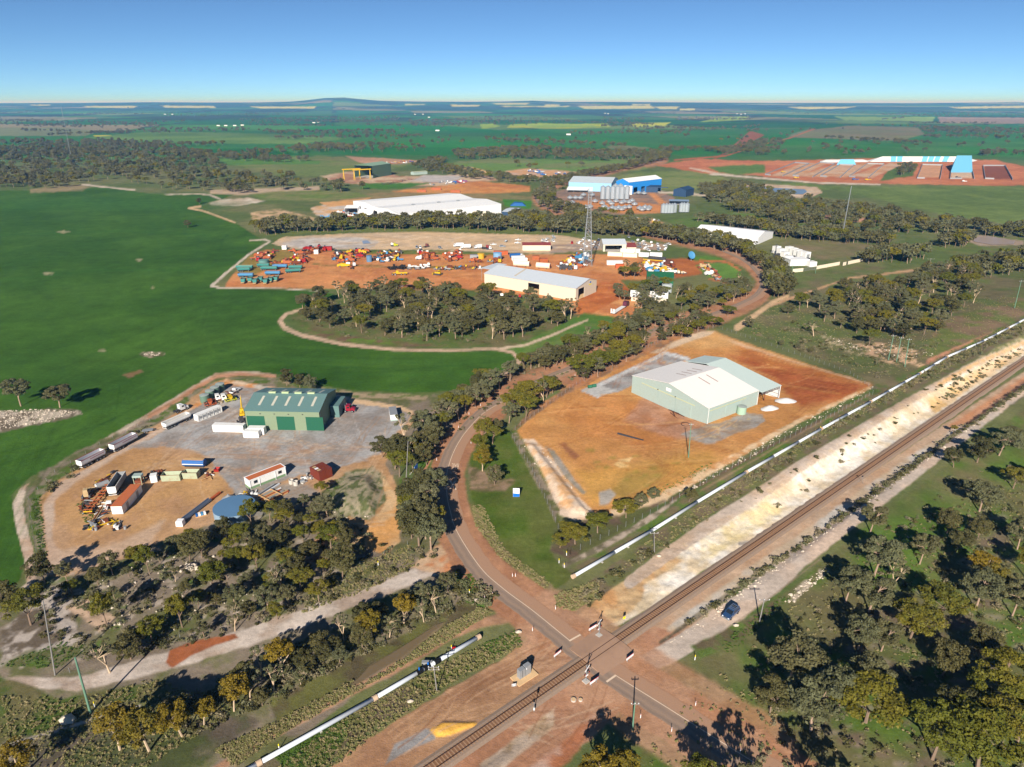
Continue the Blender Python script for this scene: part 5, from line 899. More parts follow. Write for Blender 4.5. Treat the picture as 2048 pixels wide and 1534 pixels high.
P_('red_paint',(192,46,46),0.45,k_=0.7);P_('dark_red',(150,28,48),0.35,coat=0.4);P_('rust_red',(138,62,44),0.75,k_=0.72,var=0.2,dirt=0.3,dcol=S(110,56,44));P_('orange_paint',(204,104,58),k_=0.75,dirt=0.4,dcol=S(150,70,46));P_('machine_orange',(184,104,62),k_=0.85,dirt=0.6,dcol=S(118,70,54));P_('yellow_paint',(240,196,36),k_=0.75,dirt=0.2);P_('lime',(224,226,40),k_=0.75);P_('tan_paint',(214,186,140),k_=0.75,dirt=0.3);P_('wood',(204,164,116),0.8,var=0.25)
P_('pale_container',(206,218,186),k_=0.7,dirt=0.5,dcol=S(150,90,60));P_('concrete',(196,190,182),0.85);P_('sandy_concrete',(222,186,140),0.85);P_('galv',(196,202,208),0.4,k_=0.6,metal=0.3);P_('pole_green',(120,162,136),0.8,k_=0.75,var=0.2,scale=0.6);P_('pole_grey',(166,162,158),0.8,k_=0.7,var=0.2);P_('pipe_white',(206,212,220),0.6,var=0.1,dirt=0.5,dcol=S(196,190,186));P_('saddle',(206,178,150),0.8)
P_('sign_white',(246,246,248),0.5,var=0.03);P_('sign_blue',(24,112,206),0.5);P_('sign_yellow',(248,226,20),0.5);P_('sign_red',(206,32,40),0.5);P_('sign_black',(24,24,26),0.5);P_('car_blue',(58,92,138),0.3,metal=0.3,coat=0.6);P_('car_white',(240,240,240),0.35,coat=0.4);P_('car_silver',(176,184,192),0.3,metal=0.4);P_('car_red',(196,36,36),0.35,coat=0.4);P_('grain',(176,140,108),0.95);P_('dark_load',(92,74,62),0.95,var=0.3)
P_('track_bed',(136,100,74),0.95,var=0.3,scale=4);P_('rail_steel',(74,54,46),0.5,var=0.2);P_('ballast',(158,136,118),0.95,var=0.35,scale=6,dirt=0.5,dcol=S(134,98,74));P_('sleeper',(168,134,106),0.9,var=0.3,scale=0.5);P_('tarp_blue',(120,196,232),0.7,var=0.1);P_('tarp_white',(232,232,230),0.7);P_('stone',(206,192,174),0.9,var=0.25,scale=2);P_('chalk_pile',(208,206,206),0.95);P_('mesh_wire',(96,88,80),0.7);P_('silo',(206,216,224),0.35,k_=0.8,metal=0.45,wave=('Z',5.0,0.4));P_('verge_bin',(50,110,84))

def Wh(x,y,h): # point h metres above the ground that shows at a pixel
    z=h
    for _ in range(10):
        X,Y=flat(x,y,z);z=float(terr(X,Y))+h
    return Vector((float(X),float(Y),z))
def top_over(base,px,py): # point above a base (same distance) that shows at a pixel
    a,b,c=ray(px,py);t=base.y/b;return Vector((float(a*t),base.y,float(HC+c*t)))

def holes_wall(mb,x0,x1,z1,y0,y1,holes,m=0):
    """wall along x with real openings: holes = (xa, xb, za, zb)"""
    hs=sorted(holes);x=x0
    for a,b,c,d in hs:
        if a > x:mb.box(x,a,y0,y1,0,z1,m)
        if d < z1:mb.box(a,b,y0,y1,d,z1,m)
        if c > 0:mb.box(a,b,y0,y1,0,c,m)
        x=b
    if x < x1:mb.box(x,x1,y0,y1,0,z1,m)
def shed(name,label,p1,p2,depth,eave,ridge,roof,wall,gable='side',doors=(),holes=(),left_holes=(),right_holes=(),cat='shed',group=None,over=0.3,open_front=False,open_right=False,open_left=False,L=None,ridge_at=0.5):
    """gable='side': ridge parallel to the front edge p1-p2; 'front': the gable faces the front edge"""
    o,a,l=frame(p1,p2);L=L or l
    t=thing(name,label,cat,o,a,group);th=0.18;D=depth
    mb=MB();
    if not open_front:holes_wall(mb,0,L,eave,0,th,holes);mb.build('front_wall',wall,t)
    mb=MB();mb.box(0,L,D-th,D,0,eave);mb.build('back_wall',wall,t)
    for side,op,hl,x0 in (('left_wall',open_left,left_holes,0.0),('right_wall',open_right,right_holes,L-th)):
        mb=MB()
        if not op:
            x=th
            for ya,yb,za,zb in sorted(hl):
                mb.box(x0,x0+th,x,ya,0,eave)
                if zb < eave:mb.box(x0,x0+th,ya,yb,zb,eave)
                x=yb
            mb.box(x0,x0+th,x,D-th,0,eave)
        if gable == 'side':mb.prism([(th,eave),(D-th,eave),(D*ridge_at,ridge-0.12)],x0,x0+th,'x')
        if mb.f:mb.build('wall',wall,t)
    if gable == 'front':
        for y0 in ((0.0,) if not open_front else ())+(D-th,):
            mb=MB();mb.prism([(th,eave),(L-th,eave),(L*ridge_at,ridge-0.12)],y0,y0+th,'y');mb.build('gable',wall,t)
    e=over;k=(ridge-eave)
    if gable == 'side':
        ym=D*ridge_at
        f=[(-e,-e,eave-0.0),(L+e,-e,eave),(L+e,ym,ridge),(-e,ym,ridge)];b=[(L+e,D+e,eave),(-e,D+e,eave),(-e,ym+0.01,ridge),(L+e,ym+0.01,ridge)]
    else:
        xm=L*ridge_at
        f=[(-e,D+e,eave),(-e,-e,eave),(xm,-e,ridge),(xm,D+e,ridge)];b=[(L+e,-e,eave),(L+e,D+e,eave),(xm+0.01,D+e,ridge),(xm+0.01,-e,ridge)]
    for q in (f,b):MB().sheet([(x,y,z+0.14) for x,y,z in q],0.1).build('roof',roof,t)
    for xa,xb,za,zb,m in doors:MB().box(xa,xb,-0.07,-0.005,za,zb).build('door',m,t)
    MB().box(0.3,L-0.3,0.3,D-0.3,0.004,0.05).build('floor',M['concrete'],t)
    return t,L
def container(label,p1,p2,m,w_=2.44,h=2.6,cat='container',group=None,roof=None,name='shipping_container',L=None,ribs=True):
    o,a,l=frame(p1,p2);L=L or l;t=thing(name,label,cat,o,a,group)
    mb=MB();mb.box(0.06,L-0.06,0.06,w_-0.06,0.14,h-0.06)
    if ribs:
        n=max(4,int(L/0.9))
        for i in range(n):
            x=0.2+i*(L-0.4)/n;mb.box(x,x+0.3,0.02,0.06,0.2,h-0.15);mb.box(x,x+0.3,w_-0.06,w_-0.02,0.2,h-0.15)
    mb.build('body',m,t)
    mb=MB()
    for x in (0,L-0.14):
        for y in (0,w_-0.14):mb.box(x,x+0.14,y,y+0.14,0,h-0.14)
    for y in (0,w_-0.12):mb.box(0.14,L-0.14,y,y+0.12,0,0.14)
    mb.build('frame',m,t)
    MB().box(0.0,L,0,w_,h-0.08,h).build('roof',roof or m,t)
    mb=MB();mb.box(L-0.02,L+0.03,0.2,w_/2-0.03,0.2,h-0.2);mb.box(L-0.02,L+0.03,w_/2+0.03,w_-0.2,0.2,h-0.2);mb.build('end_doors',m,t)
    return t
def wheel_mesh(r=0.5,wd=0.3):
    mb=MB();n=12
    prof=[(r*0.55,-wd/2),(r*0.92,-wd/2),(r,-wd/4),(r,wd/4),(r*0.92,wd/2),(r*0.55,wd/2)]
    for j in range(len(prof)):
        pass
    vs=[]
    for rr,y in prof:
        for i in range(n):
            t=2*math.pi*i/n;vs.append((rr*math.cos(t),y,rr*math.sin(t)))
    fs=[(j*n+i,j*n+(i+1) % n,(j+1)*n+(i+1) % n,(j+1)*n+i) for j in range(len(prof)-1) for i in range(n)]
    mb.add(vs,fs,0)
    for y,s in ((-wd/2+0.03,1),(wd/2-0.03,-1)):
        v=[(r*0.56*math.cos(2*math.pi*i/n),y,r*0.56*math.sin(2*math.pi*i/n)) for i in range(n)];mb.add(v,[tuple(range(n))],1)
    return mb.mesh('wheel',[M['black_rubber'],M['galv']])
WHL={}
def wheel(parent,x,y,r=0.5,wd=0.3):
    k=(r,wd)
    if k not in WHL:WHL[k]=wheel_mesh(r,wd)
    o=bpy.data.objects.new('wheel',WHL[k]);COLL.objects.link(o);o.parent=parent;o.location=(x,y,r);return o
def tipper(label,p1,p2,body,trim,axles=3,front_axles=0,h=1.75,load=None,group=None,name='tipping_trailer',rear=None,w_=2.5,bed=1.15,stripe=None):
    """open tub trailer; p1-p2 is the near bottom edge from its tail to its nose"""
    o,a,L=frame(p1,p2);t=thing(name,label,'trailer',o,a,group);T_=0.1;z0=bed;z1=bed+h
    mb=MB();mb.prism([(0.25,z0),(0.0,z0+0.5),(0.0,z1),(T_,z1),(T_,z0+0.55),(0.35,z0+0.1),(w_-0.35,z0+0.1),(w_-T_,z0+0.55),(w_-T_,z1),(w_,z1),(w_,z0+0.5),(w_-0.25,z0)],0.15,L-0.2,'x');mb.build('tub',body,t)
    MB().prism([(0.02,z0+0.5),(0.25,z0+0.02),(w_-0.25,z0+0.02),(w_-0.02,z0+0.5),(w_-0.02,z1-0.03),(0.02,z1-0.03)],0.02,0.145,'x').build('tailgate',rear or body,t)
    MB().prism([(0.02,z0+0.5),(0.25,z0+0.02),(w_-0.25,z0+0.02),(w_-0.02,z0+0.5),(w_-0.02,z1-0.03),(0.02,z1-0.03)],L-0.195,L-0.06,'x').build('headboard',body,t)
    mb=MB();mb.box(0.0,L-0.1,-0.05,0.06,z1+0.002,z1+0.1);mb.box(0.0,L-0.1,w_-0.06,w_+0.05,z1+0.002,z1+0.1);mb.build('top_rail',trim,t)
    if stripe:MB().box(L*0.35,L-0.6,-0.03,-0.004,z0+1.0,z0+1.16).build('stripe',stripe,t)
    if load:MB().box(0.4,L-0.5,0.4,w_-0.4,z0+0.12,z0+0.7,0,0.3,0.2).build('load',load,t)
    mb=MB();mb.box(0.1,L-0.1,0.7,0.9,0.75,z0-0.01);mb.box(0.1,L-0.1,w_-0.9,w_-0.7,0.75,z0-0.01);mb.build('chassis',M['dark_steel'],t)
    MB().box(0.05,0.12,0.1,w_-0.1,0.55,0.7).build('bumper',M['white_steel'],t)
    xs=[0.9+1.25*i for i in range(axles)]+[L-1.0-1.25*i for i in range(front_axles)]
    for x in xs:
        for y in (0.18,w_-0.18):wheel(t,x,y,0.5,0.34)
    return t
def truck(label,p1,p2,cabm,tray=None,traym=None,group=None,name='truck',cab_back=False,box_h=2.4,w_=2.4,conv=True):
    """p1-p2: near bottom edge from tail to nose"""
    o,a,L=frame(p1,p2);t=thing(name,label,'truck',o,a,group)
    mb=MB();mb.box(0.1,L-0.3,0.75,1.0,0.6,0.95);mb.box(0.1,L-0.3,w_-1.0,w_-0.75,0.6,0.95);mb.build('chassis',M['dark_steel'],t)
    hood=1.5 if conv else 0.0;c1=L-hood;c0=c1-1.9
    MB().prism([(c0,0.75),(c1,0.75),(c1,1.75),(c1-0.35,2.75),(c0,2.85)],0.1,w_-0.1,'y').build('cab',cabm,t)
    if hood:MB().prism([(c1+0.01,0.7),(L,0.7),(L,1.5),(L-0.2,1.7),(c1+0.01,1.85)],0.35,w_-0.35,'y').build('bonnet',cabm,t)
    MB().prism([(c1-0.02,1.85),(c1+0.03,1.85),(c1-0.31,2.66),(c1-0.36,2.66)],0.25,w_-0.25,'y').build('windscreen',M['dark_glass'],t)
    for y in (0.07,w_-0.1):MB().box(c0+0.6,c1-0.45,y,y+0.03,1.8,2.45).build('side_window',M['dark_glass'],t)
    MB().box(L-0.02,L+0.12,0.15,w_-0.15,0.45,0.8).build('bumper',M['galv'],t)
    mb=MB();mb.tube((c0-0.15,0.3,1.0),(c0-0.15,0.3,3.2),0.09,n=6);mb.tube((c0-0.15,w_-0.3,1.0),(c0-0.15,w_-0.3,3.2),0.09,n=6);mb.build('exhaust',M['galv'],t)
    if tray == 'box':MB().box(0.0,c0-0.35,0,w_,1.0,1.0+box_h).build('cargo_box',traym,t)
    elif tray == 'flat':MB().box(0.0,c0-0.35,0,w_,1.0,1.15).build('flat_tray',traym,t)
    elif tray == 'drum':
        mb=MB();mb.tube((0.4,w_/2,2.3),(c0-1.6,w_/2,2.2),0.6,1.15,12);mb.tube((c0-1.6,w_/2,2.2),(c0-0.4,w_/2,1.8),1.15,0.7,12);mb.build('mixer_drum',traym,t)
    else:MB().box(1.0,2.4,0.7,w_-0.7,0.96,1.1).build('turntable',M['dark_steel'],t)
    for x in (0.9,2.1,L-0.9):
        for y in (0.22,w_-0.22):wheel(t,x,y,0.5,0.34)
    return t
def car(label,x,y,heading_px,m,kind='ute',group=None,name='parked_car'):
    c=W(x,y);h=W(*heading_px)-c;t=thing(name,label,'car',c,math.atan2(h.y,h.x),group)
    L2,w2=(2.55,0.92)
    MB().prism([(-L2,0.45),(L2,0.45),(L2,0.85),(L2-0.25,1.0),(0.85,1.08),(0.85,1.0),(-L2,1.0)],-w2,w2,'y').build('body',m,t)
    xb=-0.7 if kind == 'ute' else-2.35
    MB().prism([(xb,1.081),(0.95,1.081),(0.35,1.72),(xb+0.15,1.75)],-w2+0.1,w2-0.1,'y').build('cabin',m,t)
    MB().prism([(0.97,1.12),(1.0,1.12),(0.42,1.66),(0.39,1.66)],-w2+0.2,w2-0.2,'y').build('windscreen',M['dark_glass'],t)
    for yy in (-w2+0.07,w2-0.1):MB().box(xb+0.3,0.35,yy,yy+0.03,1.18,1.6).build('side_window',M['dark_glass'],t)
    if kind == 'ute':MB().box(-L2+0.12,-0.85,-w2+0.12,w2-0.12,1.002,1.03).build('tray',M['dark_steel'],t)
    for wx in (-1.55,1.6):
        for wy in (-w2+0.05,w2-0.05):wheel(t,wx,wy,0.38,0.24)
    return t
def tank(label,x,y,r,h,m,lid=None,cat='tank',group=None,name='water_tank',n=28,cone=0.12):
    t=thing(name,label,cat,W(x,y),0,group)
    MB().lathe([(r,0.0),(r,h)],n=n).build('wall',m,t,False)
    MB().lathe([(r+0.05,h+0.004),(r+0.05,h+0.06),(0.25,h+0.06+r*cone),(0.02,h+0.07+r*cone)],n=n).build('roof',lid or m,t)
    return t
def silo(label,x,y,r,h,group,cat='silo'):
    t=thing('grain_silo',label,cat,W(x,y),0,group)
    MB().lathe([(r,0.8),(r,h)],n=14).build('barrel',M['silo'],t);MB().lathe([(r+0.05,h+0.01),(0.3,h+r*0.6),(0.3,h+r*0.6+0.3)],n=14).build('cone_roof',M['silo'],t)
    mb=MB()
    for i in range(6):q=i*math.pi/3;mb.tube((r*0.9*math.cos(q),r*0.9*math.sin(q),0),(r*0.9*math.cos(q),r*0.9*math.sin(q),0.8),0.08,n=4)
    mb.build('legs',M['galv'],t);return t
def machine(label,X,Y,rz,m,s=1.0,group=None,seed=0,name='farm_machine',cat='farm machine',kind=None):
    """old harvesters, seeders and tractors: body, hopper or cab, frame bars and wheels"""
    r=random.Random(seed);t=thing(name,label,cat,(X,Y,ground_z(X,Y)),rz,group);k=kind or r.choice(['harvester','tractor','frame','harvester','wreck'])
    L=r.uniform(2.2,3.4)*s
    if k == 'harvester':
        MB().prism([(-L,0.7),(L*0.5,0.7),(L,1.4),(L*0.8,2.4),(-L*0.3,2.9),(-L,2.0)],-1.1,1.1,'y').build('body',m,t)
        MB().box(L*0.35,L*0.95,-0.7,0.7,2.42,3.4,0,0.1,0.1).build('cab',r.choice([M['white_steel'],m,M['dark_glass']]),t)
        mb=MB();mb.tube((L*1.1,-2.4,0.8),(L*1.1,2.4,0.8),0.4,n=7);mb.box(L*0.8,L*1.3,-2.4,2.4,0.3,0.5);mb.build('reel',M['machine_orange'],t)
    elif k == 'tractor':
        MB().box(-0.4,L,-0.45,0.45,0.8,1.6,0,0.1).build('bonnet',m,t);MB().box(-L*0.7,-0.3,-0.75,0.75,1.0,2.7,0,0.15,0.1).build('cab',m,t)
    elif k == 'frame':
        mb=MB()
        for q in range(4):y=-1.8+1.2*q;mb.box(-L,L,y,y+0.15,0.7,0.9)
        for q in range(5):x=-L+q*L*0.48;mb.box(x,x+0.15,-1.9,2.0,0.9,1.05);mb.tube((x,-1.5,0.9),(x+0.3,-1.5,0.1),0.06,n=4);mb.tube((x,1.2,0.9),(x+0.3,1.2,0.1),0.06,n=4)
        mb.build('frame',m,t);MB().prism([(-0.8,2.1),(0.8,2.1),(0.3,1.1),(-0.3,1.1)],-1.7,1.7,'y').build('hopper',r.choice([m,M['rust'],M['yellow_paint']]),t)
    else:
        MB().prism([(-L*0.7,0.5),(L*0.7,0.5),(L*0.7,1.1),(L*0.2,1.2),(-0.1,1.8),(-L*0.6,1.7)],-0.9,0.9,'y').build('shell',m,t)
        MB().box(-L*0.4,L*0.3,-1.3,-1.0,0.2,0.7).build('side_beam',M['rust'],t)
    for x,rr in ((-L*0.55,0.75),(L*0.55,0.5)):
        for y in (-1.15,1.15):wheel(t,x,y,rr*0.9,0.4)
    return t
def yard_machines(poly,n,mats_,label,group,seed,kinds=None,s=(0.7,1.1),cat='farm machine',name='farm_machine'):
    pts=pts_in(poly,n*4,seed);kept=[]
    for q in pts:
        if all((q[0]-a[0])**2+(q[1]-a[1])**2 > 12 for a in kept):kept.append(q)
        if len(kept) == n:break
    r=random.Random(seed)
    for i,q in enumerate(kept):
        k=r.choice(kinds) if kinds else None
        machine(label,q[0],q[1],r.choice([0,0.2,3.1,1.6,0.4])+r.uniform(-0.2,0.2),M[r.choice(mats_)],r.uniform(*s),group,seed*50+i,name,cat,k)
def pole(label,base,top,r0=0.17,m='pole_green',arm=1.6,group=None,name='power_pole',cat='power pole',arms=1):
    b=W(*base);tp=top_over(b,*top);t=thing(name,label,cat,b,0,group);d=tp-b
    MB().tube((0,0,-0.2),d,r0,r0*0.65,8).build('pole',M[m],t)
    if arm:
        for k in range(arms):
            mb=MB();z=d.z*(0.96-0.09*k);c=d*(z/d.z);mb.box(c.x-arm/2,c.x+arm/2,c.y-0.26,c.y-0.15,z-0.06,z+0.06);ca=mb.build('crossarm',M['pole_grey'],t)
            for x in (-arm*0.45,0.0,arm*0.45):
                q=MB().lathe([(0.06,0),(0.09,0.1),(0.05,0.2)],(c.x+x,c.y-0.2,z+0.061),6).build('insulator',M['sign_white'],ca)
    return t,d
# ================================================================ railway
def rail_pt(s,t=0.0,z=0.0):return Vector((RX[0]+RD[0]*s+RN[0]*t,RX[1]+RD[1]*s+RN[1]*t,z))
RAZ=math.atan2(RD[1],RD[0])
rt=thing('railway_track','single railway line with rusty rails and sleepers crossing the sealed road','railway',rail_pt(0),RAZ)
def along(prof,s0,s1,name,m,par=rt):return MB().prism(prof,s0,s1,'x').build(name,m,par)
for s0,s1 in ((-150,-5.2),(5.2,470)):
    along([(-2.7,-0.1),(-1.6,0.17),(1.6,0.17),(2.7,-0.1)],s0,s1,'ballast',M['ballast'])
for s0,s1 in ((-150,-5.2),(5.2,470)):along([(-0.68,0.1),(-0.68,0.182),(0.68,0.182),(0.68,0.1)],s0,s1,'track_bed',M['track_bed'])
for t in (-0.76,0.76):
    along([(t-0.07,0.19),(t-0.035,0.34),(t+0.035,0.34),(t+0.07,0.19)],-150,470,'rail',M['rail_steel'])
slm=MB().box(-0.12,0.12,-1.2,1.2,0.08,0.205).mesh('sleeper',[M['sleeper']])
spos=[(-5.6-0.69*i) for i in range(120)]+[(5.6+0.69*i) for i in range(180)]
for s in spos:
    o=bpy.data.objects.new('sleeper',slm);COLL.objects.link(o);o.parent=rt;o.location=(s,random.uniform(-0.03,0.03),random.uniform(-0.01,0.01))
mb=MB()
s=5.6+0.69*180
while s < 470:mb.box(s-0.12,s+0.12,-1.2,1.2,0.08,0.205);s += 0.69
tag(mb.build('sleepers',M['sleeper'],rt),kind='stuff')
# raised deck of the level crossing
rdv=Vector((RN[0],RN[1],0))
deck=MB();pr=[(-5.2,0.02),(-1.6,0.295),(-0.84,0.30),(-0.84,0.02)];pm=[(-0.68,0.02),(-0.68,0.30),(0.68,0.30),(0.68,0.02)];pl=[(0.84,0.02),(0.84,0.30),(1.6,0.295),(5.2,0.02)]
dm=mat('crossing_asphalt',S(174,140,116),0.9,var=0.14,scale=0.7,dirt=0.5,dcol=S(140,112,96))
lc=thing('level_crossing','dusty asphalt deck where the sealed road crosses the rails','level crossing',rail_pt(0),RAZ)
for prf in (pr,pm,pl):MB().prism(prf,-5.1,5.1,'x').build('deck_panel',dm,lc)
# crossing signals, boards and cabinets
def signal(label,base,flip):
    b=W(*base);t=thing('crossing_signal',label,'railway signal',b,RAZ)
    MB().box(-0.6,0.6,-0.6,0.6,0,0.2).build('footing',M['concrete'],t);MB().tube((0,0,0.2),(0,0,4.4),0.09,n=8).build('post',M['galv'],t)
    yy=-0.16 if flip else 0.12
    for k in (1,-1):
        mb=MB();c,s_=math.cos(k*0.75),math.sin(k*0.75);L2=0.85
        p=[Vector((-L2*c-0.11*s_*k,yy-0.02*k,3.6-L2*s_*1.0+0.11*c)),Vector((-L2*c+0.11*s_*k,yy-0.02*k,3.6-L2*s_-0.11*c)),Vector((L2*c+0.11*s_*k,yy-0.02*k,3.6+L2*s_-0.11*c)),Vector((L2*c-0.11*s_*k,yy-0.02*k,3.6+L2*s_+0.11*c))]
        mb.sheet(p,0.03);mb.build('cross_arm',M['sign_white' if k == 1 else 'sign_red'],t)
    mb=MB();mb.box(-0.75,0.75,yy-0.05,yy+0.05,2.3,2.42)
    mb.build('lamp_bar',M['galv'],t)
    for x in (-0.6,0.6):
        q=MB().lathe([(0.28,0),(0.28,0.04)],n=12).build('target_board',M['sign_black'],t);q.location=(x,yy,2.36);q.rotation_euler=(math.pi/2,0,0)
        q2=MB().lathe([(0.1,0.041),(0.1,0.09)],n=10).build('lamp',M['sign_red'],q)
    MB().box(-0.35,0.35,yy-0.03,yy+0.02,1.6,1.95).build('plate',M['sign_white'],t)
signal('railway crossing signal with a red and white cross, on the near side of the rails',(1172,1363),True)
signal('railway crossing signal seen from behind, on the far side of the rails',(1198,1271),False)
def sight_board(label,p1,p2,striped=False):
    a=Wh(*p1,1.1);b=Wh(*p2,1.1);d=b-a;L=math.hypot(d.x,d.y);t=thing('hazard_board',label,'sign',(a.x,a.y,float(terr(a.x,a.y))),math.atan2(d.y,d.x))
    MB().box(0,L,-0.03,0.03,0.75,1.35).build('panel',M['sign_white'],t);mb=MB()
    MB().box(0,L,-0.025,0.025,1.36,1.44).build('top_band',M['sign_red'],t)
    if striped:
        for i in range(4):x=L*0.62+i*L*0.1;mb.add([(x,-0.036,0.76),(x+0.12,-0.036,0.76),(x+0.27,-0.036,1.34),(x+0.15,-0.036,1.34)],[(0,1,2,3)])
        mb.build('stripe',M['sign_black'],t)
    for x in (L*0.2,L*0.8):MB().box(x-0.05,x+0.05,0.035,0.12,0,1.2).build('post',M['galv'],t)
sight_board('long white board on posts left of the road, north side of the rails',(1108,1312),(1122,1301));sight_board('white board with grey back beside the far crossing signal',(1178,1259),(1193,1250));sight_board('white board with a red top edge where the pale track meets the road',(1253,1319),(1267,1308));sight_board('white board with black diagonal stripes beside the near crossing signal',(1180,1367),(1197,1355),True)
o_,a_,l_=frame((1040,1361),(1062,1347));t=thing('relay_cabinet','pair of grey trackside cabinets on a sandy concrete slab','cabinet',o_,a_)
MB().box(-1.2,l_+1.0,-1.2,1.8,0,0.22).build('slab',M['sandy_concrete'],t);MB().box(0.0,l_*0.47,0,1.0,0.22,2.35).build('left_cabinet',M['grey_steel'],t);MB().box(l_*0.53,l_,0,1.0,0.22,2.5).build('right_cabinet',M['grey_steel'],t);MB().box(l_*0.56,l_*0.62,-0.06,-0.004,1.9,2.2).build('lamp',M['sign_white'],t)
MB().box(l_*0.22,l_*0.25,-0.03,-0.004,0.4,2.2).build('door_seam',M['dark_steel'],t)
t=thing('hazard_marker','small black and white striped marker below the grey trackside cabinets','sign',W(1028,1374),0.2)
MB().box(-0.45,0.45,-0.02,0.02,0.2,0.9).build('panel',M['sign_white'],t)
for i in range(3):MB().add([(-0.4+i*0.3,-0.03,0.22),(-0.28+i*0.3,-0.03,0.22),(-0.18+i*0.3,-0.03,0.88),(-0.3+i*0.3,-0.03,0.88)],[(0,1,2,3)]).build('stripe',M['sign_black'],t)
for i,(x,y,r,lb) in enumerate([(1147,1400.5,0.56,'larger round concrete pit lid in the red soil south of the rails'),(1161,1400.5,0.42,'smaller round concrete pit lid right of the larger one')]):
    t=thing('pit_lid',lb,'pit lid',W(x,y));MB().lathe([(r,0),(r,0.28)],n=18).build('ring',M['concrete'],t);MB().lathe([(r*0.8,0.281),(r*0.8,0.33)],n=18).build('lid',M['sandy_concrete'],t)
t=thing('track_signal','slim trackside signal mast beside the near rail, left of the crossing','railway signal',W(1068,1424));MB().tube((0,0,0),(0,0,3.2),0.06,n=6).build('mast',M['galv'],t);MB().box(-0.2,0.2,-0.1,0.1,2.7,3.4).build('signal_head',M['sign_black'],t);MB().box(-0.15,0.15,-0.15,0.15,0.6,1.1).build('box',M['white_steel'],t)
t=thing('warning_sign','yellow sign on a leaning post beside the far crossing signal','sign',W(1247.5,1248),0.5);MB().tube((0,0,0),(0,0,2.2),0.04,n=6).build('post',M['galv'],t);MB().box(-0.35,0.35,-0.05,-0.045+0.03,1.5,2.15).build('panel',M['sign_yellow'],t)
t=thing('trackside_marker','thin twin-headed marker posts beside the rails, right of centre','sign',W(1726,967));MB().tube((0,0,0),(-0.6,0,2.6),0.05,n=5).build('post',M['galv'],t);MB().box(-0.9,-0.4,-0.05,0.05,2.4,2.8).build('panel',M['sign_black'],t)

# ================================================================ pipeline
def pipeline(label,pts,ends):
    P=[Wh(x,y,0.6) for x,y in pts];t=thing('water_pipeline',label,'pipeline',(P[0].x,P[0].y,0));off=Vector((P[0].x,P[0].y,0))
    for i in range(len(P)-1):
        a,b=P[i]-off,P[i+1]-off;n=max(1,int((b-a).length/13))
        for k in range(n):
            q0=a.lerp(b,k/n);q1=a.lerp(b,(k+1)/n);d=(q1-q0).normalized()
            MB().tube(q0,q1-d*0.04,0.45,n=14).build('pipe_section',M['pipe_white'],t,True)
            MB().tube(q1-d*0.12,q1+d*0.06,0.485,n=14).build('joint_ring',M['grey_steel'],t)
    for i in ends:
        a=P[i]-off;d=(P[min(i+1,len(P)-1)]-P[max(i-1,0)]).normalized();MB().tube(a-d*0.45,a+d*0.45,0.58,n=14).build('anchor_collar',M['saddle'],t)
    for i in range(len(P)-1):
        a,b=P[i]-off,P[i+1]-off;n=max(1,int((b-a).length/9));u=(b-a).normalized();ang=math.atan2(u.y,u.x)
        for k in range(1,n):
            q=a.lerp(b,k/n);s_=MB().box(-0.2,0.2,-0.6,0.6,-0.75,-0.33).build('support_block',M['concrete'],t);s_.location=q;s_.rotation_euler=(0,0,ang)
    return t
pipeline('white water pipeline left of the road, ending short of the crossing',[(430,1577),(518,1526),(750,1396),(858,1332),(957,1274)],[1,2,4])
pipeline('long white water pipeline running up to the right edge beside the cutting',[(1147,1152.5),(1303,1061.5),(1394,1004),(1493,944),(1643,857.5),(1742,803),(1840,746.6),(1894,713.6),(1967,681.7),(2017,655.8),(2075,625)],[0,3,4,5,6,7,9])
t=thing('pipeline_valve','black valve assembly with blue caps on the left pipeline','valve',Wh(858,1332,0.75));d=(Wh(957,1274,0.75)-Wh(750,1396,0.75)).normalized()
for k in (-3.0,-1.2,1.4):MB().tube(d*k,d*(k+1.3),0.58,n=14).build('valve_body',M['sign_black'],t)
for k in (-2.4,-0.2):MB().tube(d*k+Vector((0,0,0.5)),d*k+Vector((0,0,1.1)),0.16,n=8).build('valve_cap',M['sign_blue'],t)
MB().box(-1.6,0.6,0.55,1.3,-0.4,0.35).build('bypass_box',M['grey_steel'],t)
t=thing('utility_vehicle_trailer','small red and blue gear standing by the pipeline end','gear',W(908,1300));MB().box(-0.5,0.5,-0.3,0.3,0,0.6,0,0.1).build('red_bin',M['sign_red'],t);MB().box(0.6,1.0,-0.3,0.2,0,0.7).build('blue_bin',M['sign_blue'],t)

# ================================================================ poles and posts
pole('tall green power pole at the bottom left beside the grassy track',(181,1426),(150,1315),0.24,'pole_green',0)
pole('green pole on the orange pad in front of the big shed',(1377,915),(1382.5,846),0.17,'pole_green',1.2)
pole('green roadside pole below the level crossing',(1265,1460),(1270,1404),0.17,'pole_green',1.5)
pole('grey pole with a crossarm beside the parked vehicle',(1519,1243),(1529,1197),0.16,'pole_grey',2.4)
pole('tall leaning grey pole at the far left below the crop track',(110,1350),(86,1202),0.15,'pole_grey',0)
pole('grey pole with crossarms behind the pipeline valve',(874,1383),(867,1331),0.13,'pole_grey',2.2,arms=2)
pole('short grey pole with a crossarm beside the right pipeline',(1309,1106),(1308,1064),0.13,'pole_grey',2.2)
pole('pale pole at the edge of the gravel yard trees',(811,983),(816,882),0.15,'pole_grey',0)
for i,(b,tp,lb) in enumerate([((1776.7,719.6),(1787.6,669.7),'left pole of the three green power poles on the slope'),((1792.6,724.6),(1803,673.7),'middle pole of the three green power poles on the slope'),((1809.6,733.2),(1818.6,676.7),'right pole of the three green power poles on the slope')]):pole(lb,b,tp,0.2,'pole_green',2.0,'three power poles on the slope')
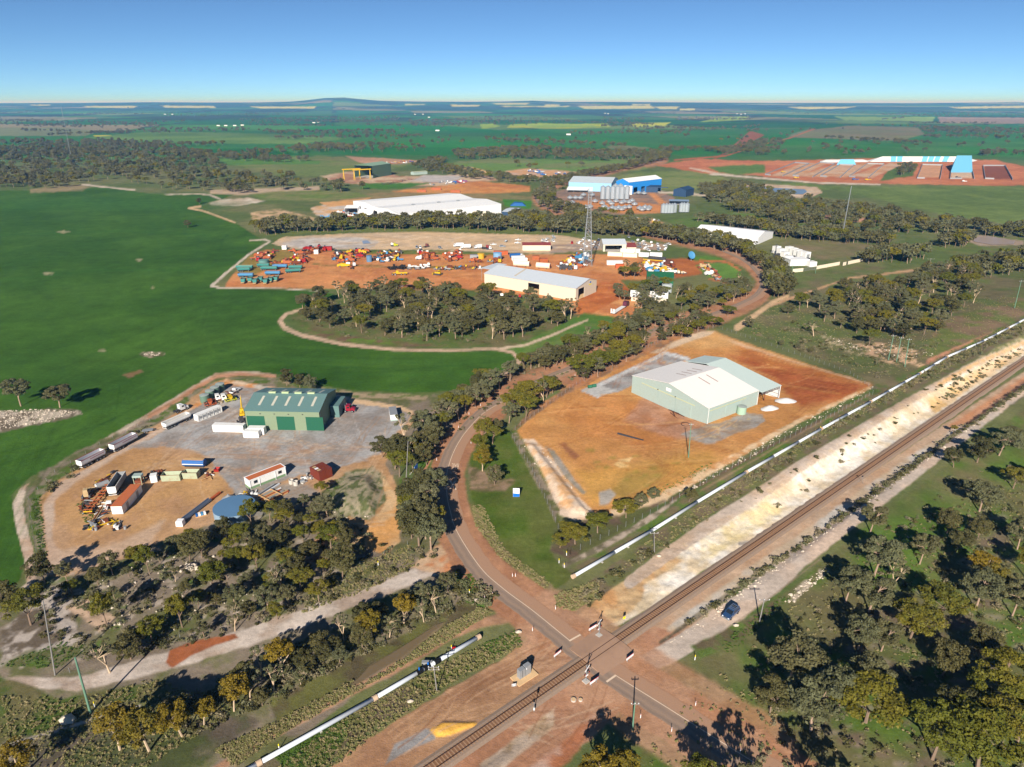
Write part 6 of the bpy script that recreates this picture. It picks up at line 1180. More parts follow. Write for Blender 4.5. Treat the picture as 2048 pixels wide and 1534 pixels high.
pole('tall green power pole near the right edge by the bush',(2029,616),(2043,560),0.2,'pole_green',2.2);pole('pale T-shaped power pole in the paddock right of the substation',(1858,537),(1862,517),0.2,'pole_grey',5.0);pole('green pole at the corner of the substation wall',(1585,549),(1586,524),0.18,'pole_green',0);pole('green pole in front of the substation gate',(1631,547),(1632,536),0.18,'pole_green',0)
gp_=[(1111,1218.5),(1065,1262),(969,1199),(1391,1411),(1281,1436),(1343,1463),(1025,1153),(1031,1153),(873.5,921),(866.5,948),(942,887),(961,812),(938,829),(985,1192),(1320,660),(1055,780),(1150,752),(917,856),(1560,1553),(1480,1505)]
gpm=(MB().box(-0.06,0.06,-0.03,0.03,0,1.05).mesh('post',[M['sign_white']]),MB().box(-0.05,0.05,-0.038,-0.032,0.82,0.98).mesh('reflector',[M['sign_red']]))
for i,(x,y) in enumerate(gp_):
    t=thing('guide_post','white roadside guide post along the sealed road','post',W(x,y),random.uniform(-0.3,0.3),'white guide posts along the road')
    for me in gpm:o=bpy.data.objects.new(me.name.split('.')[0],me);COLL.objects.link(o);o.parent=t
ypm=(MB().box(-0.07,0.07,-0.05,0.05,0,0.9).mesh('post',[M['sign_white']]),MB().box(-0.075,0.075,-0.055,0.055,0.901,1.4).mesh('yellow_top',[M['sign_yellow']]))
for x,y in [(1128.5,1135),(1118,1126),(1133,1111),(1389.5,1320),(756.5,1131),(912.5,1152),(908.5,1161),(939,1188),(903,1300),(558.7,1499),(190,1414),(1640,740+120)]:
    t=thing('marker_post','white marker post with a yellow top over the buried pipe','post',W(x,y),0,'yellow-topped marker posts')
    for me in ypm:o=bpy.data.objects.new(me.name.split('.')[0],me);COLL.objects.link(o);o.parent=t
def fence(label,pts,h=1.9,step=3.0,wires=6):
    P=[W(*p) for p in pts];t=thing('wire_fence',label,'fence',P[0]);o0=P[0];mp=MB();mw_=MB()
    for i in range(len(P)-1):
        n=max(1,int((P[i+1]-P[i]).length/step))
        for k in range(n+(1 if i == len(P)-2 else 0)):
            q=P[i].lerp(P[i+1],k/n)-o0;mp.tube(q,q+Vector((0,0,h)),0.045,n=4)
        for j in range(wires):
            z=Vector((0,0,0.15+(h-0.2)*j/(wires-1)));mw_.tube(P[i]-o0+z,P[i+1]-o0+z,0.014,n=3,cap=False)
    tag(mp.build('posts',M['galv'],t),kind='stuff');tag(mw_.build('wires',M['mesh_wire'],t),kind='stuff')
fence('wire fence along the road side of the orange pad',[(1020,868),(1060,838),(1100,808),(1160,766),(1225,730),(1290,698),(1345,670),(1436,656)])
fence('dark wire fence down the left end of the orange pad',[(1020,868),(1060,935),(1100,1020),(1128,1085),(1140,1110)]);fence('wire fence below the orange pad, by the pipeline',[(1140,1110),(1200,1080),(1300,1030),(1400,972),(1500,918),(1580,876),(1660,835),(1752,785)]);fence('wire fence behind the orange pad on the slope',[(1436,656),(1500,678),(1600,712),(1700,748),(1752,785)],1.6)
fence('low farm fence along the crop track at the left',[(82,1150),(68,1080),(58,1000),(110,945),(200,890),(300,843)],1.2,5,4);fence('farm fence below the pale track by the bush, left',[(140,1345),(240,1310),(360,1275),(480,1235),(640,1165),(720,1130),(815,1090)],1.3,6,4)

# ================================================================ signs
o_,a_,l_=frame((1026,994.5),(1039,994.5));t=thing('billboard','white and blue billboard standing on the grass verge inside the bend','sign',o_,a_);h_=3.1
MB().box(0,l_,0,0.12,0.15,h_).build('panel',M['sign_white'],t);MB().add([(0.02,-0.01,0.17),(l_-0.02,-0.01,0.17),(l_-0.02,-0.01,1.2),(0.02,-0.01,1.4)],[(0,1,2,3)]).build('blue_band',M['sign_blue'],t);MB().add([(l_*0.38,-0.012,2.35),(l_*0.52,-0.012,2.35),(l_*0.6,-0.012,2.75),(l_*0.46,-0.012,2.75)],[(0,1,2,3)]).build('emblem',M['sign_black'],t)
for x in (0.15,l_-0.15):MB().box(x-0.05,x+0.05,0.125,0.22,0,2.6).build('post',M['galv'],t)
o_,a_,l_=frame((830,951),(836,944));t=thing('directory_sign','blue roadside board with white braces, seen nearly edge-on by the gravel yard','sign',o_,a_)
MB().box(0,max(l_,2.2),-0.05,0.05,0.5,3.2).build('panel',M['sign_blue'],t)
for k in range(3):MB().tube((0.2+k*0.8,0.06,2.9-k*0.4),(0.2+k*0.8-0.3,1.8,0.0),0.05,n=5).build('brace',M['white_steel'],t)

# ================================================================ parked 4x4 on the pale track
c0=W(1461.5,1230);hd=W(1449,1241)-W(1473,1219.5);t=thing('parked_four_wheel_drive','blue four-wheel-drive wagon with roof rack parked on the pale track by the railway','car',c0,math.atan2(hd.y,hd.x));cm=M['car_blue']
L2=2.45;w2=0.95
MB().prism([(-L2,0.5),(L2-0.1,0.45),(L2,0.7),(L2-0.05,1.0),(1.15,1.14),(-L2,1.14)],-w2,w2,'y').build('body',cm,t)
MB().prism([(-L2+0.05,1.141),(1.1,1.141),(0.35,1.78),(-L2+0.3,1.82)],-w2+0.12,w2-0.12,'y').build('cabin',cm,t)
MB().prism([(1.13,1.17),(1.16,1.17),(0.43,1.74),(0.4,1.74)],-w2+0.2,w2-0.2,'y').build('windscreen',M['dark_glass'],t)
for x0,x1 in ((-2.1,-1.45),(-1.35,-0.6),(-0.5,0.35)):
    for yy in (-w2+0.09,w2-0.115):MB().box(x0,x1,yy,yy+0.025,1.25,1.66).build('side_window',M['dark_glass'],t)
MB().box(-L2+0.1,-L2+0.14,-0.7,0.7,1.25,1.65).build('rear_window',M['dark_glass'],t)
rk=MB();[rk.box(-1.7,0.1,y,y+0.05,1.86,1.91) for y in (-0.72,0.67)];[rk.box(x,x+0.05,-0.72,0.72,1.92,1.96) for x in (-1.7,-1.1,-0.5,0.05)];rk.build('roof_rack',M['galv'],t);MB().box(-1.6,-0.9,-0.5,0.5,1.825,1.845).build('sunroof',M['dark_glass'],t)
MB().box(L2-0.02,L2+0.16,-w2,w2,0.45,0.68).build('bull_bar',M['galv'],t);MB().box(L2-0.03,L2+0.02,-0.5,0.5,0.72,0.95).build('grille',M['dark_steel'],t)
for y in (-0.75,0.75):MB().box(L2-0.04,L2+0.03,y-0.16,y+0.16,0.75,0.93).build('headlight',M['sign_white'],t)
for y in (-w2-0.14,w2+0.02):MB().box(0.75,0.9,y,y+0.12,1.15,1.32).build('mirror',cm,t)
for wx in (-1.5,1.5):
    for wy in (-w2+0.08,w2-0.08):wheel(t,wx,wy,0.4,0.27)

# ================================================================ big pale green shed on the orange pad
A0=W(1413.7,847.7);A1=W(1262.7,784.7);A2=W(1511.5,809.0)
uv=(A0-A1);ang=math.atan2(uv.y,uv.x);gw=math.hypot(uv.x,uv.y);bd=(A2-A0).length
t=thing('big_shed','large pale green shed with a cream roof standing on the orange pad','shed',A1,ang)
D=bd;Lw=gw;EV=7.3;RG=10.6;th=0.2;wl=M['pale_green_wall']
MB().box(0,Lw,0,th,0,EV).build('gable_wall',wl,t);MB().prism([(0.2,EV),(Lw-0.2,EV),(Lw/2,RG-0.15)],0,th,'y').build('gable',wl,t);MB().box(0,Lw,D-th,D,0,EV).build('back_wall',wl,t);MB().prism([(0.2,EV),(Lw-0.2,EV),(Lw/2,RG-0.15)],D-th,D,'y').build('gable',wl,t)
MB().box(0,th,th,D-th,0,EV).build('side_wall',wl,t);MB().box(Lw-th,Lw,th,D-th,0,EV).build('side_wall',wl,t)
rfs=[]
for q in ([(-0.25,D+0.1,EV),(-0.25,-0.25,EV),(Lw/2,-0.25,RG),(Lw/2,D+0.1,RG)],[(Lw+0.25,-0.25,EV),(Lw+0.25,D+0.1,EV),(Lw/2+0.01,D+0.1,RG),(Lw/2+0.01,-0.25,RG)]):rfs.append(MB().sheet([(a,b,c+0.16) for a,b,c in q],0.12).build('roof',M['cream_roof'],t))
def roof_z(x):return EV+0.16+(RG-EV)*(1-abs(x-Lw/2)/(Lw/2+0.25))
for y in (0.42,0.53,0.64,0.75):
    x0,x1=Lw*0.31,Lw*0.44;MB().sheet([(x0,D*y-0.25,roof_z(x0)+0.03),(x1,D*y-0.25,roof_z(x1)+0.03),(x1,D*y+0.25,roof_z(x1)+0.03),(x0,D*y+0.25,roof_z(x0)+0.03)],0.02).build('skylight',M['rusty_skylight'],rfs[0])
for y in (0.5,0.66):
    x0,x1=Lw*0.55,Lw*0.70;MB().sheet([(x0,D*y-0.25,roof_z(x0)+0.03),(x1,D*y-0.25,roof_z(x1)+0.03),(x1,D*y+0.25,roof_z(x1)+0.03),(x0,D*y+0.25,roof_z(x0)+0.03)],0.02).build('skylight',M['rusty_skylight'],rfs[1])
for x0,x1 in ((0.20,0.37),(0.375,0.60),(0.605,0.80)):MB().box(Lw*x0,Lw*x1,-0.16,-0.01,0.1,5.9).build('sliding_door',M['pale_green_wall'],t)
MB().box(Lw*0.14,Lw*0.84,-0.2,-0.02,5.95,6.25).build('door_track',mat('door_track',S(196,198,160),0.6),t);MB().box(Lw*0.47,Lw*0.535,-0.06,-0.01,7.3,8.6).build('sign_panel',M['sign_white'],t)
for x in (0.37,0.6):MB().box(Lw*x-0.15,Lw*x+0.15,-0.55,-0.21,6.3,6.6).build('floodlight',M['dark_steel'],t)
MB().box(Lw+0.01,Lw+0.12,D*0.35,D*0.72,0.1,5.9).build('sliding_door',M['pale_green_wall'],t);MB().box(Lw+0.015,Lw+0.16,D*0.03,D*0.75,6.0,6.25).build('door_track',M['door_track'] if 'door_track' in M else MATS['door_track'],t)
for y in (0.02,D):MB().tube((Lw+0.18,y,0.1),(Lw+0.18,y,EV),0.1,n=6).build('downpipe',M['white_steel'],t)
# aqua lean-to behind, open on the right
E1=12.5
an=thing('shed_annex','open-ended annex with a pale aqua roof joined behind the big pale green shed','shed',A1,ang)
x0,x1=2.0,Lw+1.6;zl,zm,zr=7.6,10.0,7.1;xm=Lw*0.33
MB().sheet([(x0,D+0.15,zl+0.5),(xm,D+0.15,zm+0.3),(xm,D+E1,zm+0.3),(x0,D+E1,zl+0.5)],0.12).build('roof',M['aqua_roof'],an);MB().sheet([(xm+0.01,D+0.15,zm+0.3),(x1,D+0.15,zr),(x1,D+E1,zr),(xm+0.01,D+E1,zm+0.3)],0.12).build('roof',M['aqua_roof'],an)
MB().box(x0+0.2,x1-0.2,D+E1-0.3,D+E1-0.15,0,zr-0.2).build('back_wall',M['white_steel'],an);MB().box(x0+0.2,x0+0.4,D+0.2,D+E1-0.35,0,zl-0.2).build('end_wall',wl,an)
mb=MB()
for k in range(7):xx=x1-0.6-k*(x1-x0-2)/6;mb.box(xx,xx+0.22,D+E1-0.6,D+E1-0.38,0,zr-0.15)
mb.build('column',M['galv'],an)
mb=MB();xx=x1-0.35
for z in (1.6,3.2,4.8):mb.box(xx-16,xx,D+E1-0.37,D+E1-0.31,z,z+0.14)
mb.build('girt',M['dark_steel'],an)
mb=MB();mb.tube((xx,D+0.4,zr-0.35),(xx,D+E1-0.5,zr-0.35),0.1,n=5);mb.tube((xx,D+0.4,zr-1.1),(xx,D+E1-0.5,zr-1.1),0.1,n=5)
for k in range(9):y=D+0.5+k*(E1-1.2)/9;mb.tube((xx,y,zr-1.1),(xx,y+(E1-1.2)/18,zr-0.35),0.06,n=4);mb.tube((xx,y+(E1-1.2)/18,zr-0.35),(xx,y+(E1-1.2)/9,zr-1.1),0.06,n=4)
mb.build('truss',M['dark_steel'],an)
t=thing('rusty_post_frame','V-shaped rusty prop and yellow loader arm in the open end of the annex','machine',W(1528,801));MB().tube((0,0,0),(0.6,1.5,6.0),0.13,n=6).build('prop',M['rust'],t);MB().tube((0,0,0),(-2.2,1.0,5.2),0.13,n=6).build('prop',M['sign_black'],t);MB().tube((-2.6,2,1.2),(-3.4,2.6,5),0.35,n=6).build('loader_arm',M['yellow_paint'],t)
tank('small pale green tank against the right wall of the big shed',1482.5,827,1.7,3.0,mat('shed_tank',S(160,188,166),0.6),M['tank_lid'])
for x,y,r,h,lb in ((1540,818,2.6,1.4,'nearer heap of white crushed stone beside the big shed'),(1573,803,3.0,1.4,'farther heap of white crushed stone beside the big shed')):
    g=np.random.default_rng(int(x));n=22;rings=[(1.0,0.0),(0.8,0.3),(0.55,0.62),(0.3,0.88),(0.1,1.0)];mb=MB();vs=[]
    for rr,zz in rings:
        for i in range(n):q=2*math.pi*i/n;k=r*rr*(1+0.22*math.sin(2*q+x)+g.normal()*0.05);vs.append((k*1.25*math.cos(q),k*math.sin(q),h*zz+g.normal()*0.06*(zz > 0)))
    mb.add(vs,[(j*n+i,j*n+(i+1) % n,(j+1)*n+(i+1) % n,(j+1)*n+i) for j in range(4) for i in range(n)]+[tuple(range(4*n,5*n))]);o=mb.build('gravel_heap',M['chalk_pile'],smooth=True);o.location=W(x,y);tag(o,lb,'gravel heap')
o_,a_,l_=frame((1235,868),(1287,881));t=thing('steel_beam','long dark steel beam lying alone on the orange pad','beam',o_,a_);MB().box(0,l_,-0.25,0.25,0.02,0.45).build('web',M['dark_steel'],t);MB().box(0,l_,-0.35,0.35,0.45,0.5).build('flange',M['dark_steel'],t)
o_,a_,l_=frame((1335,820),(1362,840));t=thing('scrap_rails','rusty scrap beams lying in front of the big shed doors','scrap',o_,a_)
for k in range(5):b=MB().box(-0.1,l_*random.uniform(0.3,1),-0.12,0.12,0.02+k*0.2,0.2+k*0.2).build('beam',M['dark_rust'],t);b.rotation_euler=(0,0,random.uniform(-0.4,0.4));b.location=(random.uniform(0,l_*0.5),random.uniform(-1.2,1.2),0)
t=thing('ring_shadow','thin black ring modelled in place of the ring-shaped shadow by the pole on the pad','shadow_ring',W(1371,849));mb=MB();n=20  # solid black ring stands in for a ring-shaped cast shadow on the ground
for i in range(n):q=2*math.pi*i/n;q2=2*math.pi*(i+1)/n;mb.tube((1.6*math.cos(q),1.6*math.sin(q),0.12),(1.6*math.cos(q2),1.6*math.sin(q2),0.12),0.11,n=5)
mb.build('shadow_ring',M['black_rubber'],t)
t=thing('wheelie_bins','two green drums on the concrete corner of the pad entrance','drum',W(1184,776));
for x,y in ((-0.9,-0.4),(0.9,0.5)):MB().tube((x-0.8,y,0.75),(x+0.8,y+0.5,0.75),0.7,n=10).build('drum',M['verge_bin'],t)

# ================================================================ green workshop and its yard
t,L=shed('workshop','pale green workshop with three dark green roller doors on the gravel yard',(495,858.5),(642,861.5),21.0,7.4,10.0,M['blue_green_roof'],M['sage_wall'],doors=[(0.4,6.9,0.05,5.4,M['roller_green']),(11.3,17.8,0.05,5.4,M['roller_green']),(22.0,28.3,0.05,5.4,M['roller_green'])],ridge_at=0.5)
rfs=[c for c in t.children if c.name.startswith('roof')];D=21.0
for k in range(5):
    x=L*(0.14+0.18*k)
    for rf,(y0,y1) in ((rfs[0],(3.0,8.5)),(rfs[1],(12.5,18.0))):
        zz=lambda y:7.4+2.6*(1-abs(y-D/2)/(D/2+0.3))+0.17
        MB().sheet([(x,y0,zz(y0)),(x+0.9,y0,zz(y0)),(x+0.9,y1,zz(y1)),(x,y1,zz(y1))],0.02).build('skylight',M['skylight'],rf)
for k in range(4):x=L*(0.2+0.18*k);MB().box(x,x+2.6,D/2-0.5,D/2+0.5,10.1,10.55).build('ridge_vent',M['vent_green'],t)
for k in range(4):MB().box(L*(0.2+0.19*k),L*(0.2+0.19*k)+0.4,-0.3,-0.02,6.3,6.5).build('floodlight',M['dark_steel'],t)
MB().box(L+0.31,L+3.6,D*0.55,D,0,4.6).build('side_bay',M['blue_green_roof'],t)
W0=[('container with grey stripes at the edge of the gravel yard',(397,844),(445,824),'white_steel','long white'),('long plain white container in front of the yellow crane',(426,863),(487.5,865),'white_steel','plain')]
c1=container('long white container with grey door stripes at the edge of the gravel yard',(397,844),(445,824),M['white_steel'])
Lc=max(v.co.x for v in c1.children[0].data.vertices)
for k in range(6):x=0.5+k*(Lc-1)/6;MB().box(x,x+0.25,-0.02,0.015,0.25,2.3).build('stripe',M['grey_steel'],c1);MB().box(x+0.45,x+1.3,-0.02,0.015,1.0,1.9).build('panel',M['grey_steel'],c1)
container('long plain white container beside the workshop roller door',(426,863),(487.5,865),M['white_steel'])
o_,a_,l_=frame((487,875),(518,875.5));t=thing('site_hut','low white double hut in front of the left roller door','hut',o_,a_);MB().box(0,l_,0,2.4,0,2.3).build('front_hut',M['white_steel'],t);MB().box(0.6,l_+1.0,2.42,4.8,0,2.5).build('rear_hut',M['white_steel'],t)
t2=thing('gas_bottle_rack','small yellow and green drum at the right end of the white hut','drum',W(533,858));MB().lathe([(0.4,0),(0.4,1.1)],n=10).build('drum',M['lime'],t2)
o_,a_,l_=frame((781.5,843),(796,841.5));t=thing('shipping_container','lone white container at the right end of the gravel yard','container',o_,a_);MB().box(0,l_,0,7.5,0.1,2.6).build('body',M['white_steel'],t);MB().box(0,l_,-0.04,-0.005,0.1,0.6).build('base_band',M['pale_green_wall'],t);MB().box(-0.05,l_+0.05,-0.05,7.55,2.603,2.68).build('roof',M['grey_steel'],t)
for i,(x,y) in enumerate([(410.5,803),(421.5,794),(431.5,787),(441.5,780.5)]):tank('green water tank with pale lid, %s of four by the wrecked cabs' % ['nearest','second nearest','second farthest','farthest'][i],x,y,1.75,2.9,M['tank_green'],M['tank_lid'],group='four green tanks')
truck('dark red prime mover with sleeper cab parked right of the workshop',(680,825),(709,826),M['dark_red'])
truck('white prime mover with a red chassis beside the crop track',(352,829),(379,818),M['car_white'])
tipper('nearer red-trimmed white tipping trailer of the pair by the crop track',(166,939),(214,914),M['trailer_side'],M['red_paint'],3,3,1.8,None,rear=M['white_steel'],stripe=M['red_paint']);tipper('farther red-trimmed white tipping trailer of the pair by the crop track',(231,906),(278,881),M['trailer_side'],M['red_paint'],3,0,1.8,None,rear=M['white_steel'],stripe=M['red_paint'])
tipper('white tipping trailer with dusty load near the striped container',(334,861),(384,838.5),M['white_steel'],M['white_steel'],3,2,1.5,M['tan_paint'])
tipper('white-tailed grain trailer wedged beside the orange-roofed container',(235.5,993),(256,961),M['grey_steel'],M['white_steel'],3,0,2.3,M['dark_load'],rear=M['white_steel'])
o_,a_,l_=frame((225,1029),(247,1028.5));t=thing('storage_container','white container with a bright orange roof at the scrap heap','container',o_,a_);bl=(W(270.5,985)-W(247,1028.5)).length
MB().box(0,l_,0,bl,0.1,2.7).build('body',M['white_steel'],t);MB().box(-0.06,l_+0.06,-0.06,bl+0.06,2.705,2.8).build('roof',M['orange_roof'],t)
for y in (bl*0.25,bl*0.75):MB().box(l_+0.002,l_+0.05,y-0.6,y+0.6,0.2,2.2).build('door',M['grey_steel'],t)
o_,a_,l_=frame((168,1028),(184,1027));t=thing('trailer_frame','rusty orange skeletal trailer frame beside the white grain trailer','trailer',o_,a_);bl=15.0
for x in (0.5,1.7):MB().box(x,x+0.22,0,bl,0.8,1.1).build('rail',M['machine_orange'],t)
for k in range(9):MB().box(0,2.4,0.3+k*1.75,0.55+k*1.75,1.12,1.28).build('crossbar',M['machine_orange'],t)
MB().box(0,2.4,-0.12,-0.02,0.6,0.95).build('tail_bar',M['yellow_paint'],t)
for y in (1.5,2.8,10.0,11.2):
    for x in (0.2,2.2):w_=wheel(t,x,y,0.5,0.34);w_.rotation_euler=(0,0,math.pi/2)
def dozer(label,x,y,hp,m,s=1.0):
    c=W(x,y);d=W(*hp)-c;t=thing('bulldozer',label,'bulldozer',c,math.atan2(d.y,d.x));t.scale=(s,s,s)
    for yy in (-1.2,0.7):MB().prism([(-1.9,0.15),(1.9,0.15),(2.2,0.55),(1.8,1.0),(-1.8,1.0),(-2.2,0.55)],yy,yy+0.5,'y').build('crawler_track',M['dark_steel'],t)
    MB().box(-1.6,1.7,-0.68,0.68,0.6,1.7).build('hull',m,t);MB().box(-1.5,0.0,-0.65,0.65,1.71,2.8,0,0.1,0.05).build('cab',m,t);MB().box(-1.4,-0.1,-0.68,0.68,2.0,2.6).build('cab_glass',M['dark_glass'],t)
    MB().prism([(2.5,0.1),(2.75,0.1),(2.6,0.7),(2.75,1.4),(2.5,1.4),(2.35,0.7)],-1.7,1.7,'y').build('blade',m,t);MB().tube((0.8,0.4,1.7),(0.8,0.4,2.5),0.07,n=6).build('exhaust',M['dark_steel'],t);return t
dozer('old sand-yellow bulldozer at the left of the scrap heap',176,992,(180,984),M['tan_paint'])
t=thing('fuel_tank','white-ended grey cylinder tank lying behind the orange trailer frame','tank',W(206,974),0.9);MB().tube((-1.8,0,1.0),(1.8,0,1.0),0.85,n=14).build('barrel',M['grey_steel'],t);MB().tube((-1.86,0,1.0),(-1.81,0,1.0),0.84,n=14).build('end_cap',M['white_steel'],t);[MB().box(x-0.15,x+0.15,-0.7,0.7,0,0.6).build('cradle',M['dark_steel'],t) for x in (-1.1,1.1)]
t=thing('crane_boom','rusty yellow lattice boom lying in the weeds in front of the orange-roofed container','crane part',W(183,1050));d=W(207,1013)-W(183,1050);d.z=0
for k in (0,1):mb=MB();off=Vector((0.5*k,0,0.5));mb.tube(off,d+off,0.18,n=5);mb.build('boom',M['tan_paint'] if k else M['rust'],t)
for k in range(10):a=d*(k/10);MB().tube(a+Vector((0,0,0.5)),a+d*0.1+Vector((0.5,0,0.5)),0.07,n=4).build('lacing',M['rust'],t)
rnd=random.Random(5)
def junk(label,poly,n,mats_,seed,cat='scrap',name='scrap_pile',lmax=4.0):
    """one heap of beams, sheets and drums lying tangled together"""
    p=pts_in(poly,n,seed);c=p.mean(0);t=thing(name,label,cat,(c[0],c[1],ground_z(*c)));r=random.Random(seed)
    for i,q in enumerate(p):
        m=M[r.choice(mats_)];k=r.random();mb=MB();z=r.uniform(0,0.5)
        if k < 0.55:l=r.uniform(1.2,lmax);mb.box(-l/2,l/2,-0.15,0.15,z,z+0.22);nm='beam'
        elif k < 0.75:l=r.uniform(0.6,1.5);mb.box(-l/2,l/2,-l*0.3,l*0.3,z*0.3,z*0.3+r.uniform(0.4,1.1));nm='crate'
        elif k < 0.88:mb.lathe([(0.4,0),(0.4,0.9)],n=9);nm='drum'
        else:mb.lathe([(0.5,0.0),(0.55,0.15),(0.5,0.3),(0.3,0.3)],n=10);nm='tyre';m=M['black_rubber']
        o=mb.build(nm,m,t);o.location=(q[0]-c[0],q[1]-c[1],0);o.rotation_euler=(0,r.uniform(-0.1,0.1),r.uniform(0,3.14))
    return t
junk('tangled scrap of pipes, tyres and yellow bars at the foot of the dirt yard',[(165,1060),(185,1040),(240,1042),(252,1058),(190,1065)],42,['dark_steel','grey_steel','rust','white_steel','yellow_paint','dark_rust'],61)
junk('grey steel lengths and scrap left of the orange trailer frame',[(160,1025),(170,1000),(182,996),(176,1030)],18,['dark_steel','grey_steel','rust'],62);junk('rusty scrap between the bulldozer and the white grain trailer',[(190,985),(235,950),(225,945),(180,975)],20,['rust','tan_paint','dark_steel','yellow_paint'],63)
junk('rusty machine parts in front of the orange-roofed container',[(195,1025),(215,1000),(222,1012),(205,1035)],20,['rust','orange_paint','white_steel','dark_steel'],64);junk('dark scrap behind the pale green bins',[(285,955),(320,940),(330,948),(300,962)],24,['dark_rust','dark_steel','rust'],65)
t=thing('green_frame_machine','pale green square machine on legs beside the orange-roofed container','machine',W(279,967),0.1);[MB().box(x,x+0.15,y,y+0.15,0,2.6).build('leg',M['pale_container'],t) for x in (-1.2,1.05) for y in (-0.9,0.8)];MB().box(-1.3,1.3,-1.0,1.0,2.61,3.2).build('hood',M['pale_green_wall'],t);MB().box(-1.0,1.0,-0.7,0.7,0.5,1.4).build('engine',M['rust'],t)
o_,a_,l_=frame((302,966),(315,964));t=thing('white_crate','plain white cube left of the pale green bins','crate',o_,a_);MB().box(0,l_,0,2.0,0,2.3).build('body',M['sign_white'],t);MB().box(-0.05,l_+0.05,-0.05,2.05,2.303,2.38).build('lid',M['white_steel'],t)
def open_bin(label,p1,p2,m,h=2.3,d=2.8,name='open_bin',cat='bin'):
    o,a,l=frame(p1,p2);t=thing(name,label,cat,o,a);e=0.25
    mb=MB();mb.prism([(e,0.1),(0,h),(0.1,h),(e+0.1,0.25),(d-e-0.1,0.25),(d-0.1,h),(d,h),(d-e,0.1)],0,l,'x');mb.build('trough',m,t)
    for x in (0.02,l-0.1):MB().prism([(e+0.1,0.26),(0.1,h-0.05),(d-0.1,h-0.05),(d-e-0.1,0.26)],x,x+0.08,'x').build('end_plate',m,t)
    MB().box(0.12,l-0.12,0.45,d-0.45,0.26,0.9).build('contents',M['dark_load'],t)
    mb=MB()
    for y in (-0.04,d-0.06):mb.box(0,l,y,y+0.1,h+0.002,h+0.1)
    mb.build('rim',M['rust'],t);return t
open_bin('left of two pale green rusted hoppers on the dirt yard',(323,964.5),(360.5,963),M['pale_container']);open_bin('right of two pale green rusted hoppers, with an open brown top',(365.5,959),(394.5,959),M['pale_container'])
o_,a_,l_=frame((365,936),(408,937));t=thing('blue_tanker_body','blue tank body with a white stripe behind the pale green hoppers','tank',o_,a_);MB().tube((0,1.2,1.5),(l_,1.2,1.5),1.2,n=16).build('tank',M['blue_paint'],t);MB().box(0.2,l_-0.2,0.5,1.9,2.66,2.76).build('top_walk',M['wood'],t);MB().box(0.1,l_-0.1,-0.06,0.02,1.3,1.55).build('stripe',M['sign_white'],t);MB().box(0.4,l_-0.4,0.6,1.8,0.0,0.35).build('skid',M['dark_steel'],t)
o_,a_,l_=frame((428,945),(437,945));t=thing('small_skip','small red open box right of the blue tank','bin',o_,a_);MB().prism([(0.0,1.1),(0.3,0.05),(1.5,0.05),(1.8,1.1),(1.7,1.1),(1.4,0.15),(0.4,0.15),(0.1,1.1)],0,l_,'x').build('tub',M['red_paint'],t);[MB().prism([(0.1,1.05),(0.4,0.16),(1.4,0.16),(1.7,1.05)],x,x+0.05,'x').build('end_plate',M['red_paint'],t) for x in (0.02,l_-0.07)]
o_,a_,l_=frame((353,845+17),(362,860));t=thing('car_trailer','small flat grey trailer between the white tipping trailers','trailer',W(296,863),0.25);MB().box(-1.8,1.8,-1.0,1.0,0.6,0.75).build('deck',M['grey_steel'],t);MB().tube((1.8,0,0.6),(3.1,0,0.5),0.07,n=5).build('drawbar',M['dark_steel'],t);[wheel(t,x,y,0.34,0.2) for x in (-0.9,-0.1) for y in (-1.0,1.0)]
# cabs and wrecks behind the striped container
for lb,x,y,m in (('left white lorry cab among the wrecks by the green tanks',436.5,800,'white_steel'),('right white lorry cab among the wrecks by the green tanks',448.5,800,'white_steel')):
    t=thing('lorry_cab',lb,'truck cab',W(x,y),0.5);MB().prism([(-0.9,0.5),(0.9,0.5),(0.95,1.6),(0.6,2.5),(-0.9,2.6)],-1.1,1.1,'y').build('shell',M[m],t);MB().prism([(0.97,1.65),(1.0,1.65),(0.68,2.42),(0.65,2.42)],-0.9,0.9,'y').build('windscreen',M['dark_glass'],t);[MB().box(-0.5,0.4,y_,y_+0.03,1.6,2.3).build('side_window',M['dark_glass'],t) for y_ in (-1.13,1.1)];MB().box(-2.4,-0.9,-0.5,0.5,0.4,0.7).build('chassis',M['rust'],t)
machine('lime yellow machine frame beside the white lorry cabs',*W(461,801).to_tuple()[:2],0.6,M['lime'],0.9,None,3,kind='frame');machine('orange machine frame at the left of the wrecks by the green tanks',*W(421,810).to_tuple()[:2],0.5,M['orange_paint'],0.9,None,4,kind='frame');junk('brown scrap between the green tanks and the lorry cabs',[(440,796),(462,782),(475,786),(455,800),(425,812)],24,['rust','dark_rust','dark_steel','tan_paint'],66)
car('white ute facing away at the back of the gravel yard',470.5,784,(476,781),M['car_white'])
t=thing('yellow_crane','yellow crane with a raised boom beside the workshop','crane',W(485,831),1.9);MB().box(-1.6,1.6,-0.9,0.9,0.6,1.4).build('chassis',M['yellow_paint'],t);MB().box(-0.3,1.2,-0.7,0.7,1.41,2.8,0,0.1,0.05).build('cab',M['yellow_paint'],t);MB().box(0.0,1.0,-0.72,0.72,1.9,2.5).build('cab_glass',M['dark_glass'],t);MB().tube((-0.6,0,1.6),(4.6,0,5.6),0.32,0.22,6).build('boom',M['yellow_paint'],t);MB().tube((4.4,0,5.4),(5.6,0,6.2),0.15,n=6).build('boom_tip',M['tan_paint'],t);[wheel(t,x,y,0.55,0.35) for x in (-1.0,1.0) for y in (-0.9,0.9)]
machine('small dark loader with a yellow bucket beside the workshop corner',*W(483,845).to_tuple()[:2],2.2,M['dark_steel'],0.7,None,9,kind='tractor')
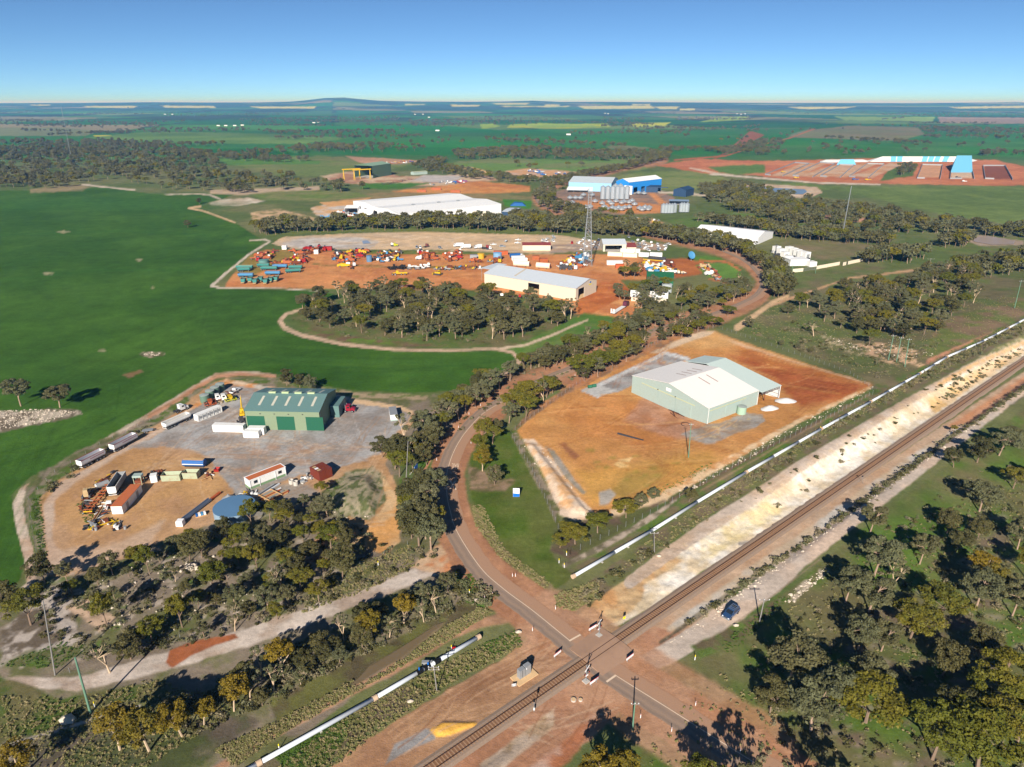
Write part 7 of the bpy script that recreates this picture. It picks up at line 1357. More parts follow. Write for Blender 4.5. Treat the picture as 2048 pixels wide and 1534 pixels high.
# rusty red containers, office, tank and stacks along the front
o_,a_,l_=frame((640,964),(665.5,953));t=thing('rusty_container','pair of rust red containers side by side at the edge of the gravel yard','container',o_,a_);dl=(W(619.5,953)-W(640,964)).length
for k,(x0,x1) in enumerate(((0,l_*0.49),(l_*0.51,l_))):
    b=MB();b.box(x0,x1,0,dl,0.1,3.3)
    for i in range(8):b.box(x0-0.03 if k == 0 else x1,x0 if k == 0 else x1+0.03,0.3+i*dl/8,0.3+i*dl/8+0.3,0.2,3.1)
    b.build('body',M['rust_red'],t)
for i in range(3):MB().box(0.4+i*0.0,1.5,dl*0.2+i*dl*0.25,dl*0.2+i*dl*0.25+0.9,3.302,3.36).build('roof_hatch',M['sign_white' if i == 1 else 'tan_paint'],t)
o_,a_,l_=frame((500.5,979.5),(573.5,950.5));t=thing('site_office','long white site office with an orange roof and green skirting','site office',o_,a_);MB().box(0,l_,0,3.2,0.8,3.0).build('wall',M['white_steel'],t);MB().box(0.02,l_-0.02,0.02,3.18,0,0.79).build('skirting',mat('skirting',S(120,150,112),0.7),t);MB().box(0.25,l_-0.25,0.25,2.95,3.003,3.1).build('roof',M['orange_roof'],t)
mb=MB();mb.box(-0.08,l_+0.08,-0.08,0.22,3.004,3.14);mb.box(-0.08,l_+0.08,2.98,3.28,3.004,3.14);mb.box(-0.08,0.22,0.22,2.98,3.004,3.14);mb.box(l_-0.22,l_+0.08,0.22,2.98,3.004,3.14);mb.build('parapet',M['sign_white'],t)
for x in (0.17,0.83):wn=MB().box(l_*x-0.6,l_*x+0.6,-0.04,-0.004,1.5,2.5).build('window',M['dark_glass'],t);MB().box(l_*x-0.7,l_*x+0.7,-0.055,-0.042,1.4,1.5).build('sill',M['white_steel'],wn)
for x in (0.02,0.27,0.70,0.98):MB().tube((l_*x,-0.12,0),(l_*x,-0.12,3.0),0.07,n=5).build('post',M['sign_white'],t)
tank('wide round tank with a flat blue roof below the gravel yard',471,1026,5.8,2.4,mat('tank_wall',S(140,164,184),0.6),M['tank_blue'],n=48,cone=0.02)
t=thing('cone_lid','grey conical lid lying behind the blue-roofed tank','lid',W(457.5,998));MB().lathe([(2.0,0),(2.0,0.3),(0.1,1.5)],n=24).build('cone',M['grey_steel'],t);MB().lathe([(0.25,1.45),(0.25,1.65)],n=10).build('cap',M['grey_steel'],t)
o_,a_,l_=frame((368,1046),(424,1003));t=thing('auger_conveyor','long dark blue conveyor trough beside the blue-roofed tank','conveyor',o_,a_);MB().prism([(0,0.4),(0.1,1.2),(0.2,1.2),(0.3,0.5),(0.9,0.5),(1.0,1.2),(1.1,1.2),(1.2,0.4)],0,l_,'x').build('trough',mat('conveyor_blue',S(110,126,150),0.5),t);[MB().box(l_*k,l_*k+0.2,0.1,1.1,0,0.39).build('stand',M['dark_steel'],t) for k in (0.1,0.4,0.7,0.95)];MB().box(l_+0.3,l_+4.5,0.2,1.0,0.2,0.7).build('orange_chute',M['orange_paint'],t)
o_,a_,l_=frame((352,1054),(366,1054));t=thing('white_tank_cube','white plastic cube tank at the lower end of the blue conveyor','tank',o_,a_);MB().box(0,l_,0,1.8,0.15,1.7,0,0.1,0.1).build('tank',M['sign_white'],t);MB().box(0,l_,0,1.8,0,0.14).build('pallet',M['wood'],t)
o_,a_,l_=frame((392,1036),(414,1030));t=thing('crate_row','low pallet of blue and white crates beside the blue conveyor','crate',o_,a_);MB().box(0,l_,0,1.3,0,0.2).build('pallet',M['wood'],t);[MB().box(l_*k,l_*k+l_*0.2,0.1,1.2,0.21,0.9).build('crate',M[c],t) for k,c in ((0.02,'blue_paint'),(0.26,'sign_white'),(0.5,'sky_paint'),(0.74,'sign_white'))]
o_,a_,l_=frame((527,1005),(566,985));t=thing('timber_stack','long stacked timber and steel lengths in front of the white site office','timber stack',o_,a_)
for k in range(12):m=['wood','orange_paint','tan_paint','white_steel','grey_steel','wood'][k % 6];x0=rnd.uniform(-1,1.2);MB().box(x0,l_+rnd.uniform(-1.5,1.5),-1.6+k*0.45,-1.3+k*0.45,0.02,0.3+0.15*(k % 3)).build('beam',M[m],t)
[MB().box(l_*k,l_*k+0.25,-1.8,4.0,0.62,0.8).build('bearer',M['wood'],t) for k in (0.15,0.75)]
o_,a_,l_=frame((519,993),(558,968));t=thing('steel_channel','pale blue steel channel lengths behind the timber stack','steel stack',o_,a_);[MB().box(0.3*k,l_-0.5*k,-0.5+0.6*k,0.0+0.6*k,0.02,0.4).build('channel',M[c],t) for k,c in enumerate(('pipe_white','dark_steel','grey_steel'))]
junk('white and yellow offcuts between the conical lid and the site office',[(472,996),(490,985),(520,985),(500,1000)],26,['white_steel','yellow_paint','grey_steel','wood','dark_steel'],67)
for lb,x,y in (('left concrete pipe ring beside the site office',583,967),('right concrete pipe ring beside the site office',592,970)):
    t=thing('concrete_ring',lb,'concrete ring',W(x,y));mb=MB();n=18;vs=[]
    for r,z in ((0.75,0),(0.75,1.4),(0.6,1.4),(0.6,0.1)):vs += [(r*math.cos(2*math.pi*i/n),r*math.sin(2*math.pi*i/n),z) for i in range(n)]
    mb.add(vs,[(j*n+i,j*n+(i+1) % n,(j+1)*n+(i+1) % n,(j+1)*n+i) for j in range(3) for i in range(n)]+[tuple(range(3*n,4*n))]);mb.build('ring',M['concrete'],t)
junk('white pipes and offcuts between the concrete rings and the rusty containers',[(596,962),(615,950),(625,955),(605,968)],14,['white_steel','grey_steel','concrete'],68)
junk('pallets and white offcuts right of the pale green hoppers',[(405,950),(425,945),(425,957),(408,962)],10,['white_steel','wood','rust'],69)
# stones on the outcrop and a few boulders
stm=[]
for k in range(5):
    g=np.random.default_rng(500+k);b=bmesh.new();bmesh.ops.create_icosphere(b,subdivisions=1,radius=0.5)
    for v in b.verts:v.co=Vector((v.co.x*g.uniform(0.8,1.4),v.co.y*g.uniform(0.7,1.2),v.co.z*g.uniform(0.5,0.9)))*g.uniform(0.8,1.15)
    me=bpy.data.meshes.new('stone');b.to_mesh(me);b.free();me.materials.append(M['stone']);stm.append(me)
st=np.concatenate([pts_in([(-60,825),(60,818),(158,822),(100,842),(0,860),(-60,866)],900,111),pts_in([(280,708),(305,704),(328,708),(300,714)],60,112),pts_in([(1330,1290),(1420,1220),(1560,1120),(1650,1060),(1900,885),(2050,780),(1900,895),(1600,1112),(1420,1245)],420,113),pts_in([(1560,1200),(1650,1140),(1660,1150),(1580,1210)],110,114),pts_in([(1700,695),(1780,690),(1870,725),(1800,730)],160,115),pts_in([(660,1040),(690,960),(760,990),(740,1040)],120,116),pts_in([(1045,890),(1090,900),(1170,1010),(1190,1040),(1130,1020)],130,117),pts_in([(1340,995),(1500,915),(1740,785),(1745,792),(1500,930),(1350,1005)],260,118),pts_in([(1640,665),(1740,700),(1700,706)],90,119),pts_in([(100,1180),(400,1090),(560,1200),(300,1290)],160,120)])
gn_scatter('loose_stones',lift(st,0.02),np.clip(RNG.lognormal(-1.25,0.55,len(st)),0.12,1.0),RNG.uniform(0,6.28,len(st)),stm,'pale loose stones on outcrops, banks and track edges','stones')
hp=pts_in([(374,1138-6),(394,1130),(396,1138),(376,1144)],60,121);t=thing('stone_heap','heap of white stones under the trees left of centre','stone heap',(hp[:,0].mean(),hp[:,1].mean(),0))
for q in hp:o=bpy.data.objects.new('stone',random.choice(stm));COLL.objects.link(o);o.parent=t;o.location=(q[0]-hp[:,0].mean(),q[1]-hp[:,1].mean(),random.uniform(0.1,0.7));k=random.uniform(0.5,1.1);o.scale=(k,k,k)
for lb,x,y,s_ in (('pale boulder beside the parked vehicle',1471,1252,1.3),('orange boulder on the grass at the bottom left',134,1442,3.0),('pale boulder in the weeds at the end of the left pipeline',1037,1265,1.5),('white boulder beside the left pipeline, lower one',821,1404,1.4),('flat white stone beside the road bend weeds',955,1202,1.5),('round pale stone near the right pipeline pole',1318,1113,1.3)):
    o=bpy.data.objects.new('boulder',random.choice(stm));COLL.objects.link(o);o.location=W(x,y)+Vector((0,0,0.15*s_));o.scale=(s_,s_*0.7,s_*0.7);tag(o,lb,'boulder')
# ================================================================ machinery yard in the middle distance
o_,a_,l_=frame((969,570),(1151,602));D=26.0;EV=7.6;RG=10.4
t=thing('long_shed','long cream machinery shed with a pale grey roof behind the wooded island','shed',o_,a_);L=l_
mb=MB();holes_wall(mb,0,L,EV,0,0.2,[(L*0.50,L*0.62,0,6.4)]);mb.build('front_wall',M['cream_wall'],t);MB().box(0,L,D-0.2,D,0,EV).build('back_wall',M['cream_wall'],t);MB().box(0,0.2,0.2,D-0.2,0,EV).build('end_wall',M['cream_wall'],t)
mb=MB();mb.box(L-0.2,L,0.2,D*0.12,0,EV);mb.box(L-0.2,L,D*0.40,D-0.2,0,EV);mb.box(L-0.2,L,D*0.12,D*0.40,6.6,EV);mb.prism([(0.2,EV),(D-0.2,EV),(D*0.62,RG-0.1)],L-0.2,L,'x');mb.build('end_wall',M['cream_wall'],t);MB().prism([(0.2,EV),(D-0.2,EV),(D*0.62,RG-0.1)],0,0.2,'x').build('gable',M['cream_wall'],t)
cx=-3.4
for q in ([(-0.3,-0.4,EV),(L+0.4,-0.4,EV),(L+0.4,D*0.62,RG),(-0.3,D*0.62,RG)],[(L+0.4,D+0.3,EV),(-0.3,D+0.3,EV),(-0.3,D*0.62+0.01,RG),(L+0.4,D*0.62+0.01,RG)]):MB().sheet([(x,y,z+0.15) for x,y,z in q],0.12).build('roof',M['zinc_roof'],t)
MB().sheet([(-9,D*0.3,EV+1.0),(-0.35,D*0.3,EV+1.1),(-0.35,D,EV+1.3),(-9,D,EV+1.2)],0.12).build('carport_roof',M['zinc_roof'],t);[MB().tube((-8.7,y,0),(-8.7,y,EV+0.9),0.12,n=5).build('carport_post',M['galv'],t) for y in (D*0.33,D*0.95)];MB().tube((-8.7,D*0.35,0.1),(-0.6,D*0.35,6),0.08,n=5).build('brace',M['wood'],t)
MB().sheet([(L*0.31,3,EV+0.78),(L*0.33,3,EV+0.78),(L*0.33,D*0.6,RG+0.19),(L*0.31,D*0.6,RG+0.19)],0.03).build('rusted_sheet',mat('rusted_sheet',S(196,184,166),0.7),t);MB().box(L+0.01,L+0.06,D*0.62,D*0.74,6.3,7.0).build('yellow_sign',M['sign_yellow'],t);MB().box(L+0.01,L+0.06,D*0.66,D*0.72,7.4,8.4).build('emblem',M['sign_blue'],t)
MB().box(0.3,L-0.3,0.3,D-0.3,0.004,0.05).build('floor',M['sandy_concrete'],t)
# lattice tower
t=thing('radio_tower','tall grey lattice tower on four legs standing in the machinery yard','tower',W(1174,531));Ht=55.0
def wd(z):return 2.9*(1-z/Ht)**1.1+0.45 if z < Ht*0.75 else 1.05
zs=[Ht*(i/16) for i in range(17)];cr=[(-1,-1),(1,-1),(1,1),(-1,1)]
for cx_,cy_ in cr:
    mb=MB()
    for a,b in zip(zs[:-1],zs[1:]):mb.tube((cx_*wd(a),cy_*wd(a),a),(cx_*wd(b),cy_*wd(b),b),0.16,n=4,cap=False)
    mb.build('leg',M['galv'],t)
for k,(a,b) in enumerate(zip(zs[:-1],zs[1:])):
    mb=MB()
    for i in range(4):
        c1,c2=cr[i],cr[(i+1) % 4];mb.tube((c1[0]*wd(a),c1[1]*wd(a),a),(c2[0]*wd(b),c2[1]*wd(b),b),0.08,n=3,cap=False);mb.tube((c2[0]*wd(a),c2[1]*wd(a),a),(c1[0]*wd(b),c1[1]*wd(b),b),0.08,n=3,cap=False);mb.tube((c1[0]*wd(b),c1[1]*wd(b),b),(c2[0]*wd(b),c2[1]*wd(b),b),0.08,n=3,cap=False)
    mb.build('bracing',M['galv'],t)
MB().box(-1.6,1.6,-1.6,1.6,Ht-3.2,Ht-2.9).build('platform',M['galv'],t);[MB().box(x,x+0.4,-1.3,-0.9,Ht-2.5,Ht+0.5).build('antenna',M['white_steel'],t) for x in (-1.2,0,0.9)]
for lb,b,tp in (('thin guyed mast rising from the woodland at the left',(143,318),(122,213)),('thin guyed mast in the paddock right of the substation',(1684,475),(1703,372))):
    bb=W(*b);tt=top_over(bb,*tp)-bb;t=thing('guyed_mast',lb,'mast',bb);MB().tube((0,0,0),tt,0.3,n=5).build('mast',M['galv'],t)
    for k in range(3):q=k*2.1;MB().tube((math.cos(q)*tt.z*0.4,math.sin(q)*tt.z*0.4,0),tt*0.9,0.035,n=3).build('guy_wire',M['galv'],t)
# trailers and bins at the left of the red yard
TB=[((472,539),(505,539),'teal','tan_paint'),((475,544),(500,543),'teal','rust'),((476,555),(506,555),'sky_paint','rust'),((521,541),(554,541),'teal','rust'),((514,535),(538,535),'teal','rust'),((545,537),(574,537),'sky_paint','rust'),((571,547),(602,545),'teal','rust'),((577,539),(604,539),'teal','rust'),((530,551),(560,551),'sky_paint','rust')]
nm=['leftmost upper','left middle','left lower','centre','rear centre','rear right','rightmost long','rightmost rear','front right']
for (p1,p2,b,tr),n_ in zip(TB,nm):tipper('%s %s tipping trailer in the cluster at the end of the red yard' % (n_,'teal' if b == 'teal' else 'sky blue'),p1,p2,M[b],M[tr],3,1,1.5,M['rust'],'tipping trailers at the end of the red yard')
for i,(x,y) in enumerate([(488,566),(501,564),(511,567),(522,563),(532,567),(542,564),(553,562)]):
    t=thing('side_tipper_bin','teal upright bin on a cream chassis in the front row of the red yard','trailer',W(x,y),0.1+random.uniform(-0.1,0.1),'teal upright bins in the front row');MB().prism([(-1.5,3.3),(-1.1,1.2),(1.1,1.2),(1.5,3.3),(1.4,3.3),(1.0,1.35),(-1.0,1.35),(-1.4,3.3)],-2.2,2.2,'y').build('bin',M['teal'],t);[MB().prism([(-1.4,3.25),(-1.0,1.36),(1.0,1.36),(1.4,3.25)],y_,y_+0.06,'y').build('end_plate',M['teal'],t) for y_ in (-2.19,2.13)];MB().box(-1.0,1.0,-3.4,3.0,0.7,1.1).build('chassis',M['tan_paint'],t);MB().box(-1.0,1.0,-2.0,2.0,1.4,2.9).build('load',M['rust'],t);[wheel(t,x_,y_,0.5,0.3) for x_ in (-1.0,1.0) for y_ in (-1.5,1.5)]
for lb,p1,p2,m in [('red container at the back of the red yard',(647,501),(663.5,501),'red_paint'),('small white box container among the orange machines, left',(564,499),(573,499),'white_steel'),('small white box container nearer the middle of the orange machines',(628,508),(636.5,508),'white_steel'),('grey box van body in the red yard',(940,518),(957,518),'grey_steel'),('long orange container behind the round blue tank',(987,510),(1016,510),'orange_paint'),('white body in front of the blue-topped truck, upper',(1024,521),(1050,520),'white_steel'),('white body in front of the blue-topped truck, lower',(1028,526),(1055,524),'white_steel'),('left rust pink container of the pair in the red yard',(1065,520),(1079,520),'machine_orange'),('right rust pink container of the pair in the red yard',(1080,526),(1096,525),'machine_orange'),('left cream portable office behind the yard fence',(1215,512),(1244,513),'cream_steel'),('right cream portable office behind the yard fence',(1245,514),(1274,515),'cream_steel'),('white block container with a yellow roof in the red yard',(1214,530),(1246,530),'white_steel'),('white container with an orange side in the red yard',(1231,537),(1248,537),'orange_paint'),('white tent-like store left of the dark pipe stack',(1277,513),(1297,514),'white_steel'),('white flat container right of the portable offices',(1299,513),(1324,514),'white_steel')]:container(lb,p1,p2,M[m],h=3.0,ribs=False,w_=3.0)
for lb,p1,p2 in (('left cream tank cylinder lying behind the long shed',(1028,532),(1059,534)),('right cream tank cylinder lying behind the long shed',(1073,536),(1100,538))):
    o_,a_,l_=frame(p1,p2);t=thing('tank_cylinder',lb,'tank',o_,a_);MB().tube((0,0,2.2),(l_,0,2.2),2.0,n=16).build('barrel',M['cream_steel'],t);MB().tube((l_+0.02,0,2.2),(l_+0.3,0,2.2),1.2,n=12).build('manhole',M['rust'],t);[MB().box(l_*k,l_*k+0.4,-1.6,1.6,0,0.8).build('cradle',M['dark_steel'],t) for k in (0.2,0.75)]
tank('bright blue upright tank in the red yard',739,523,2.1,4.4,M['tank_blue']);tank('flat teal tank behind the tipping trailers',528,526,3.6,2.4,mat('teal_tank',S(96,140,136),0.7));tank('round pale blue tank standing among machinery in the red yard',995,520,3.2,5.5,mat('pale_blue_tank',S(126,170,206),0.6));tank('yellow tank beside the grey van body',962,517,2.6,3.8,mat('yellow_tank',S(206,166,50),0.6))
tank('grey corrugated water tank beside the small white house',1333,584,3.2,5.0,mat('grey_tank',S(186,194,196),0.5,wave=('Z',4,0.3)))
truck('white truck cab facing out beside the yellow drill rig',(707,539),(713,532),M['car_white'],conv=False);machine('yellow drill rig with a cream body beside the white truck',*W(688,534).to_tuple()[:2],0.1,M['yellow_paint'],1.8,None,41,kind='harvester')
truck('blue-topped truck parked beside white bodies in the red yard',(1021,517),(1050,515),M['car_white'],'box',M['blue_paint'])
truck('green and white concrete mixer truck on the pale yard',(781,493.5),(796,493),M['lime'],'drum',M['white_steel'])
for lb,p1,p2,c,tr,tm in [('left white box truck on the pale yard',(927,493),(907,493.5),'car_white','box','white_steel'),('middle white box truck on the pale yard',(941,496),(921,496.5),'car_white','box','white_steel'),('white covered truck right of the two box trucks',(962,496),(948,497),'car_white','box','white_steel'),('red flat truck on the pale yard',(966,499),(979,497),'red_paint','flat','dark_steel'),('white prime mover touching the red flat truck',(971,500),(983,500),'car_white',None,None),('red and silver prime mover standing alone on the pale yard',(850,496),(858,494),'rust_red',None,None)]:truck(lb,p1,p2,M[c],tr,M[tm] if tm else None,conv=False)
for lb,x,y,h_,m,k in [('left white car of the pair on the pale yard',833.5,496,(833,500),'car_silver','wagon'),('right white car of the pair on the pale yard',840.5,496,(841,500),'car_white','wagon'),('silver blue car alone on the pale yard',880,497,(884,499),'car_silver','wagon'),('white ute near the box trucks',987,490,(992,490),'car_white','ute'),('small silver car near the cream shed',1005,494,(1010,494),'car_silver','wagon'),('dusty ute alone on the upper pale yard',1012,484,(1015,482),'car_silver','ute'),('white ute of the upper group near the red-roofed shed',1036,481,(1031,481),'car_white','ute'),('white flat ute of the lower group near the red-roofed shed',1035,487,(1030,487),'car_white','ute'),('red car alone right of the red-roofed shed',1144,487,(1144,490),'car_red','wagon')]:car(lb,x,y,h_,M[m],k)
def car_rows(poly,n,label,group,seed,ms=('car_white','car_white','car_silver','car_white')):
    p=pts_in(poly,n*5,seed);kp=[]
    for q in p:
        if all((q[0]-a[0])**2+(q[1]-a[1])**2 > 30 for a in kp):kp.append(q)
        if len(kp) == n:break
    r=random.Random(seed)
    for q in kp:
        x,y=[float(v) for v in proj(q[0],q[1],0)];car(label,x,y,(x+r.uniform(-6,6),y+r.choice([-2,2,1])),M[r.choice(ms)],r.choice(['ute','wagon']),group)
car_rows([(1078,478),(1110,474),(1112,486),(1085,487)],9,'white vehicle parked behind the red-roofed shed','vehicles behind the red-roofed shed',201);car_rows([(1150,480),(1200,478),(1240,490),(1240,500),(1160,500)],20,'white vehicle in the crowded yard left of the workshop with a maroon annex','vehicles left of the maroon annex',202);car_rows([(1255,475),(1300,482),(1345,490),(1340,502),(1280,502)],20,'white vehicle in the crowded yard right of the workshop with a maroon annex','vehicles right of the maroon annex',203);car_rows([(1040,425),(1072,421),(1072,432),(1040,434)],12,'car in the car park beside the white factory','cars beside the white factory',204,('car_white','car_silver','car_blue'));car_rows([(1235,436),(1300,438),(1325,444),(1260,446)],22,'white wreck in the vehicle yard below the grain bins','wrecks below the grain bins',205,('car_white','car_white','yellow_paint','car_silver'));car_rows([(850,366),(895,362),(900,368),(860,372)],8,'white vehicle at the top of the orange yard','vehicles at the top of the orange yard',206);car_rows([(1395,488),(1440,488),(1520,486),(1520,490),(1440,494)],8,'vehicle parked in front of the white-roofed shed','vehicles in front of the white-roofed shed',207)
AM=['machine_orange','machine_orange','orange_paint','rust','red_paint'];XM=['machine_orange','white_steel','yellow_paint','rust','grey_steel','sky_paint','dark_steel']
for poly,n,ms,lb,gr,sd_,kd,s_ in [([(505,520),(520,506),(560,502),(555,512),(520,525)],9,AM,'rusty orange harvester at the upper left corner of the red yard','orange machines, upper left of the red yard',1,None,(0.8,1.2)),([(575,505),(640,494),(655,503),(600,512)],11,AM,'rusty orange machine beside the red container','orange machines beside the red container',2,None,(0.8,1.2)),([(545,527),(600,514),(625,518),(610,528),(560,531)],14,AM,'rusty orange seeder in the row behind the tipping trailers','orange seeders behind the trailers',3,['frame','harvester','frame'],(0.8,1.2)),([(662,518),(680,506),(735,503),(715,520),(690,528),(668,525)],20,XM+AM,'old machine in the first wreck block of the red yard','first wreck block',4,None,(0.7,1.1)),([(745,520),(760,505),(800,503),(800,522),(760,526)],20,XM,'old vehicle in the second wreck block of the red yard','second wreck block',5,['wreck','wreck','tractor','frame'],(0.7,1.0)),([(834,520),(840,506),(868,506),(870,522),(840,524)],9,AM+['white_steel'],'orange and white harvester in the third wreck block','third wreck block',6,['harvester','frame'],(0.8,1.2)),([(885,522),(895,508),(925,504),(925,522)],8,AM,'orange harvester with a pale cab in the fourth wreck block','fourth wreck block',7,['harvester'],(0.8,1.2)),([(942,524),(962,521),(962,526),(945,527)],3,AM,'orange machine in front of the grey van body','orange machines by the van body',8,None,(0.8,1.0)),([(980,523),(1000,520),(1002,526),(982,527)],5,XM,'mixed old machine in front of the round pale blue tank','machines by the pale blue tank',9,None,(0.7,1.0)),([(858,538),(960,534),(965,538),(880,541)],13,XM+['yellow_paint'],'old machine in the long line across the red yard','machines in the line across the yard',10,['tractor','wreck','frame'],(0.6,0.9)),([(816,536),(860,532),(862,538),(820,540)],7,['white_steel','white_steel','grey_steel'],'white old vehicle beside the tyre heap','white wrecks by the tyre heap',11,['wreck','tractor'],(0.8,1.1)),([(1125,525),(1150,512),(1180,510),(1180,528),(1150,540),(1120,540)],26,XM,'mixed wreck at the foot of the lattice tower','wrecks at the tower foot',12,None,(0.7,1.1)),([(1288,528),(1310,530),(1345,540),(1370,548),(1330,552),(1300,545)],22,['white_steel','yellow_paint','cream_steel','white_steel','sky_paint'],'white or yellow scrap machine behind the green store','scrap behind the green store',13,None,(0.8,1.2)),([(1325,525),(1345,528),(1345,534),(1325,532)],5,['rust','dark_rust'],'dark rusty machine above the yellow scrap','rusty machines above the yellow scrap',14,['frame','harvester'],(0.9,1.2)),([(1398,532),(1412,530),(1445,556),(1432,562),(1410,545)],12,['white_steel','grey_steel','machine_orange','tan_paint'],'scrap machine in the slanting line beside the green lawn','scrap beside the lawn',15,None,(0.8,1.1)),([(1002,590),(1070,598),(1070,601),(1000,594)],7,['grey_steel','yellow_paint','white_steel','red_paint'],'small machine parked along the front wall of the long shed','machines along the long shed',16,['wreck','tractor'],(0.6,0.8)),([(640,436),(680,425),(735,425),(735,437),(660,440)],16,['white_steel','orange_paint','sky_paint','grey_steel'],'equipment in the yard left of the white factory','equipment left of the white factory',17,['frame','tractor'],(1.0,1.6)),([(755,327),(830,321),(840,326),(770,330)],14,['blue_paint','grey_steel','white_steel','orange_paint'],'equipment in the far yard above the green gantry shed','equipment in the far yard',18,['frame','tractor'],(1.2,1.8)),([(1020,347),(1060,341),(1150,348),(1150,351),(1050,351)],16,['white_steel','blue_paint','grey_steel'],'vehicle in the far orange storage yard','vehicles in the far storage yard',19,['wreck','tractor'],(1.2,1.7)),([(900,366),(935,361),(940,364),(910,368)],8,['red_paint','blue_paint','white_steel'],'red or blue truck at the top of the orange yard','trucks at the top of the orange yard',20,['tractor'],(1.3,1.7)),([(1225,441),(1260,436),(1262,441),(1235,445)],6,['yellow_paint','white_steel'],'yellow machine in the vehicle yard below the grain bins','yellow machines below the grain bins',21,None,(0.8,1.2))]:yard_machines(poly,int(n*1.5),ms,lb,gr,sd_,kd,s_)
dozer('yellow bulldozer with a dark canopy alone on the red yard',876,550,(866,549),M['yellow_paint'],1.25)
o_,a_,l_=frame((783,551),(815,550));t=thing('road_grader','long yellow motor grader alone on the red yard','grader',o_,a_);MB().box(l_*0.45,l_,0.5,1.9,0.9,1.9,0,0.1).build('engine_bay',M['yellow_paint'],t);MB().box(l_*0.3,l_*0.45,0.4,2.0,0.9,3.1).build('cab',M['yellow_paint'],t);MB().tube((l_*0.3,1.2,1.9),(0.6,1.2,1.2),0.25,n=6).build('frame',M['yellow_paint'],t);MB().box(l_*0.2,l_*0.28,-0.6,3.0,0.15,0.8).build('blade',M['grey_steel'],t);[wheel(t,x,y,0.65,0.4) for x in (0.7,l_*0.62,l_*0.85) for y in (0.1,2.3)]
o_,a_,l_=frame((790,574),(850,574));t=thing('low_loader','dark brown low loader trailer parked at the front of the red yard','trailer',o_,a_);MB().box(2.5,l_-4,0,2.6,0.7,1.0).build('deck',M['dark_rust'],t);MB().box(l_-4,l_-0.5,0.2,2.4,1.01,1.5).build('gooseneck',M['dark_rust'],t);MB().box(0.3,2.4,0.2,2.4,0.7,1.1).build('rear_deck',M['dark_rust'],t);[MB().prism([(0.2,1.1),(0.5,1.1),(0.1,4.0),(-0.1,4.0)],y,y+0.8,'y').build('ramp',M['dark_rust'],t) for y in (0.2,1.6)];[wheel(t,x,y,0.45,0.3) for x in (2.9,4.0,5.1,l_-5.5,l_-4.4,l_-3.3) for y in (0.15,2.45)]
o_,a_,l_=frame((1229,630),(1259,611));t=thing('flat_bed_truck','maroon truck with a white low loader on the red forecourt','truck',o_,a_);MB().box(0,l_*0.72,0,2.5,0.8,1.05).build('bed',M['white_steel'],t);[MB().prism([(0.0,1.05),(0.25,1.05),(0.0,3.4),(-0.15,3.4)],y,y+0.9,'y').build('ramp',M['white_steel'],t) for y in (0.1,1.5)];MB().prism([(l_*0.78,0.7),(l_-0.02,0.7),(l_-0.02,1.9),(l_-1.2,3.0),(l_*0.78,3.1)],0.1,2.4,'y').build('cab',mat('maroon_paint',S(100,50,70),0.4),t);MB().box(l_*0.8,l_-1.0,0.06,0.09,1.9,2.7).build('side_window',M['dark_glass'],t);[wheel(t,x,y,0.5,0.3) for x in (1.5,2.7,3.9,l_*0.75,l_-1.0) for y in (0.2,2.3)]
# heap of tyres
p=pts_in([(771,538),(785,534),(812,534),(812,539),(780,540)],60,301);c=p.mean(0);t=thing('tyre_heap','heap of black tyres along the line in the red yard','tyre heap',(c[0],c[1],0));tym=MB().lathe([(0.45,0.0),(0.8,0.05),(0.85,0.3),(0.8,0.5),(0.45,0.5)],n=12).mesh('tyre',[M['black_rubber']])
for q in p:o=bpy.data.objects.new('tyre',tym);COLL.objects.link(o);o.parent=t;o.location=(q[0]-c[0],q[1]-c[1],random.choice([0,0.5,1.0,1.5]));o.rotation_euler=(random.uniform(-0.5,0.5),random.uniform(-0.5,0.5),0)
# stacks right of the offices
o_,a_,l_=frame((1296,518),(1330,521));t=thing('pipe_stack','dark pipe stack with yellow bars beside the white tent store','pipe stack',o_,a_);[MB().tube((0,y,0.6+0.9*z),(l_,y,0.6+0.9*z),0.45,n=7).build('pipe',M['dark_steel'],t) for z in (0,1) for y in (0,1,2,3)];MB().box(-3,l_,-3.2,-2.6,0,0.5).build('yellow_bar',M['yellow_paint'],t)
t=thing('dish','tilted blue round dish lying at the edge of the red yard','dish',W(1382,521),0.4);q=MB().lathe([(0.3,-0.3),(1.7,-0.1),(3.0,0.4),(2.9,0.45),(1.6,0.0)],n=20).build('bowl',M['sky_paint'],t);q.rotation_euler=(R(60),0,0);q.location=(0,0,4.0);MB().box(-0.3,0.3,-0.3,0.3,0,3.0).build('stand',M['galv'],t)
# buildings of the middle distance
shed('store','small cream shed with a maroon roof on the pale yard',(1045,501),(1101,501),10,4.2,5.6,M['maroon_roof'],M['cream_wall'])
shed('workshop','cream workshop with a grey roof and an open dark bay',(1206,503),(1252,503),22,5.6,8.0,M['zinc_roof'],M['cream_wall'],gable='side',holes=[(1.5,15.0,0,4.8)]);shed('annex','maroon-roofed low annex right of the grey-roofed workshop',(1253,503),(1272,503),16,3.4,5.4,M['maroon_roof'],M['cream_wall'],gable='side')
for lb,p1,p2 in (('left white kiosk in front of the cream workshop',(1241,505),(1251,505)),('middle white kiosk in front of the cream workshop',(1252,506),(1269,506)),('right white kiosk in front of the maroon annex',(1271,506),(1280,506))):container(lb,p1,p2,M['white_steel'],h=3.0,ribs=False,name='site_kiosk',cat='kiosk')
shed('store','dark green corrugated store behind the roadside trees',(1293,571),(1346,573),12,6.0,8.0,M['green_shed'],M['green_shed']);shed('house','small low house with a bright white roof among roadside trees',(1262,602),(1332,606),12,2.8,5.0,M['white_roof'],M['cream_wall'],cat='house',over=0.9)
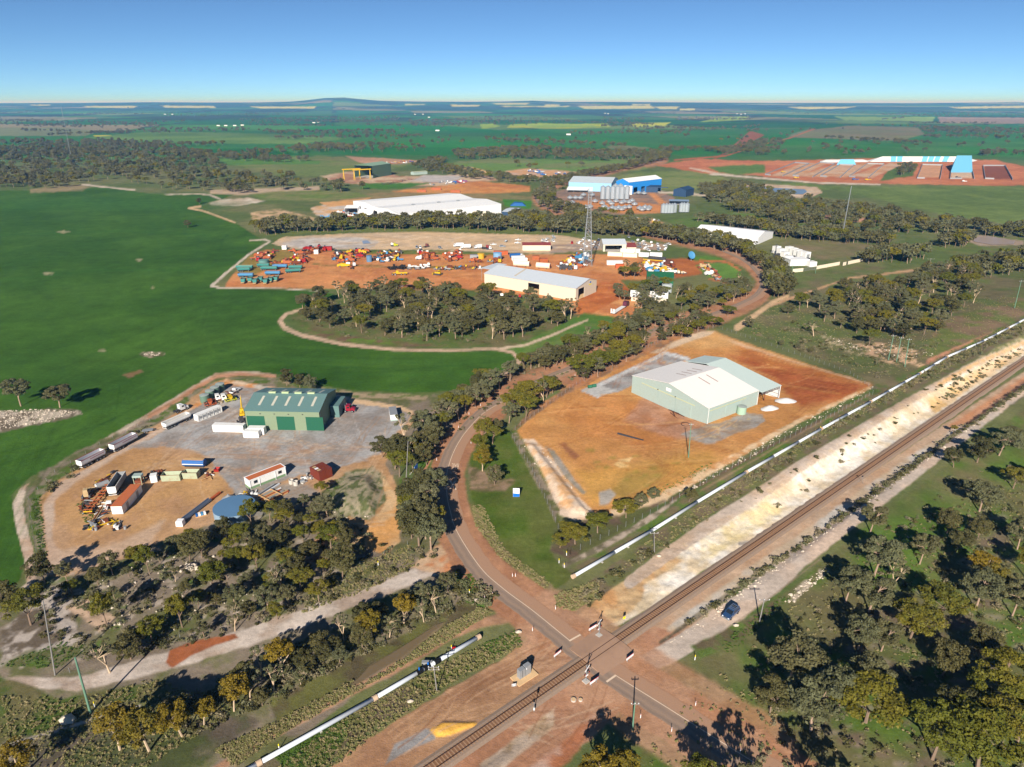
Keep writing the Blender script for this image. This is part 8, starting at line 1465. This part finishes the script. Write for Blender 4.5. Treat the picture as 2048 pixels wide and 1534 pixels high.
shed('shed','low white-roofed shed with folded roof below the far woodland belt',(1388,474),(1515,489),38,5.5,9.0,M['white_roof'],M['white_wall'],gable='side',ridge_at=0.35)
o_,a_,l_=frame((800,448),(1002.5,427));t=thing('factory','very long white factory with a folded white roof','factory',o_,a_);L=l_;D=114.0;EV=9.8
mb=MB();holes_wall(mb,0,L,EV,0,0.3,[]);mb.build('front_wall',M['white_wall'],t);MB().box(0,L,D-0.3,D,0,EV).build('back_wall',M['white_wall'],t)
mb=MB();x=0.3
for ya,yb in ((20,27),(52,59),(78,85)):mb.box(0,0.3,x,ya,0,EV);mb.box(0,0.3,ya,yb,6,EV);x=yb
mb.box(0,0.3,x,D-0.3,0,EV);mb.build('left_wall',M['white_wall'],t)
mb=MB();mb.box(L-0.3,L,0.3,18,0,EV);mb.box(L-0.3,L,18,40,8,EV);mb.box(L-0.3,L,40,D-0.3,0,EV);mb.build('right_wall',M['white_wall'],t)
n=2
for k in range(n):
    y0,y1=D*k/n,D*(k+1)/n;ym=(y0+y1)/2;e=0.0
    for q in ([(-0.5,y0+0.01,EV),(L+0.5,y0+0.01,EV),(L+0.5,ym,EV+2.2),(-0.5,ym,EV+2.2)],[(L+0.5,y1-0.01,EV),(-0.5,y1-0.01,EV),(-0.5,ym+0.01,EV+2.2),(L+0.5,ym+0.01,EV+2.2)]):MB().sheet([(a,b,c+0.2) for a,b,c in q],0.15).build('roof',M['white_roof'],t)
    for x in (0.0,L-0.3):MB().prism([(y0+0.3,EV),(y1-0.3,EV),(ym,EV+2.1)],x,x+0.3,'x').build('gable',M['white_wall'],t)
for x in (0.25,0.5,0.7):MB().box(L*x,L*x+3,30,33,EV+1.4,EV+3.4).build('roof_vent',M['grey_steel'],t)
shed('office','low dark glass-fronted office at the right end of the white factory',(1004,433),(1025,434),30,5,5.8,M['zinc_roof'],M['navy_shed'],cat='office');shed('office_block','pale low office block against the front of the white factory',(945,434),(972,434),8,6,7.5,M['white_roof'],M['cream_wall'],cat='office')
for k,(p1,p2) in enumerate((((690,428),(716,428)),((716,436),(745,436)))):shed('canopy',['open white canopy frame at the left end of the factory','white low shed in front of the left end of the factory'][k],p1,p2,24,6 if k == 0 else 4.5,7.5,M['white_roof'],M['white_wall'],open_front=(k == 0))
MBq=thing('tarpaulin','bright blue tarpaulin heap on the lawn right of the white factory','tarpaulin',W(1036,411));MB().prism([(-9,0),(9,0),(5,3.2),(-4,3.6)],-5,5,'y').build('cover',M['blue_paint'],MBq)
shed('factory','long blue factory with a pale grey roof and a white awning',(1137,381),(1222,384),60,11,16,M['blue_roof'],M['pale_blue_wall'],doors=[(75,86,0.1,8,M['sign_white'])],right_holes=[(12,20,0,9),(36,44,0,9)],cat='factory');shed('factory','taller square blue factory with a white roof and white door',(1231,386),(1257,389),70,15,19,M['white_roof'],M['blue_wall'],doors=[(14,27,0.1,11,M['sign_white'])],right_holes=[(10,18,0,8),(26,34,0,8),(42,50,0,8)],gable='front',cat='factory')
o_,a_,l_=frame((1133,385),(1175,386));t=thing('awning','white awning along the front of the long blue factory','awning',o_,a_);MB().sheet([(0,0,3.4),(l_,0,3.4),(l_,14,6),(0,14,6)],0.2).build('sheet',M['white_roof'],t);[MB().tube((x,0.3,0),(x,0.3,3.3),0.15,n=5).build('post',M['galv'],t) for x in (0.5,l_*0.33,l_*0.66,l_-0.5)]
shed('shed','long navy shed with a dark doorway right of the blue factories',(1277,384),(1321,385),14,7,8.5,M['navy_shed'],M['navy_shed'],holes=[(25,38,0,6)]);shed('shed','square navy shed beside the orange soil',(1346,392),(1371,394),26,8,11,M['navy_shed'],M['navy_shed'],gable='front');shed('shelter','low blue-grey open shelter below the navy shed',(1338,409),(1377,410),14,4,5,mat('shelter_roof',S(128,150,176),0.5),M['grey_steel'],open_front=True)
for k,(x,y) in enumerate([(1205,399),(1215,399),(1225,399),(1234.5,399),(1243.5,399),(1253.5,399)]):silo('tall zinc silo in the row of six before the blue factories',x,y,3.0,15,'six tall silos')
for k,(x,y) in enumerate([(1230,393),(1240,393)]):silo('shorter zinc silo half hidden behind the row of six',x,y,3.4,14,'silos behind the row of six')
for k,(x,y) in enumerate([(1326,427),(1332,427),(1338,427),(1343,427),(1348,426),(1362,425),(1367,425),(1373,425)]):silo('mid-height zinc silo at the right of the bin yard',x,y,2.8,9,'silos at the right of the bin yard')
def grain_bin(x,y,r=3.6):
    t=thing('grain_bin','squat zinc grain bin with a cone roof in the orange bin yard','grain bin',W(x,y),0,'squat grain bins');MB().lathe([(r*0.45,0.3),(r,1.8),(r,3.0)],n=12).build('barrel',M['silo'],t);MB().lathe([(r+0.1,3.01),(0.5,4.6)],n=12).build('cone_roof',M['silo'],t);MB().tube((0,0,4.6),(0,0,5.1),0.45,n=8).build('hatch',M['galv'],t)
for x,y in [(1140,399),(1151,399),(1161,399),(1167,393),(1184,393),(1190,406),(1204,410),(1218,407),(1223,411),(1232,406),(1243,409),(1248,407),(1258,408),(1264,405),(1269,412),(1225,419),(1230,422),(1237,419),(1243,422),(1249,419),(1258,418),(1208,417),(1213,421),(1162,418),(1171,418),(1180,417),(1279,420),(1284,423),(1290,418),(1296,422),(1298,419),(1136,410),(1144,409),(1277,389),(1288,390)]:grain_bin(x,y)
# gantry shed
o_,a_,l_=frame((746,356),(783,350));shed('gantry_shed','grey-green shed open at its dark left end beside a yellow gantry',(746,356),(783,350),34,18,21,M['grey_green_roof'],M['grey_green_wall'],open_left=True)
t=thing('gantry_crane','yellow gantry crane at the open end of the grey-green shed','gantry crane',W(720,357),a_+1.0)
for y in (0,26):[MB().tube((x,y,0),(0,y,14),0.5,n=5).build('leg',M['yellow_paint'],t) for x in (-2.5,2.5)]
MB().box(-0.8,0.8,-2,28,14.01,15.6).build('girder',M['yellow_paint'],t);t2=dup(t,W(741,358),a_+1.0,'second yellow gantry crane touching the shed opening')
for lb,p1,p2 in (('left rust pink container in the orange yard',(834,384),(852,384)),('upper rust pink container in the orange yard',(863,380),(882,380)),('right rust pink container in the orange yard',(901,385),(920,385))):container(lb,p1,p2,M['machine_orange'],h=3.2,w_=3,ribs=False)
junk('long dark heap of steel sections in front of the gantry shed',[(762,367),(820,356),(824,359),(775,370)],60,['dark_rust','dark_steel'],71,'steel heap','steel_heap',12)
shed('workshop_row','pale green low building at the right of the gantry yard',(828,350),(855,348),10,4,5,M['pale_container'],M['pale_green_wall'])
# substation
o_,a_,l_=frame((1586,546),(1680,536));sb=o_
for k,(p1,p2,lb) in enumerate([((1585,545),(1606,543),'short cream wall at the left of the substation gate'),((1633,538.5),(1679,530),'long cream wall of the substation'),((1686,531.5),(1692,530),'stub of cream wall at the substation corner'),((1696,529),(1747,518),'cream wall running on towards the paddock trees')]):
    o_,a_,l_=frame(p1,p2);t=thing('boundary_wall',lb,'wall',o_,a_);n=max(2,int(l_/4));[MB().box(l_*i/n+0.03,l_*(i+1)/n-0.03,0,0.25,0,2.4).build('panel',M['cream_steel'],t) for i in range(n)]
o_,a_,l_=frame((1606,543),(1633,538.5));t=thing('gate','grey mesh gate between the cream substation walls','gate',o_,a_);[MB().box(l_*i/12,l_*i/12+0.08,0,0.08,0.1,2.3).build('bar',M['grey_steel'],t) for i in range(13)];[MB().box(0,l_,0.09,0.16,z,z+0.1).build('rail',M['grey_steel'],t) for z in (0.2,2.1)]
o_,a_,l_=frame((1580,532),(1617,531));t=thing('substation_building','white long control building inside the substation','substation',o_,a_);MB().box(0,l_,0,9,0,4.2).build('wall',M['white_wall'],t);MB().box(-0.3,l_+0.3,-0.3,9.3,4.203,4.5).build('roof',M['white_roof'],t)
container('white small block at the right of the control building',(1619,534),(1633,533),M['white_steel'],5,3.5,ribs=False,name='equipment_block',cat='substation block')
for i,(x,y) in enumerate([(1577,507),(1586,510),(1594,513),(1602,516),(1611,518)]):t=thing('generator_unit','white square generator unit in the back row of the substation','generator',W(x,y),a_+0.3,'white units in the back row');MB().box(-2.6,2.6,-2,2,0.3,5.5).build('housing',M['white_steel'],t);MB().box(-2.8,2.8,-2.2,2.2,0,0.29).build('plinth',M['concrete'],t);MB().box(-1.5,1.5,-2.06,-2.01,1.5,4).build('louvre',M['grey_steel'],t)
for i,(x,y) in enumerate([(1552,506),(1560,511),(1568,518),(1575,526)]):t=thing('generator_unit','white square generator unit in the front row of the substation','generator',W(x,y),a_+0.3,'white units in the front row');MB().box(-2.6,2.6,-2,2,0.3,5.5).build('housing',M['white_steel'],t);MB().box(-2.8,2.8,-2.2,2.2,0,0.29).build('plinth',M['concrete'],t);MB().box(-1.5,1.5,-2.06,-2.01,1.5,4).build('louvre',M['grey_steel'],t)
t=thing('transformer','dark transformer with pipes between the rows of white units','transformer',W(1583,519),a_-0.9);MB().box(-14,14,-1,1,0.4,2.0).build('bus_duct',M['dark_steel'],t);[MB().box(x,x+2,-1.8,1.8,0,3).build('tank',M['dark_steel'],t) for x in (-12,-6,0,6,11)];[MB().tube((-13,y,2.0),(-13,y,10),0.2,n=5).build('stack',M['dark_steel'],t) for y in (-1,0.6)]
# grain receival site
def tarp(lb,pts,h,m):
    P=[W(*p) for p in pts];c=sum(P,Vector())/4;t=thing('grain_stack',lb,'grain stack',c);b=[p-c for p in P];e1=(b[0]+b[3])/2;e2=(b[1]+b[2])/2;r1=e1.lerp(e2,0.12)+Vector((0,0,h));r2=e1.lerp(e2,0.88)+Vector((0,0,h));mb=MB();mb.add(b+[r1,r2],[(0,1,5,4),(2,3,4,5),(1,2,5),(3,0,4)]);mb.build('tarpaulin',m,t);return t,b,r1,r2
t,b,r1,r2=tarp('long covered grain stack with blue and white bands at the back of the receival site',[(1740,323.5),(1945,323.5),(1955,321),(1735,321)],9,M['tarp_white'])
for k in (0.2,0.26,0.5,0.56,0.62,0.7,0.88,0.94):
    a0=b[0].lerp(b[1],k);a1=b[0].lerp(b[1],k+0.05);c0=r1.lerp(r2,max(0,(k-0.12)/0.76));c1_=r1.lerp(r2,min(1,(k-0.07)/0.76));up=Vector((0,-0.3,0.15));MB().add([a0+up,a1+up,c1_+up,c0+up],[(0,1,2,3)]).build('blue_band',M['tarp_blue'],t)
tarp('low white covered grain stack left of the long blue banded one',[(1640,325),(1735,324),(1740,322),(1640,322)],4,M['tarp_white'])
tarp('blue covered grain stack with a pointed ridge at the right of the receival site',[(1901,345),(1945,345),(1940,329),(1905,329)],22,M['tarp_blue']);tarp('small blue covered grain stack in the third bay',[(1673,329.5),(1712,329.5),(1708,327),(1678,327)],9,M['tarp_blue'])
names_=['first','second','third','fourth','fifth','sixth','seventh']
for k,q in enumerate([[(1530,350),(1565,353),(1618,328),(1590,326)],[(1585,352),(1625,355),(1670,328),(1640,326)],[(1640,353),(1680,356),(1708,331),(1680,330)],[(1698,354),(1736,357),(1768,329),(1735,328)],[(1834,357),(1880,358),(1885,331),(1845,330)],[(1900,358),(1948,358),(1944,340),(1902,340)],[(1970,358),(2025,360),(2010,332),(1966,332)]]):
    P=[W(*p) for p in q];t=thing('bunker_wall','low grey retaining wall of the %s grain bay from the left' % names_[k],'retaining wall',P[0])
    for i in range(4):
        a=P[i]-P[0];b_=P[(i+1) % 4]-P[0];d=b_-a;n=max(1,int(d.length/9));
        if i == 0:n=max(1,n//2)
        an=math.atan2(d.y,d.x);l=d.length/max(1,int(d.length/9))
        for j in range(n):o=MB().box(0.1,l-0.1,-0.3,0.3,0,2.2).build('panel',M['grey_steel'],t);o.location=a+d.normalized()*l*j;o.rotation_euler=(0,0,an)
for lb,x,y,m in (('yellow loader in the first grain bay',1566,345,'yellow_paint'),('yellow and blue loader left of the second grain bay',1592,357,'yellow_paint'),('blue stacker below the fourth grain bay',1710,360,'blue_paint'),('yellow stacker right of the blue one',1735,361,'yellow_paint'),('white truck below the blue covered stack',1928,364,'white_steel'),('dark loader inside the sixth bay',1915,356,'dark_steel')):machine(lb,*W(x,y).to_tuple()[:2],0.2,M[m],2.0,None,int(x),'loader','loader','tractor')
# dams
def pond(name,lb,pts,rgb):
    P=[W(*p) for p in pts];me=bpy.data.meshes.new(name);me.from_pydata([(p.x,p.y,p.z+0.25) for p in P],[],[tuple(range(len(P)))]);m=mat(name+'_water',rgb,0.3,var=0.1,spec=0.3);me.materials.append(m);o=bpy.data.objects.new(name,me);COLL.objects.link(o);tag(o,kind='structure')
pond('dam_water','',[(1480,373),(1545,376),(1610,379),(1614,384),(1605,389),(1570,388),(1530,383)],S(120,134,150));pond('pond_water','',[(1940,478),(1975,472),(2030,482),(2028,488),(1985,490),(1950,484)],S(170,152,142));pond('drain_water','',[(702,1372),(742,1334),(800,1298),(876,1250),(888,1246),(872,1260),(800,1318),(744,1350),(716,1368)],S(120,104,80));pond('puddle_water','',[(724,482),(735,481),(742,487),(726,488)],S(150,164,186))
# distant farm houses
for i,(x,y) in enumerate([(437,252),(452,252),(470,252),(485,251),(628,246),(637,245),(830,229),(846,229),(858,235),(1210,227),(1216,228),(1474,228),(1482,229),(1490,228),(330,229),(345,229),(1137,270),(875,262)]):
    c=W(x,y);t=thing('farm_building','tiny white farm building far off across the paddocks','farm building',c,0,'distant farm buildings');MB().box(-8,8,-4,4,0,4).build('wall',M['white_steel'],t);MB().prism([(-4.4,4.01),(4.4,4.01),(0,6)],-8.4,8.4,'x').build('roof',M['grey_steel'],t)

# ================================================================ air
hz=bpy.data.meshes.new('haze');b=bmesh.new();bmesh.ops.create_cube(b,size=1.0);b.to_mesh(hz);b.free();ho=bpy.data.objects.new('haze',hz);COLL.objects.link(ho)
zmax=float(max(GZ.max(),HC))+25;zmin=float(GZ.min())-1.5;ho.scale=(240000,130000,zmax-zmin);ho.location=(0,60000,(zmax+zmin)/2);tag(ho,'thin blue air haze over the far paddocks','haze',kind='stuff')
hm=bpy.data.materials.new('haze');hm.use_nodes=True;hn=hm.node_tree;hn.nodes.remove(hn.nodes['Principled BSDF']);pv=hn.nodes.new('ShaderNodeVolumePrincipled');pv.inputs['Density'].default_value=7.5e-5;pv.inputs['Color'].default_value=(0.13,0.44,1.0,1);pv.inputs['Absorption Color'].default_value=(1,1,1,1);pv.inputs['Anisotropy'].default_value=0.0
hn.links.new(pv.outputs[0],hn.nodes['Material Output'].inputs['Volume']);hz.materials.append(hm)
